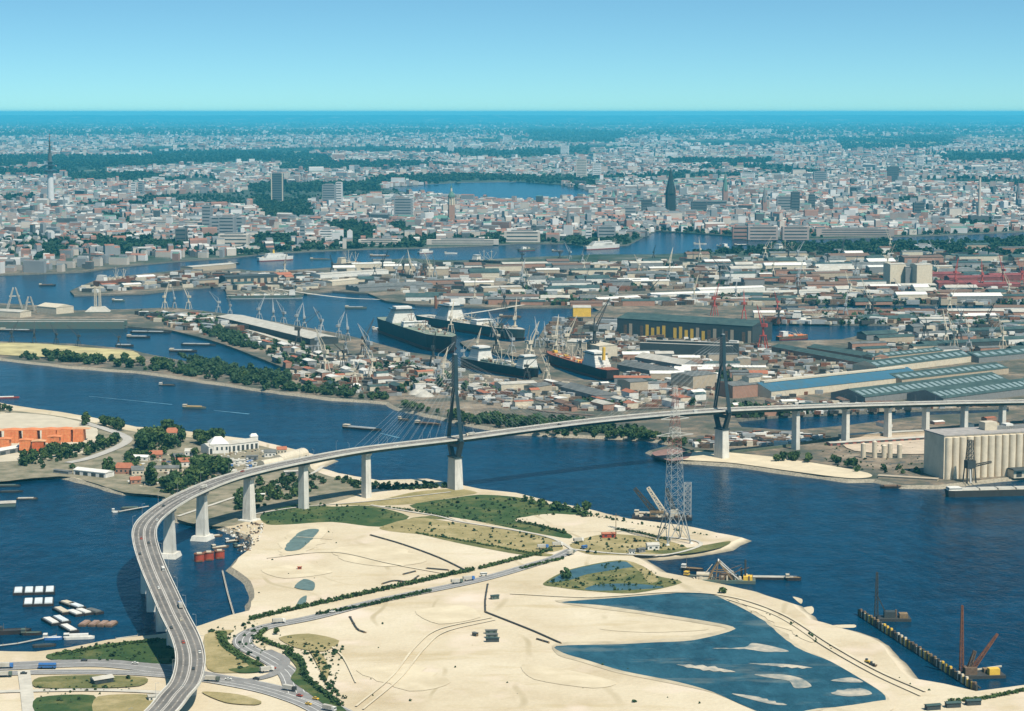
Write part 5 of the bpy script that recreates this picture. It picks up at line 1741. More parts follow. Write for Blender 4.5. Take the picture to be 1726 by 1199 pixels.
ship((866, 424), (910, 422), 12, 5, GREENH, WOOD, [(-.2, 12, 6)], 'green river barge on the upper river', L=55, hatches=2)
for i, (a, b, lab) in enumerate((((216, 558), (292, 565), 'long dark barge at the head of the left basin'), ((222, 568), (246, 571), 'short black barge in the left basin'), ((306, 582), (364, 583), 'black lighter lying across the left basin'),
                                 ((288, 592), (330, 594), 'low black barge below the black lighter'), ((195, 584), (226, 584), 'black tug beside the meadow'), ((0, 558), (60, 559), 'dark barge at the left frame edge of the basin'))):
    A_, B_ = W(*a, 0), W(*b, 0)
    c = (a[0] + b[0]) / 2, (a[1] + b[1]) / 2
    boat(c[0], c[1], min(70, (B_ - A_).length), 10, 2.6, -8, BLACKH, DSTEEL, lab, hatch=GSTEEL, hz=.8, nh=2, house=CREAM if i % 2 else None)

RB = ['grey barge on the upper river left of the white passenger ship', 'small tug on the upper river below the hotel tower', 'dark lighter on the upper river by the landing stages', 'white ferry in mid upper river', 'green lighter in the wide left river arm',
      'dark barge in the wide left river arm', 'brown barge beside the river liner', 'small dark barge on the right upper river', 'white launch on the right upper river', 'black lighter in the yard approach', 'grey lighter behind the giant tankers', 'small tug at the tanker bow']
for i, (x, y) in enumerate(((395, 445), (540, 438), (640, 432), (760, 428), (80, 482), (200, 508), (940, 424), (1180, 412), (1250, 414), (600, 520), (860, 535), (640, 556))):
    boat(x, y, random.uniform(24, 55), 9, 2.8, random.uniform(-12, 12), (BLACKH, GREENH, BROWNS, WHITE)[i % 4], WOOD, RB[i], 'lighter', 'barge', house=CREAM, hatch=(GSTEEL, BROWNS, WHITE)[i % 3], nh=2, mast=6)


def floating_dock(a, b, B, H, m, lab):
    A_, B_ = W(*a, 0), W(*b, 0)
    c, d = (A_ + B_) / 2, B_ - A_
    L = d.length
    t = thing('floating_dock', lab, 'dock', c, math.atan2(d.y, d.x))
    MB().box(0, 0, -1.5, L, B, 4.5).build('base', m, t)
    for s in (-1, 1):
        wl = MB().box(0, s * (B / 2 - 2.5), 3, L, 5, H - 3).build('side_wall', m, t)
        MB().box(0, s * (B / 2 - 2.5), H, L, 5.4, .6).build('walkway', PROOF, wl)
    claim(c, L * .4)


floating_dock((-30, 553), (212, 553), 34, 12, GREENH, 'long green floating dock at the left frame edge')
floating_dock((1085, 600), (1240, 606), 44, 22, DARK, 'dark floating dock in front of the yellow-fronted yard hall')


def crane_proto(name, lab, m, grp, h=18, jib=28, ang=50):
    t = thing(name, lab, 'crane', (0, 0, 0), 0, grp)
    for a in (-1, 1):
        for b in (-1, 1):
            MB().bar((a * 5, b * 4, -.2), (a * 2.4, b * 2.2, h * .6), 1.0, 1.0, 0, .8, .8).build('leg', m, t)
    MB().box(0, 0, h * .6 - .6, 6.5, 6, 1.2).build('portal', m, t)
    MB().tube((0, 0, h * .6), (0, 0, h), 1.6, 1.3, 8).build('column', m, t)
    MB().box(-1.5, 0, h, 7, 4, 4).build('machine_house', m, t)
    e = (jib * math.cos(R(ang)), 0, h + 2 + jib * math.sin(R(ang)))
    MB().bar((2, -1.2, h + 2), e, .7, .7, 0, .4, .4).bar((2, 1.2, h + 2), e, .7, .7, 0, .4, .4).bar((-1, 0, h + 4), (0, 0, h + 10), .8).bar((0, 0, h + 10), e, .35).build('jib', m, t)
    return t


QG = 'portal cranes of the harbour'
CR = [crane_proto('quay_crane', 'x', GSTEEL, QG), crane_proto('quay_crane', 'x', CREAM, QG, 22, 30, 62), crane_proto('quay_crane', 'x', DSTEEL, QG, 20, 34, 40), crane_proto('quay_crane', 'x', mat('crane_red', (.4, .07, .05), .6), QG, 26, 26, 70)]
CN = ['grey', 'cream', 'dark', 'red']
first = [True] * 4


def crane(ci, x, y, rz, lab, sc=1.0, z=LAND_Z):
    p = W(x, y, z)
    lab = f'{CN[ci]} {lab}'
    if first[ci]:
        t = CR[ci]
        t.location, t.rotation_euler, t.scale = p, (0, 0, R(rz)), (sc,) * 3
        t['label'] = lab
        first[ci] = False
    else:
        t = dup(CR[ci], p, R(rz), lab, sc)
    claim(p, 8 * sc)


ORD = ['first', 'second', 'third', 'fourth', 'fifth', 'sixth', 'seventh', 'eighth', 'ninth', 'tenth', 'eleventh', 'twelfth']
for i, (x, y) in enumerate(((437, 540), (461, 544), (478, 547), (501, 552), (513, 555), (541, 560), (571, 570), (586, 574))):
    crane(0, x, y, 60 + 40 * (i % 3), f'quay crane behind the long pale-roofed shed, {ORD[i]} from the left', 1.0)
for i, (x, y) in enumerate(((760, 562), (832, 568), (846, 570), (868, 566), (905, 585), (937, 600), (1002, 600))):
    crane((1, 0, 2, 1, 0, 1, 2)[i], x, y, (70, 120, 20, 80, 100, 75, 60)[i], f'yard crane among the moored ships, {ORD[i]} from the left', (1.1, 1.0, 1, 1.2, 1.1, 1.2, 1.9)[i])
for i, (x, y) in enumerate(((1204, 532), (1254, 538), (1286, 588), (1310, 530))):
    crane(3, x, y, 30 + 60 * i, f'tall yard crane by the dark hall, {ORD[i]} from the left', (1.1, 1, 1.3, .8)[i])
for i, (x, y) in enumerate(((278, 521), (294, 520), (318, 521), (368, 527), (388, 533))):
    crane((1, 0, 1, 0, 0)[i], x, y, 60 + 50 * i, f'dock crane left of the long shed, {ORD[i]} from the left', .95)
for i, (x, y) in enumerate(((668, 470), (680, 466), (692, 468), (703, 470), (714, 466), (724, 470), (733, 468), (645, 460))):
    crane((0, 2, 1)[i % 3], x, y, 40 + 37 * i, f'cargo crane in the crowded pier group, {ORD[i]} from the left', 1.2)
for i, (x, y) in enumerate(((1594, 582), (1608, 588), (1633, 590), (1560, 572), (1690, 590))):
    crane((1, 1, 0, 2, 1)[i], x, y, 100 + 30 * i, f'crane at the right basin, {ORD[i]} from the left', 1.1)
for i, (x, y) in enumerate(((20, 580), (58, 581), (95, 583), (132, 586), (200, 588))):
    crane(2, x, y - 2, 70 + 30 * i, f'small crane on the meadow edge of the left basin, {ORD[i]} from the left', .75)
for i, (x, y) in enumerate(((1040, 505), (1100, 500), (1170, 508), (1240, 506), (1345, 506), (1432, 500), (1520, 505), (1640, 506), (1700, 500), (900, 505), (850, 520), (800, 512))):
    crane((0, 2, 1)[i % 3], x, y, 25 * i, f'crane on the middle piers, {ORD[i]} in a scattered line', 1.0)
for i, (x, y) in enumerate(((1290, 436), (1345, 438), (1420, 430), (1180, 438), (960, 440), (880, 446), (1500, 420), (1600, 416), (560, 462), (480, 466))):
    crane((1, 0, 2)[i % 3], x, y, 33 * i, f'crane along the upper river quay, {ORD[i]} in a scattered line', 1.1)

# twin-tower slip crane and sheerlegs at the left
p = W(165, 525, LAND_Z)
t = thing('slip_crane', 'pale twin-tower slip crane on a light base at the left dock', 'crane', p, R(5))
MB().box(0, 0, -.3, 46, 26, 9, tx=.55, ty=.6).build('base', PROOF, t)
for s in (-1, 1): MB().lattice((s * 4, 0, 8), (s * 4, 0, 46), 4.2, 2.6, 8, .7).build('tower', CREAM, t)
MB().bar((-12, 0, 44), (12, 0, 44), 2, 2.4).bar((-4, 0, 47), (-12, 0, 44), .6).bar((4, 0, 47), (12, 0, 44), .6).build('cross_head', CREAM, t)
for i, (x, y, h) in enumerate(((25, 521, 40), (50, 524, 26))):
    p = W(x, y, LAND_Z)
    t = thing('sheerlegs', f"pale {['tall four-legged', 'smaller'][i]} shipyard gantry at the left frame edge", 'crane', p, R(20))
    for a in (-1, 1):
        for b in (-1, 1): MB().lattice((a * h * .34, b * 6, -.3), (a * 2, b * 1.5, h), 2.4, 1.4, 6, .5).build('leg', PROOF, t)
    MB().bar((-h * .25, 0, h * .6), (h * .25, 0, h * .6), 1.6, 2).build('beam', PROOF, t)
hall(62, 527, 95, 530, 40, 12, 5, CREAM, CREAM, 'cream yard hall beside the left gantries')
k_ = 0
for x, y in ((1610, 486), (1655, 489), (1690, 482), (1722, 486)):
    crane(3, x, y, 50 + 40 * k_, f'crane in the red works at the upper right, {ORD[k_]} from the left', 1.2)
    k_ += 1
yc = sample([(770, 585), (930, 575), (1050, 590), (1060, 640), (930, 650), (780, 640)], 24, 22)
for k_, q_ in enumerate(sorted((q for q in yc if is_free(q, 2)), key=lambda q: px(q)[0])):
    a_ = px(q_)
    crane((0, 1, 2, 1)[k_ % 4], a_[0], a_[1], 57 * k_, f'slipway crane standing between the yard slips, {ORD[k_ % 12]} of its {"left" if k_ < 12 else "right"} run', random.uniform(.7, 1.15))
hall(-20, 533, 34, 536, 30, 10, 3, CREAM, PROOF, 'pale yard hall at the left frame edge')

for nm_, poly_, n_c in (('among the upper harbour piers', [(600, 450), (1000, 440), (1700, 425), (1700, 470), (1000, 500), (620, 490)], 24), ('on the yard behind the far bank', [(480, 580), (620, 600), (760, 620), (760, 655), (600, 650), (500, 620)], 12), ('near the right basin', [(1290, 526), (1720, 526), (1720, 580), (1520, 590), (1290, 545)], 18)):
    for k_, q_ in enumerate(sorted((q for q in sample(poly_, n_c, 30) if is_free(q, 2) and not in_water(px(q), 1)), key=lambda q: px(q)[0])):
        a_ = px(q_)
        crane((2, 0, 1)[k_ % 3], a_[0], a_[1], 71 * k_, f'slender crane {nm_}, {ORD[k_ % 12]} of its {"left" if k_ < 12 else "right"} run', random.uniform(.8, 1.3))

# ------------------------------------------------------------------ hand-placed sheds
def bighall(*a, **k):
    t = hall(*a, **k)
    q = W(a[0], a[1], LAND_Z)
    q2 = W(a[2], a[3], LAND_Z)
    claim((q + q2) / 2, (q2 - q).length * .42)
    return t


bighall(365, 543, 523, 582, 48, 10, 3, DARK, PROOF, 'very long pale-roofed quay shed on the left pier')
YH = bighall(1040, 564, 1268, 579, 70, 27, 7, DARK, TROOF, 'huge dark yard hall with glowing yellow door panels', doors=24, doorm=YELLOW)
for i_, d_ in enumerate([c for c in YH.children if c.name.startswith('door')]):  # yellow panels stand for lit gaps of the open front, light put into colour
    if i_ > 15 or i_ % 5 == 4 or i_ < 4: d_.data.materials[0] = (DARK, BROWNS, BEIGE)[i_ % 3]
    d_.scale = (1, 1, .75 + .12 * (i_ % 3))
bighall(966, 534, 996, 534, 40, 16, 3, YELLOW, PROOF, 'yellow yard building left of the dark hall')
bighall(985, 598, 1010, 604, 30, 18, 2, CREAM, CREAM, 'cream hall right of the yard slip')
bighall(955, 598, 988, 600, 34, 20, 3, CREAM, PROOF, 'tall cream building behind the orange ship')
bighall(1300, 672, 1553, 644, 52, 9, 9, CREAM, BROOF, 'long shed with bright blue roof behind the viaduct', monitor=True)
bighall(1458, 682, 1700, 652, 58, 9, 8, GREY, TROOF, 'long dark green shed with rows of skylights, nearest the viaduct', sky=24)
bighall(1590, 684, 1780, 660, 60, 9, 8, GREY, TROOF, 'wide dark green shed with skylights at the right frame edge', sky=20)
bighall(1480, 630, 1640, 610, 46, 9, 7, CREAM, TROOF, 'dark green shed with pale side wall behind the blue roof', sky=14)
bighall(1520, 650, 1700, 630, 46, 8, 6, BEIGE, TROOF, 'middle dark green shed right of the blue roof', sky=16)
bighall(1650, 612, 1780, 600, 46, 8, 6, GREY, TROOF, 'dark green shed in the upper right shed group', sky=10)
bighall(1360, 594, 1470, 612, 30, 8, 4, BRICK, TROOF, 'long narrow green-roofed shed by the right basin')
bighall(1300, 592, 1462, 622, 26, 7, 4, BRICK, TROOF, 'second narrow green-roofed shed parallel to the basin')
bighall(1475, 612, 1590, 600, 28, 8, 4, BEIGE, TROOF, 'beige shed with toothed roof edge at the basin corner', sky=12)
bighall(1560, 588, 1700, 582, 30, 7, 3, DARK, TROOF, 'dark low shed above the shed group')
bighall(1600, 566, 1780, 560, 30, 7, 3, DARK, TROOF, 'dark low shed in the upper right corner of the sheds')
bighall(1168, 660, 1208, 655, 40, 20, 2, BEIGE, GROOF, 'tall beige brick warehouse left of the right pylon')
bighall(1062, 664, 1092, 662, 34, 15, 2, BEIGE, GROOF, 'beige warehouse with dark gable in the yard')
bighall(1235, 672, 1285, 668, 40, 16, 3, BRICK, GROOF, 'dark-roofed brick warehouse right of the right pylon')
bighall(1262, 668, 1282, 666, 14, 24, 2, CREAM, GROOF, 'slim cream warehouse tower right of the right pylon')
bighall(845, 660, 905, 657, 26, 9, 2, CREAM, PROOF, 'cream flat shed right of the left pylon')
bighall(905, 664, 930, 660, 22, 9, 3, BEIGE, GROOF, 'small beige shed beside the cream flat shed')
bighall(945, 662, 1005, 678, 30, 8, 5, GREY, GROOF, 'grey arched shed in the middle yard')
bighall(1040, 625, 1120, 640, 30, 9, 6, GREY, GROOF, 'grey pitched shed right of the orange ship')
bighall(1070, 612, 1150, 626, 28, 9, 6, GREY, PROOF, 'pale pitched shed behind the grey one')
bighall(1180, 496, 1290, 492, 30, 9, 3, WHITE, WHITE, 'long bright white shed on the middle pier')
bighall(1100, 504, 1215, 500, 26, 8, 3, WHITE, WHITE, 'second long white shed left of the bright one')
bighall(1010, 512, 1080, 508, 26, 8, 3, CREAM, WHITE, 'short white-roofed shed on the middle pier')
bighall(1310, 500, 1400, 497, 30, 8, 3, WHITE, PROOF, 'pale-roofed shed right of the bright white one')
for i, x in enumerate((1500, 1545)):
    bighall(x, 481 + i, x + 26, 480 + i, 26, 44, 2, CREAM, PROOF, f"tall pale silo block, {['left', 'right'][i]} of the pair at the upper right", 'silo_block', 'silo')
bighall(1526, 481, 1545, 481, 20, 38, 1, GREY, GROOF, 'grey link tower between the two pale silo blocks', 'silo_block', 'silo')
for i, (x0, x1, y) in enumerate(((1582, 1650, 487), (1640, 1720, 490), (1600, 1690, 478), (1670, 1740, 474), (1560, 1620, 472))):
    bighall(x0, y, x1, y - 1, 34, 12, 4, mat('rust_wall', (.2, .06, .05), .9, .3, .1), mat('rust_roof', (.2, .05, .045), .9, .3, .05), f'rust-red shed in the red works at the upper right, {ORD[i]}')
bighall(325, 458, 398, 452, 40, 10, 2, BEIGE, PROOF, 'long pale-topped shed on the dock tip')
bighall(330, 482, 372, 480, 30, 11, 2, BEIGE, GROOF, 'brown shed on the dock tip')
bighall(380, 482, 470, 478, 34, 18, 3, DARK, DARK, 'dark open slip hall on the dock tip', doors=8, doorm=BEIGE)
bighall(540, 470, 655, 462, 34, 9, 2, WHITE, PROOF, 'long white quay shed right of the slip hall')
bighall(560, 482, 605, 478, 30, 9, 2, CREAM, CREAM, 'cream shed below the white quay shed')
bighall(605, 492, 730, 486, 60, 8, 3, GREY, GROOF, 'wide grey shed roof on the middle pier', bays=3)
bighall(775, 478, 790, 478, 14, 16, 1, WHITE, PROOF, 'small white tower house on the middle pier')
bighall(815, 492, 880, 490, 34, 8, 2, BEIGE, PROOF, 'pale shed right of the wide grey roof')
# coal and sand heaps, white tank farm
for i, (x, y, r) in enumerate(((706, 664, 16), (716, 668, 14), (600, 650, 8), (645, 632, 9), (575, 612, 8), (612, 616, 7), (640, 606, 7))):
    p = W(x, y, LAND_Z)
    mb = MB()
    n = 14
    V = []
    for k, (f, z) in enumerate(((1, -.2), (.7, .35), (.35, .7), (.05, .8))):
        for j in range(n):
            a = 2 * math.pi * j / n
            q = f * (1 + .18 * noise.noise(Vector((j * .7, k, i * 5))))
            V.append((r * q * math.cos(a), r * q * math.sin(a), z * r * .55))
    mb.add(V, [(k * n + j, k * n + (j + 1) % n, (k + 1) * n + (j + 1) % n, (k + 1) * n + j) for k in range(3) for j in range(n)] + [tuple(range(3 * n, 4 * n))])
    tag(mb.build('sand_heap', PROOF if i < 2 else WHITE, loc=p, smooth=True), f"pale {['large', 'lower', 'small', 'small', 'small', 'tiny', 'tiny'][i]} bulk heap in the far yard, {ORD[i]} of seven", 'heap', 'bulk heaps in the far yard')
    claim(p, r)

# railway yard strips
M_RAIL = mat('rail_ballast', (.24, .16, .12), .95, c2=(.12, .1, .08), sc=.12)
for pts in ([(700, 640), (800, 665), (900, 682), (1010, 690), (1190, 684)], [(690, 630), (800, 655), (950, 680), (1100, 684), (1200, 678)], [(640, 610), (740, 640), (830, 668), (900, 690), (1000, 700)], [(440, 575), (540, 600), (640, 625), (720, 650)],
            [(780, 508), (900, 506), (1040, 500)], [(1290, 508), (1450, 506), (1700, 508)], [(1290, 536), (1400, 534), (1700, 536)]):
    road('railway_yard', pts, 7, M_RAIL)
for pts in ([(430, 570), (520, 596), (600, 615), (700, 648), (720, 660)], [(380, 545), (440, 562), (520, 588)], [(780, 530), (1000, 500), (1300, 494)], [(1290, 531), (1500, 530), (1720, 530)], [(400, 478), (560, 500), (640, 505)]):
    road('road', pts, 9, M_PALEROAD)

# ------------------------------------------------------------------ scattered sheds (each a thing), shared unit meshes
_b = MB().box(0, 0, 0, 1, 1, 1)
UNITB = {}
UNITR = {}


def unit(mkey, m, roof):
    D = UNITR if roof else UNITB
    if mkey not in D:
        mb = MB()
        if roof == 'gable':
            vs = [(-.52, -.53, 0), (.52, -.53, 0), (.52, .53, 0), (-.52, .53, 0), (-.52, 0, 1), (.52, 0, 1)]
            mb.add(vs, [(0, 1, 5, 4), (2, 3, 4, 5), (1, 2, 5), (3, 0, 4), (3, 2, 1, 0)])
        else:
            mb.box(0, 0, 0, 1, 1, 1)
        o = mb.build('roof' if roof else 'wall', m)
        D[mkey] = o.data
        bpy.data.objects.remove(o)
    return D[mkey]


def shed(p, L, D, H, rise, rz, wk, rk, lab, grp, name='shed', cat='shed'):
    wn, wm = wk
    rn, rm = rk
    t = thing(name, lab, cat, p, rz, grp)
    o = bpy.data.objects.new('wall', unit(wn, wm, None))
    COL.objects.link(o)
    o.parent = t
    o.scale = (L, D, H + .3)
    o.location = (0, 0, -.3)
    o = bpy.data.objects.new('roof', unit(rn, rm, 'gable'))
    COL.objects.link(o)
    o.parent = t
    o.scale = (L, D, rise)
    o.location = (0, 0, H + .01)
    claim(p, max(L, D) * .5)
    return t


WK = [('white', WHITE), ('cream', CREAM), ('beige', BEIGE), ('brick', BRICK), ('grey', GREY)]
RK = [('grey-roofed', GROOF), ('pale-roofed', PROOF), ('green-roofed', TROOF), ('red-roofed', RROOF), ('white-roofed', WHITE), ('brown-roofed', paint('brown_roof', (.16, .1, .07), .9))]
SZ = [(430, 575), (520, 585), (600, 600), (690, 612), (760, 640), (840, 655), (960, 650), (1060, 655), (1180, 640), (1190, 684), (1000, 694), (860, 690), (760, 660), (660, 668), (560, 658), (490, 640), (470, 615)]
HZ = [(SZ, 90, ((600, 620), (760, 670)), (10, 34), (7, 16), (4, 9), 'yard behind the far bank', 0),
      ([(1050, 600), (1280, 615), (1285, 660), (1180, 668), (1060, 660)], 30, ((1050, 640), (1180, 640)), (16, 50), (12, 22), (6, 14), 'yard behind the right pylon', 0),
      ([(560, 445), (900, 448), (1290, 430), (1840, 415), (1840, 470), (1500, 482), (1300, 480), (900, 500), (640, 492), (560, 470)], 105, ((700, 470), (1300, 462)), (25, 110), (16, 40), (6, 14), 'upper harbour piers', 1),
      ([(700, 500), (1000, 505), (1290, 500), (1290, 515), (1000, 516), (720, 512)], 20, ((700, 508), (1300, 508)), (30, 100), (16, 30), (6, 11), 'middle pier', 1),
      ([(1290, 490), (1840, 480), (1840, 515), (1290, 512)], 26, ((1300, 500), (1700, 496)), (30, 120), (16, 34), (6, 14), 'piers at the upper right', 1),
      ([(1290, 526), (1840, 526), (1840, 546), (1520, 547), (1290, 546)], 24, ((1300, 535), (1700, 533)), (30, 110), (14, 28), (5, 11), 'pier behind the right basin', 1),
      ([(1520, 550), (1840, 550), (1840, 600), (1480, 600), (1430, 590)], 22, ((1480, 590), (1840, 575)), (30, 90), (14, 30), (6, 10), 'dark sheds at the right basin', 2),
      ([(130, 488), (330, 458), (420, 462), (540, 462), (540, 490), (400, 490), (300, 484), (150, 494)], 18, ((200, 480), (400, 470)), (16, 50), (12, 24), (5, 10), 'dock peninsula at the left', 0),
      ([(230, 530), (340, 535), (430, 560), (480, 590), (440, 590), (380, 575), (300, 555)], 24, ((250, 540), (440, 580)), (10, 30), (8, 14), (4, 8), 'left pier below the long shed', 0),
      ([(1230, 690), (1300, 680), (1560, 684), (1700, 684), (1560, 690), (1420, 697), (1300, 702), (1240, 706)], 16, ((1250, 695), (1500, 686)), (10, 26), (7, 12), (4, 7), 'ground behind the viaduct', 0),
      ([(1430, 724), (1560, 708), (1700, 700), (1840, 704), (1840, 716), (1560, 728)], 10, ((1440, 724), (1700, 706)), (10, 30), (7, 12), (3, 5), 'ground under the viaduct', 0),
      ([(1240, 732), (1330, 734), (1400, 736), (1340, 752), (1250, 752), (1180, 756), (1160, 748)], 14, ((1200, 745), (1330, 742)), (7, 16), (5, 8), (2.5, 4), 'yard beside the right pylon', 0)]
for poly, n, ref, lr, dr, hr, ph, pal in HZ:
    a, b = W(*ref[0]), W(*ref[1])
    rz0 = math.atan2(b.y - a.y, b.x - a.x)
    xs, ys = [q[0] for q in poly], [q[1] for q in poly]
    got = 0
    for _ in range(n * 60):
        if got >= n: break
        q = (random.uniform(min(xs), max(xs)), random.uniform(min(ys), max(ys)))
        if not inside(q, poly) or in_water(q, 3): continue
        p = W(*q, LAND_Z)
        L, D = random.uniform(*lr), random.uniform(*dr)
        if not is_free(p, max(L, D) * .36): continue
        wk = random.choice(WK)
        rk = random.choice(RK if pal == 0 else ([RK[0], RK[0], RK[1], RK[2], RK[2], RK[5], RK[5], RK[4]] if pal == 1 else [RK[2], RK[0]]))
        H = random.uniform(*hr)
        nm_ = 'small_shed' if L < 22 else 'warehouse' if L > 60 else 'shed'  # all are harbour sheds; the kind word only follows their length
        sz = 'small' if L < 22 else 'long' if L > 60 else 'mid-sized'
        shed(p, L, D, H, D * random.uniform(.08, .22), rz0 + random.choice((0, 0, 0, math.pi / 2 if L < 30 else 0)) + random.uniform(-.06, .06), wk, rk, f'{sz} {wk[0]} {rk[0]} {nm_} on the {ph}', f'sheds on the {ph}', nm_, nm_)
        got += 1

# uncountable harbour clutter: wagons, crates, vehicles, scrap lying about the yards
mb = MB()
cl = [q[0] for q in HZ] + [[(900, 545), (1050, 540), (1290, 560), (1290, 600), (1180, 640), (1040, 610), (930, 595)], [(600, 580), (690, 600), (770, 622), (900, 648), (1050, 650), (1050, 690), (860, 690), (700, 660)], [(1290, 584), (1480, 600), (1560, 640), (1300, 676), (1290, 640)]]
for k in range(15500):
    poly = cl[(0, 0, 0, 1, 1, 2, 2, 2, 2, 3, 4, 4, 5, 6, 7, 8, 9, 11, 12, 12, 13, 13, 14)[k % 23] % len(cl)]
    xs, ys = [q[0] for q in poly], [q[1] for q in poly]
    q = (random.uniform(min(xs), max(xs)), random.uniform(min(ys), max(ys)))
    if not inside(q, poly) or in_water(q, 2): continue
    p = W(*q, LAND_Z)
    s = random.uniform(2, 5.5) * (1 if q[1] > 560 else 1.9)
    mb.box(p.x, p.y, LAND_Z - .1, s * random.uniform(1, 3), s, s * random.uniform(.5, 1.1), random.uniform(-.7, .3), random.choice((0, 1, 1, 2, 2, 3, 4, 5, 5)))
tag(mb.build('yard_clutter', [WHITE, BROWNS, DSTEEL, CREAM, RUST, GSTEEL]), 'wagons, crates and gear strewn over the harbour yards', 'clutter', kind='stuff')

# ------------------------------------------------------------------ the city
CW = [paint('city_white', (.6, .58, .55), .9, .1, .02), paint('city_cream', (.5, .44, .37), .9, .12, .02), paint('city_pink', (.36, .29, .25), .9, .12, .02), paint('city_brick', (.3, .18, .14), .9, .15, .02), paint('city_grey', (.24, .25, .25), .9, .1, .02), paint('city_dark', (.09, .1, .1), .8, .1, .02)]
CROOF = [paint('city_roof_red', (.27, .13, .09), .9, .2, .02), paint('city_roof_grey', (.15, .16, .16), .9, .2, .02), paint('city_roof_pale', (.45, .43, .39), .9, .15, .02), paint('city_roof_copper', (.1, .2, .16), .8, .2, .02)]
CWN = ['white', 'cream', 'pink', 'brick', 'grey', 'dark']
CRN = ['red roof', 'grey roof', 'flat pale roof', 'copper roof']


def lm(x, y, wpx, hpx, depth, m, lab, name='tower_block', cat='building', ang=0, edge=None, roof=None, z=LAND_Z):
    """landmark block from base pixel, width and height in photo pixels"""
    p = W(x, y, z)
    k = scale_at(y)
    w_, h = wpx / k, hpx / k
    t = thing(name, lab, cat, p, R(ang))
    MB().box(0, 0, -.5, w_, depth, h + .5).build('wall', m, t)
    MB().box(0, 0, h, w_ * .6, depth * .6, 4).build('roof_house', roof or GREY, t)
    n = max(3, int(h / 9))
    if edge:
        for s in (-1, 1): MB().box(s * (w_ / 2 - 2), -depth / 2 - .4, -.2, 4, 1, h + 1).build('edge_fin', edge, t)
    for i in range(n):
        MB().box(0, -depth / 2 - .1, h * (i + .45) / n, w_ * .86, .3, h / n * .3).build('window_band', GLASS, t)
    claim(p, max(w_, depth) * .6)
    return t


# television tower
p = W(86, 346, LAND_Z)
t = thing('television_tower', 'slim television tower with two disc decks and tall antenna at the left', 'tower', p)
MB().tube((0, 0, -1), (0, 0, 130), 14.5, 11, 16).build('shaft', CW[0], t)
MB().tube((0, 0, 130), (0, 0, 204), 9.5, 7.5, 12).build('upper_shaft', CW[5], t)
for z, r, h in ((128, 27, 12), (152, 20, 7), (166, 16, 5)):
    d_ = MB().tube((0, 0, z), (0, 0, z + h * .4), 8, r, 20).build('disc_deck', CW[5], t)
    MB().tube((0, 0, z + h * .4), (0, 0, z + h), r, r * .8, 20).build('window_ring', GLASS, d_)
MB().tube((0, 0, 204), (0, 0, 250), 4.6, 3, 8).build('antenna', DSTEEL, t)
MB().tube((0, 0, 250), (0, 0, 280), 1.6, .8, 6).build('antenna_tip', RUST, t)
MB().box(0, 0, -.5, 50, 50, 12).build('base_building', CW[0], t)
claim(p, 40)


def spire(x, y, hpx, wpx, m, lab, kind='spire', cap=None):
    p = W(x, y, LAND_Z)
    k = scale_at(y)
    h, w_ = hpx / k, wpx / k
    t = thing('church', lab, 'church', p, R(10))
    MB().gable(-w_ * 1.6, 0, -.5, w_ * 2.6, w_ * 1.3, h * .11, h * .08, 0, 0, 1).build('nave', [CW[3], CROOF[1] if kind == 'ruin' else cap or CROOF[3]], t)
    MB().box(0, 0, -.5, w_, w_, h * .46).build('tower', m, t)
    if kind == 'dome':
        tw = MB().tube((0, 0, h * .45), (0, 0, h * .66), w_ * .42, w_ * .42, 10).build('colonnade', CREAM, t)
        for j in range(8):
            a = j * math.pi / 4
            MB().tube((w_ * .5 * math.cos(a), w_ * .5 * math.sin(a), h * .45), (w_ * .5 * math.cos(a), w_ * .5 * math.sin(a), h * .66), w_ * .07, w_ * .07, 6).build('column', CREAM, tw)
        MB().tube((0, 0, h * .66), (0, 0, h * .7), w_ * .62, w_ * .6, 12).build('cornice', cap, t)
        MB().tube((0, 0, h * .7), (0, 0, h * .8), w_ * .55, w_ * .2, 12).build('dome', cap, t)
        MB().tube((0, 0, h * .8), (0, 0, h * .88), w_ * .17, w_ * .15, 8).build('lantern', CREAM, t)
        MB().tube((0, 0, h * .88), (0, 0, h), w_ * .16, .2, 8).build('finial', cap, t)
    else:
        MB().tube((0, 0, h * .455), (0, 0, h), w_ * .66, .25, 8).build('spire', cap or m, t)
        for a, b in ((-1, -1), (1, -1), (1, 1), (-1, 1)):
            MB().tube((a * w_ * .42, b * w_ * .42, h * .45), (a * w_ * .42, b * w_ * .42, h * .6), w_ * .12, .1, 5).build('pinnacle', m, t)
    claim(p, w_ * 2.4)


spire(761, 376, 66, 10, BRICK, 'church with columned tower and domed copper cap near the lake', 'dome', CROOF[3])
spire(1130, 364, 82, 14, mat('soot_stone', (.025, .03, .03), .9), 'blackened Gothic spire towering over the old town', 'ruin', mat('soot_copper', (.02, .035, .035), .9))
spire(1222, 348, 58, 8, CW[3], 'slender green church spire right of the black spire', cap=CROOF[3])
spire(1288, 362, 48, 7, CW[3], 'thin dark church spire right of the green spire', cap=CROOF[1])
spire(958, 395, 44, 8, CW[3], 'small dark church spire behind the liner quay', cap=CROOF[1])
spire(1034, 340, 18, 6, CW[4], 'tiny town spire beside the lake end', cap=CROOF[3])
spire(1716, 346, 40, 6, CW[3], 'thin church spire at the right frame edge', cap=CROOF[1])
lm(468, 339, 20, 46, 22, CW[5], 'tall dark slab tower with light edges in the park', edge=CREAM, ang=-4)
lm(555, 352, 22, 40, 24, CW[4], 'broad grey hotel tower with speckled front', ang=-6)
lm(572, 350, 10, 42, 24, CW[0], 'white tower wall joined right of the grey hotel tower', ang=-6)
lm(226, 331, 8, 23, 24, CW[0], 'left white slab of the twin blocks', ang=-6)
lm(238, 331, 8, 23, 24, CW[4], 'right grey slab of the twin blocks', ang=-6)
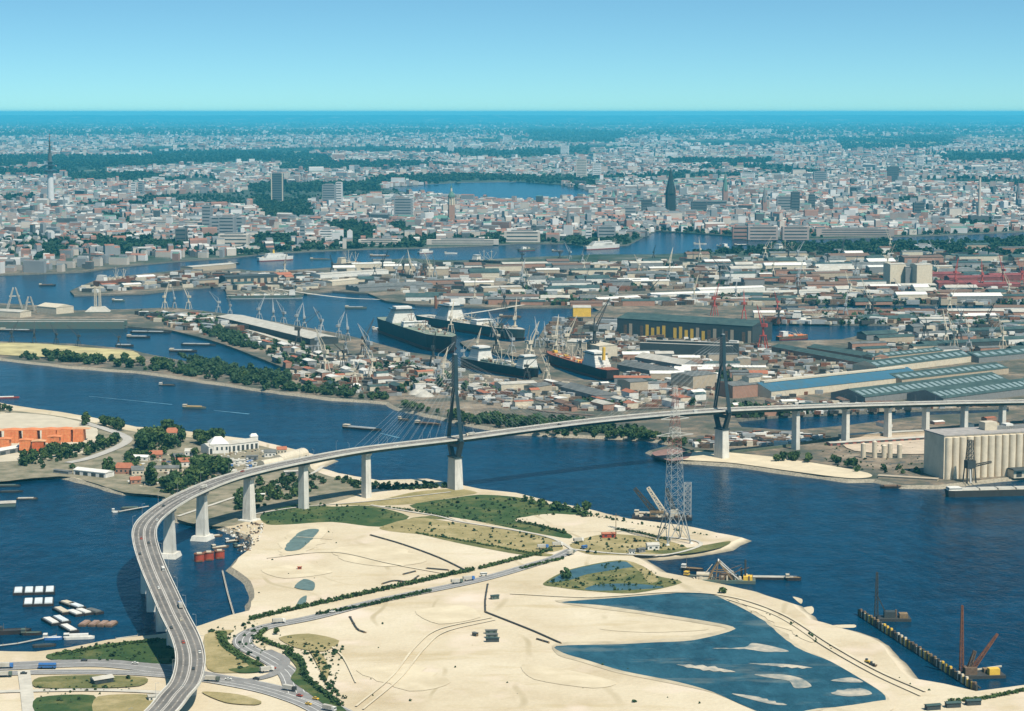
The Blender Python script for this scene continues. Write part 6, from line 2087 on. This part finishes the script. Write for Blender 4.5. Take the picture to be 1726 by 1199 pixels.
lm(680, 371, 30, 36, 26, CW[4], 'wide grey office tower left of the domed church', ang=-4)
lm(694, 370, 6, 46, 18, CW[0], 'narrow white tower beside the wide grey office tower')
lm(350, 392, 15, 44, 30, CW[4], 'grey tower of the hospital group on the left', ang=-5)
lm(384, 396, 58, 30, 40, CW[4], 'wide grey brewery block behind the hospital tower')
lm(384, 416, 26, 50, 34, CW[4], 'pale striped high-rise above the landing stages', ang=-5)
lm(395, 419, 50, 24, 44, CW[1], 'stepped base block of the pale striped high-rise')
lm(336, 413, 12, 20, 20, CW[0], 'bright white cube house on the river slope')
lm(306, 412, 18, 26, 26, CW[5], 'dark block left of the bright white cube')
lm(322, 412, 8, 20, 20, CW[0], 'thin white slab between dark block and white cube')
lm(290, 383, 100, 10, 30, CW[1], 'long curved pale street front on the left', 'terrace')
lm(290, 403, 60, 8, 24, CW[2], 'long pinkish housing row below the pale street front', 'terrace')
lm(150, 368, 40, 12, 40, CW[5], 'long dark hall on the left', 'hall')
lm(1090, 361, 18, 24, 26, CW[5], 'dark office block left of the black spire')
lm(1178, 362, 26, 22, 28, CW[5], 'dark office block right of the black spire')
lm(1206, 352, 62, 12, 30, CW[5], 'long dark roof behind the right dark office block', 'office_block')
lm(1060, 370, 24, 20, 26, CW[4], 'grey office block left of the dark one')
lm(1340, 362, 14, 38, 24, CW[5], 'dark slim tower right of the old town')
lm(1322, 360, 26, 28, 26, CW[4], 'grey slab left of the dark slim tower')
lm(1382, 312, 22, 22, 30, CW[4], 'distant blue-grey slab in the upper right city')
lm(1505, 311, 18, 30, 28, CW[5], 'distant dark slab tower in the upper right city')
lm(1398, 362, 10, 26, 20, CW[5], 'narrow dark block in the right city')
lm(1368, 362, 10, 34, 20, CW[5], 'narrow tall dark block in the right city')
lm(1690, 389, 17, 15, 24, CW[0], 'bright white cube at the right river bank')
lm(1555, 423, 26, 10, 24, CW[0], 'bright white shed by the upper right river', 'hall')
lm(1548, 368, 18, 26, 26, CW[5], 'dark block left of the tall chimney')
lm(1260, 306, 24, 14, 30, CW[0], 'distant pale block group')
lm(980, 300, 18, 30, 26, CW[1], 'distant pale tower pair behind the lake, left')
lm(1006, 300, 14, 24, 26, CW[0], 'distant pale tower pair behind the lake, right')
lm(855, 242, 14, 12, 60, CW[0], 'far pale high-rise on the northern skyline')
lm(760, 255, 10, 14, 50, CW[0], 'far white tower block in the northern suburbs')
lm(1275, 226, 50, 8, 60, CW[0], 'far pale housing estate near the horizon')
lm(952, 262, 14, 16, 50, CW[0], 'far pinkish tower block in the northern suburbs')
lm(1550, 282, 12, 16, 40, CW[0], 'far pale tower block at the upper right')
lm(1285, 404, 50, 22, 30, CW[2], 'long orange brick warehouse in the old port', 'warehouse')
lm(1248, 402, 28, 20, 30, CW[3], 'brick warehouse left of the orange one', 'warehouse')
lm(1340, 404, 44, 22, 30, CW[2], 'orange brick warehouse right of the long one', 'warehouse')
lm(1440, 398, 130, 12, 30, CW[2], 'very long low brick quay building in the right city', 'warehouse')
lm(640, 414, 70, 10, 30, CW[1], 'pale landing-stage building by the river', 'terrace')
lm(780, 412, 120, 8, 26, CW[1], 'long pale quay front below the domed church', 'terrace')
lm(880, 408, 60, 18, 28, CW[1], 'cream river front block left of the liner', 'terrace')
lm(900, 402, 8, 22, 20, CW[5], 'dark narrow block near the liner quay')
lm(992, 406, 10, 22, 20, CW[0], 'white narrow block behind the liner')
lm(1022, 404, 30, 22, 30, CW[4], 'grey wide office block behind the liner')
lm(550, 402, 22, 14, 26, CW[0], 'pale museum block beside the river park', 'office_block')
lm(510, 404, 8, 24, 18, CW[4], 'slim grey tower left of the pale museum block')
p = W(1650, 376, LAND_Z)
t = thing('chimney', 'tall pale power station chimney at the right', 'chimney', p)
MB().tube((0, 0, -1), (0, 0, 150), 6, 3.6, 14).build('shaft', CW[1], t)
MB().tube((0, 0, 150), (0, 0, 155), 4, 4, 14).build('rim', DARK, t)
MB().box(0, 10, -.5, 60, 40, 24).build('boiler_house', CW[5], t)


# ---- fabric generators in numpy
def gables(name, B, wi, ri, walls, roofs):
    """B rows: x, y, L, D, H, rise, rot -> one mesh"""
    n = len(B)
    ux = np.array([-.5, .5, .5, -.5, -.5, .5, .5, -.5, -.5, .5])
    uy = np.array([-.5, -.5, .5, .5, -.5, -.5, .5, .5, 0, 0])
    c, s = np.cos(B[:, 6:7]), np.sin(B[:, 6:7])
    lx, ly = ux * B[:, 2:3], uy * B[:, 3:4]
    X = B[:, 0:1] + lx * c - ly * s
    Y = B[:, 1:2] + lx * s + ly * c
    Z = np.zeros((n, 10))
    Z[:, :4] = LAND_Z - .5
    Z[:, 4:8] = LAND_Z + B[:, 4:5]
    Z[:, 8:] = LAND_Z + B[:, 4:5] + B[:, 5:6]
    V = np.stack([X, Y, Z], 2).reshape(-1, 3)
    quads = np.array([[0, 1, 5, 4], [1, 2, 6, 5], [2, 3, 7, 6], [3, 0, 4, 7], [4, 5, 9, 8], [6, 7, 8, 9]])
    tris = np.array([[5, 6, 9], [7, 4, 8]])
    off = (np.arange(n) * 10)[:, None, None]
    loops = np.concatenate([(quads[None] + off).reshape(n, -1), (tris[None] + off).reshape(n, -1)], 1)     # n x 30
    me = bpy.data.meshes.new(name)
    me.vertices.add(len(V))
    me.vertices.foreach_set('co', V.astype(np.float32).ravel())
    me.loops.add(n * 30)
    me.loops.foreach_set('vertex_index', loops.astype(np.int32).ravel())
    st = np.concatenate([np.arange(6) * 4, 24 + np.arange(2) * 3])
    me.polygons.add(n * 8)
    me.polygons.foreach_set('loop_start', (st[None] + (np.arange(n) * 30)[:, None]).astype(np.int32).ravel())
    for m in walls + roofs: me.materials.append(m)
    me.polygons.foreach_set('use_smooth', np.zeros(n * 8, dtype=bool))
    mi = np.stack([wi, wi, wi, wi, ri + len(walls), ri + len(walls), wi, wi], 1)
    me.polygons.foreach_set('material_index', mi.astype(np.int32).ravel())
    me.update()
    me.validate()
    return me


def Wn(x, y, z=LAND_Z):
    a, b = (x - 863) / FPX, -(y - 599.5) / FPX
    dz = -SP_ + b * CP
    t = (z - CAMH) / dz
    return a * t, (CP + b * SP_) * t


BANDS = [[(-40, 263), (250, 262), (420, 256), (560, 263), (560, 275), (350, 272), (230, 280), (-40, 283)], [(470, 278), (640, 272), (740, 276), (800, 282), (640, 288), (470, 290)],
         [(620, 300), (760, 296), (880, 298), (1000, 308), (1020, 326), (1000, 320), (940, 309), (870, 304), (780, 305), (700, 309), (640, 315)], [(1120, 268), (1300, 268), (1310, 278), (1130, 279)],
         [(1580, 262), (1740, 260), (1740, 274), (1590, 275)], [(540, 378), (600, 374), (640, 390), (630, 404), (560, 402)], [(425, 398), (500, 398), (500, 413), (430, 416)], [(55, 418), (95, 416), (102, 434), (62, 438)],
         [(110, 298), (250, 292), (280, 300), (250, 310), (120, 308)], [(430, 330), (520, 340), (540, 372), (440, 376)], [(640, 378), (690, 380), (700, 400), (660, 398)], [(120, 345), (260, 342), (270, 352), (130, 356)],
         [(170, 362), (230, 372), (220, 385), (180, 378)], [(1400, 232), (1620, 228), (1600, 250), (1420, 254)], [(880, 215), (1060, 222), (1040, 242), (900, 240)], [(150, 412), (330, 408), (330, 420), (150, 424)],
         [(1440, 338), (1560, 334), (1560, 346), (1440, 350)], [(0, 330), (60, 330), (60, 342), (0, 344)], [(420, 312), (640, 310), (640, 322), (430, 326)], [(1600, 372), (1680, 372), (1690, 384), (1610, 386)]]


def nmask(x, y, f, seed):
    return noise.noise(Vector((x * f, y * f * .45, seed))) + .5 * noise.noise(Vector((x * f * 2.7, y * f * 1.3, seed + 5)))


def city_pts(n, y0, y1, bias=1.0):
    out = []
    while len(out) < n:
        x = random.uniform(-130, 1856)
        y = y0 + (y1 - y0) * random.random() ** bias
        q = (x, y)
        if any(inside(q, b) for b in BANDS) or inside(q, W1) or inside((x, y + 3), W1) or inside(q, ALSTER) or inside((x, y - 2), ALSTER): continue
        X, Y = Wn(x, y)
        if nmask(X, Y, .0006, 1.5) < -.28: continue
        out.append((x, y, X, Y))
    return out


def mkB(P, grow):
    n = len(P)
    B = np.zeros((n, 7))
    A = np.array(P)
    B[:, 0], B[:, 1] = A[:, 2], A[:, 3]
    far = np.clip((B[:, 1] - 5000) / 9000, 0, 2)
    B[:, 2] = rng.uniform(9, 26, n) * (1 + far * grow) * rng.choice([1, 1, 1, 1, 1, 1, 2.4], n)
    B[:, 3] = rng.uniform(9, 15, n) * (1 + far * grow)
    B[:, 4] = rng.choice([8, 11, 13, 15, 17, 19, 26, 36], n, p=[.12, .16, .2, .2, .15, .1, .05, .02]) * (1 + far * .15)
    B[:, 5] = rng.uniform(0.3, 5.5, n)
    B[:, 6] = rng.choice([-.15, .25, 1.2, .7, 1.75], n) + rng.normal(0, .12, n)
    for i in range(n):                                  # street grid: a direction for each quarter, houses in rows along it
        qx, qy = math.floor(B[i, 0] / 650 + .3 * math.sin(B[i, 1] / 500)), math.floor(B[i, 1] / 900)
        a = ((qx * 73 + qy * 151) % 97) / 97 * 1.5 - .75
        c, s = math.cos(a), math.sin(a)
        u, v = B[i, 0] * c + B[i, 1] * s, -B[i, 0] * s + B[i, 1] * c
        v = round(v / 46) * 46 + (i % 2) * 15 + random.uniform(-1.5, 1.5)
        nx, ny = u * c - v * s, u * s + v * c
        if B[i, 1] < 11000:
            q = px((nx, ny, LAND_Z))
            if not (inside(q, W1) or inside((q[0], q[1] + 3), W1) or inside(q, ALSTER)): B[i, 0], B[i, 1] = nx, ny
        B[i, 6] = a + (math.pi / 2 if i % 9 == 0 else 0) + random.uniform(-.04, .04)
    wi = rng.choice(6, n, p=[.19, .24, .15, .15, .17, .10])
    ri = rng.choice(4, n, p=[.26, .44, .2, .1])
    return B, wi, ri


near = [q for q in city_pts(1500, 384, 462, .8) if q[1] > 384]
near = [q for q in near if is_free(Vector((q[2], q[3], 0)), 12) and q[1] < 455 - max(0, (q[0] - 100)) * .06 + 8 and (q[0] < 1000 or q[1] < 396)]
near.sort(key=lambda q: q[3])
MARKS = [(86, 'the television tower'), (230, 'the twin slabs'), (336, 'the bright white cube house'), (384, 'the pale striped high-rise'), (468, 'the dark slab tower'), (562, 'the grey hotel tower'), (680, 'the wide grey office tower'), (761, 'the domed church'),
         (880, 'the cream river front'), (992, 'the white liner'), (1130, 'the black spire'), (1222, 'the green spire'), (1340, 'the dark slim tower'), (1505, 'the distant dark slab'), (1650, 'the tall chimney'), (1716, 'the right frame edge')]
B, wi, ri = mkB(near, 0)
nind = min(230, len(near))
for i in range(nind):
    me = gables('city_house', np.concatenate([[[0, 0]], B[i:i + 1, 2:]], 1), wi[i:i + 1] * 0, ri[i:i + 1] * 0, [CW[wi[i]]], [CROOF[ri[i]]])
    me.transform(Matrix.Translation((0, 0, -LAND_Z)))
    o = bpy.data.objects.new('city_house', me)
    COL.objects.link(o)
    o.location = (B[i, 0], B[i, 1], LAND_Z)
    xm = near[i][0]
    k = min(MARKS, key=lambda m_: abs(m_[0] - xm))
    side = 'left of' if xm < k[0] - 6 else 'right of' if xm > k[0] + 6 else 'below'
    sz = 'tall' if B[i, 4] > 18 else 'low' if B[i, 4] < 12 else 'mid-height'
    ln = 'long ' if B[i, 2] > 36 else 'narrow ' if B[i, 2] < 20 else ''
    tag(o, f'{sz} {ln}{CWN[wi[i]]} city house with {CRN[ri[i]]} {side} {k[1]}', 'house', 'city houses near the river')
rest = near[nind:] + city_pts(13500, 318, 400) + city_pts(14500, 262, 330) + city_pts(9000, 219, 268, .75) + city_pts(1800, 199, 222, .6)
rest = [q for q in rest if q[3] > 11000 or is_free(Vector((q[2], q[3], 0)), 6)]
B, wi, ri = mkB(rest, .55)
o = bpy.data.objects.new('city_fabric', gables('city_fabric', B, wi, ri, CW, CROOF))
COL.objects.link(o)
tag(o, 'mass of far city houses spreading to the horizon', 'city', kind='stuff')


# ---- far trees: one mass of leaf-clump crowns
def forest(name, P, h0, h1, nq, lab, seed):
    r = np.random.default_rng(seed)
    vs = [crown(seed + k, nq, .62, .3 if nq < 20 else .2, 6, .05) for k in range(6)]
    Vs = []
    for k in range(6):
        Q = P[k::6]
        if not len(Q): continue
        a = r.uniform(0, 6.28, len(Q))
        h = r.uniform(h0, h1, len(Q)) * Q[:, 2]
        c, s = np.cos(a)[:, None, None], np.sin(a)[:, None, None]
        b = vs[k][None]
        X = (b[..., 0] * c - b[..., 1] * s) * h[:, None, None] * 1.15 + Q[:, 0][:, None, None]
        Y = (b[..., 0] * s + b[..., 1] * c) * h[:, None, None] * 1.15 + Q[:, 1][:, None, None]
        Z = b[..., 2] * h[:, None, None] + LAND_Z - .3
        Vs.append(np.stack([X, Y, Z], -1).reshape(-1, 4, 3))
    o = bpy.data.objects.new(name, quads_mesh(name, np.concatenate(Vs), M_LEAF2))
    COL.objects.link(o)
    return tag(o, lab, 'trees', kind='stuff')


T = []
for b in BANDS:
    xs, ys = [q[0] for q in b], [q[1] for q in b]
    area = (max(xs) - min(xs)) * (max(ys) - min(ys))
    for _ in range(int(area / (6 if max(ys) < 330 else 11))):
        q = (random.uniform(min(xs), max(xs)), random.uniform(min(ys), max(ys)))
        if inside(q, b) and not inside(q, ALSTER): T.append((*Wn(*q), 1.0 if q[1] > 330 else 1.5))
n_ = 0
while n_ < 21000:
    x, y = random.uniform(-130, 1856), random.uniform(222, 430)
    if inside((x, y), W1) or inside((x, y + 2), W1) or inside((x, y), ALSTER): continue
    X, Y = Wn(x, y)
    if nmask(X, Y, .0009, 4.5) < -.12 and random.random() < .7: continue
    if Y < 9000 and not is_free(Vector((X, Y, 0)), 2): continue
    T.append((X, Y, 1.0 if y > 320 else 1.5))
    n_ += 1
forest('far_wood', np.array(T), 9, 15, 14, 'far trees and woods between the city houses', 50)
T = []
while len(T) < 7000:
    x, y = random.uniform(-130, 1856), 189 + 6 + 34 * random.random()
    X, Y = Wn(x, y)
    if nmask(X, Y, .00025, 8.5) < -.1: continue
    T.append((X, Y, 2.2))
forest('far_wood', np.array(T), 12, 22, 10, 'distant forest below the horizon', 80)
T = []
HTZ = [SZ, HZ[2][0], HZ[3][0], HZ[4][0], HZ[5][0], HZ[8][0], HZ[1][0], HZ[9][0], HZ[10][0]]
while len(T) < 1500:
    b = random.choice(HTZ)
    q = (random.uniform(min(p[0] for p in b), max(p[0] for p in b)), random.uniform(min(p[1] for p in b), max(p[1] for p in b)))
    if not inside(q, b) or in_water(q, 2): continue
    p = W(*q, LAND_Z)
    if nmask(p.x, p.y, .004, 2.5) < .05 or not is_free(p, 1): continue
    T.append((p.x, p.y, 1.0))
forest('harbour_scrub', np.array(T), 4, 10, 26, 'scrub and street trees among the harbour yards', 90)
T = []
for b in ([(-20, 601), (100, 611), (230, 623), (330, 637), (440, 656), (560, 668), (650, 678), (650, 672), (560, 658), (440, 644), (330, 622), (240, 610), (120, 604)], [(300, 600), (440, 628), (490, 632), (480, 650), (420, 640), (330, 622)],
          [(330, 545), (400, 565), (440, 590), (400, 585), (340, 562)], [(780, 714), (980, 730), (1090, 740), (1100, 732), (980, 716), (800, 702)]):
    for p in sample(b, 110, 3.5): T.append((p.x, p.y, 1.0))
forest('bank_scrub', np.array(T), 5, 11, 60, 'dense bushes under the trees of the far river bank', 95)
T = []
for b in ([(268, 830), (290, 812), (340, 788), (384, 784), (390, 806), (330, 822), (288, 836)], [(30, 776), (90, 761), (150, 755), (182, 741), (198, 741), (196, 750), (150, 768), (90, 780), (40, 788)],
          [(230, 750), (245, 732), (290, 730), (312, 744), (300, 760), (238, 762)], [(395, 835), (440, 815), (520, 802), (560, 806), (525, 830), (440, 858), (395, 868)], [(560, 808), (640, 818), (760, 823), (700, 826), (600, 826)]):
    for p in sample(b, 70, 2.2): T.append((p.x, p.y, 1.0))
forest('island_scrub', np.array(T), 2.5, 5, 60, 'dense undergrowth below the island trees', 97)

T = []
for b, n in (([(690, 852), (760, 840), (870, 838), (1000, 866), (880, 872), (955, 898), (900, 898), (740, 868)], 260), ([(440, 868), (500, 850), (625, 853), (690, 871), (560, 880), (450, 884)], 150), ([(640, 889), (770, 881), (935, 909), (900, 932), (720, 902)], 120),
             ([(960, 918), (1020, 900), (1110, 908), (1160, 925), (1100, 936), (990, 934)], 110), ([(915, 984), (1045, 944), (1150, 982), (1070, 1000), (940, 990)], 160), ([(80, 1103), (190, 1084), (290, 1078), (290, 1118), (90, 1112)], 200),
             ([(62, 1145), (245, 1142), (235, 1158), (62, 1200)], 90), ([(345, 1062), (440, 1045), (450, 1120), (400, 1134)], 120), ([(470, 1070), (580, 1090), (560, 1180), (520, 1110)], 130), ([(870, 836), (1060, 880), (1250, 912), (1150, 897), (980, 868)], 120),
             ([(430, 930), (520, 880), (600, 900), (560, 1000), (430, 1010)], 12), ([(600, 1040), (1000, 1090), (1200, 1190), (620, 1190)], 16), ([(1200, 1005), (1330, 1040), (1500, 1150), (1640, 1190), (1300, 1060)], 18), ([(1370, 750), (1560, 735), (1560, 800), (1400, 790)], 120)):
    for p in sample(b, n, 1.0): T.append((p.x, p.y, random.choice((.6, .8, 1, 1.5))))
forest('ground_scrub', np.array(T), .7, 1.9, 16, 'low scrub and tufts on the sand and the fields', 99)

# ------------------------------------------------------------------ labels: where look-alikes are few, say which one by its place
from collections import defaultdict
same = defaultdict(list)
for o in list(COL.objects):
    if o.parent is None and o.get('label'): same[o['label']].append(o)
bpy.context.view_layer.update()
for lab, L_ in same.items():
    if 1 < len(L_) <= 12 and len(lab.split()) <= 12:
        for i, o in enumerate(sorted(L_, key=lambda o: px(o.matrix_world.translation)[0])):
            o['label'] = lab + (f', {ORD[i]} from left' if i else ', leftmost such')

# ------------------------------------------------------------------ haze: one closed box of even, pale air
mb = MB()
mb.box(0, 56000, -2.5, 124000, 116000, 392.5)
hz = mb.build('haze', [])
hm = bpy.data.materials.new('haze_air')
hm.use_nodes = True
ht = hm.node_tree
ht.nodes.clear()
ho = ht.nodes.new('ShaderNodeOutputMaterial')
pv = ht.nodes.new('ShaderNodeVolumePrincipled')
pv.inputs['Color'].default_value = (0.1, 0.72, 1.0, 1)
pv.inputs['Density'].default_value = 0.000025
pv.inputs['Anisotropy'].default_value = 0.0
ht.links.new(pv.outputs[0], ho.inputs['Volume'])
hz.data.materials.append(hm)
tag(hz, kind='stuff')
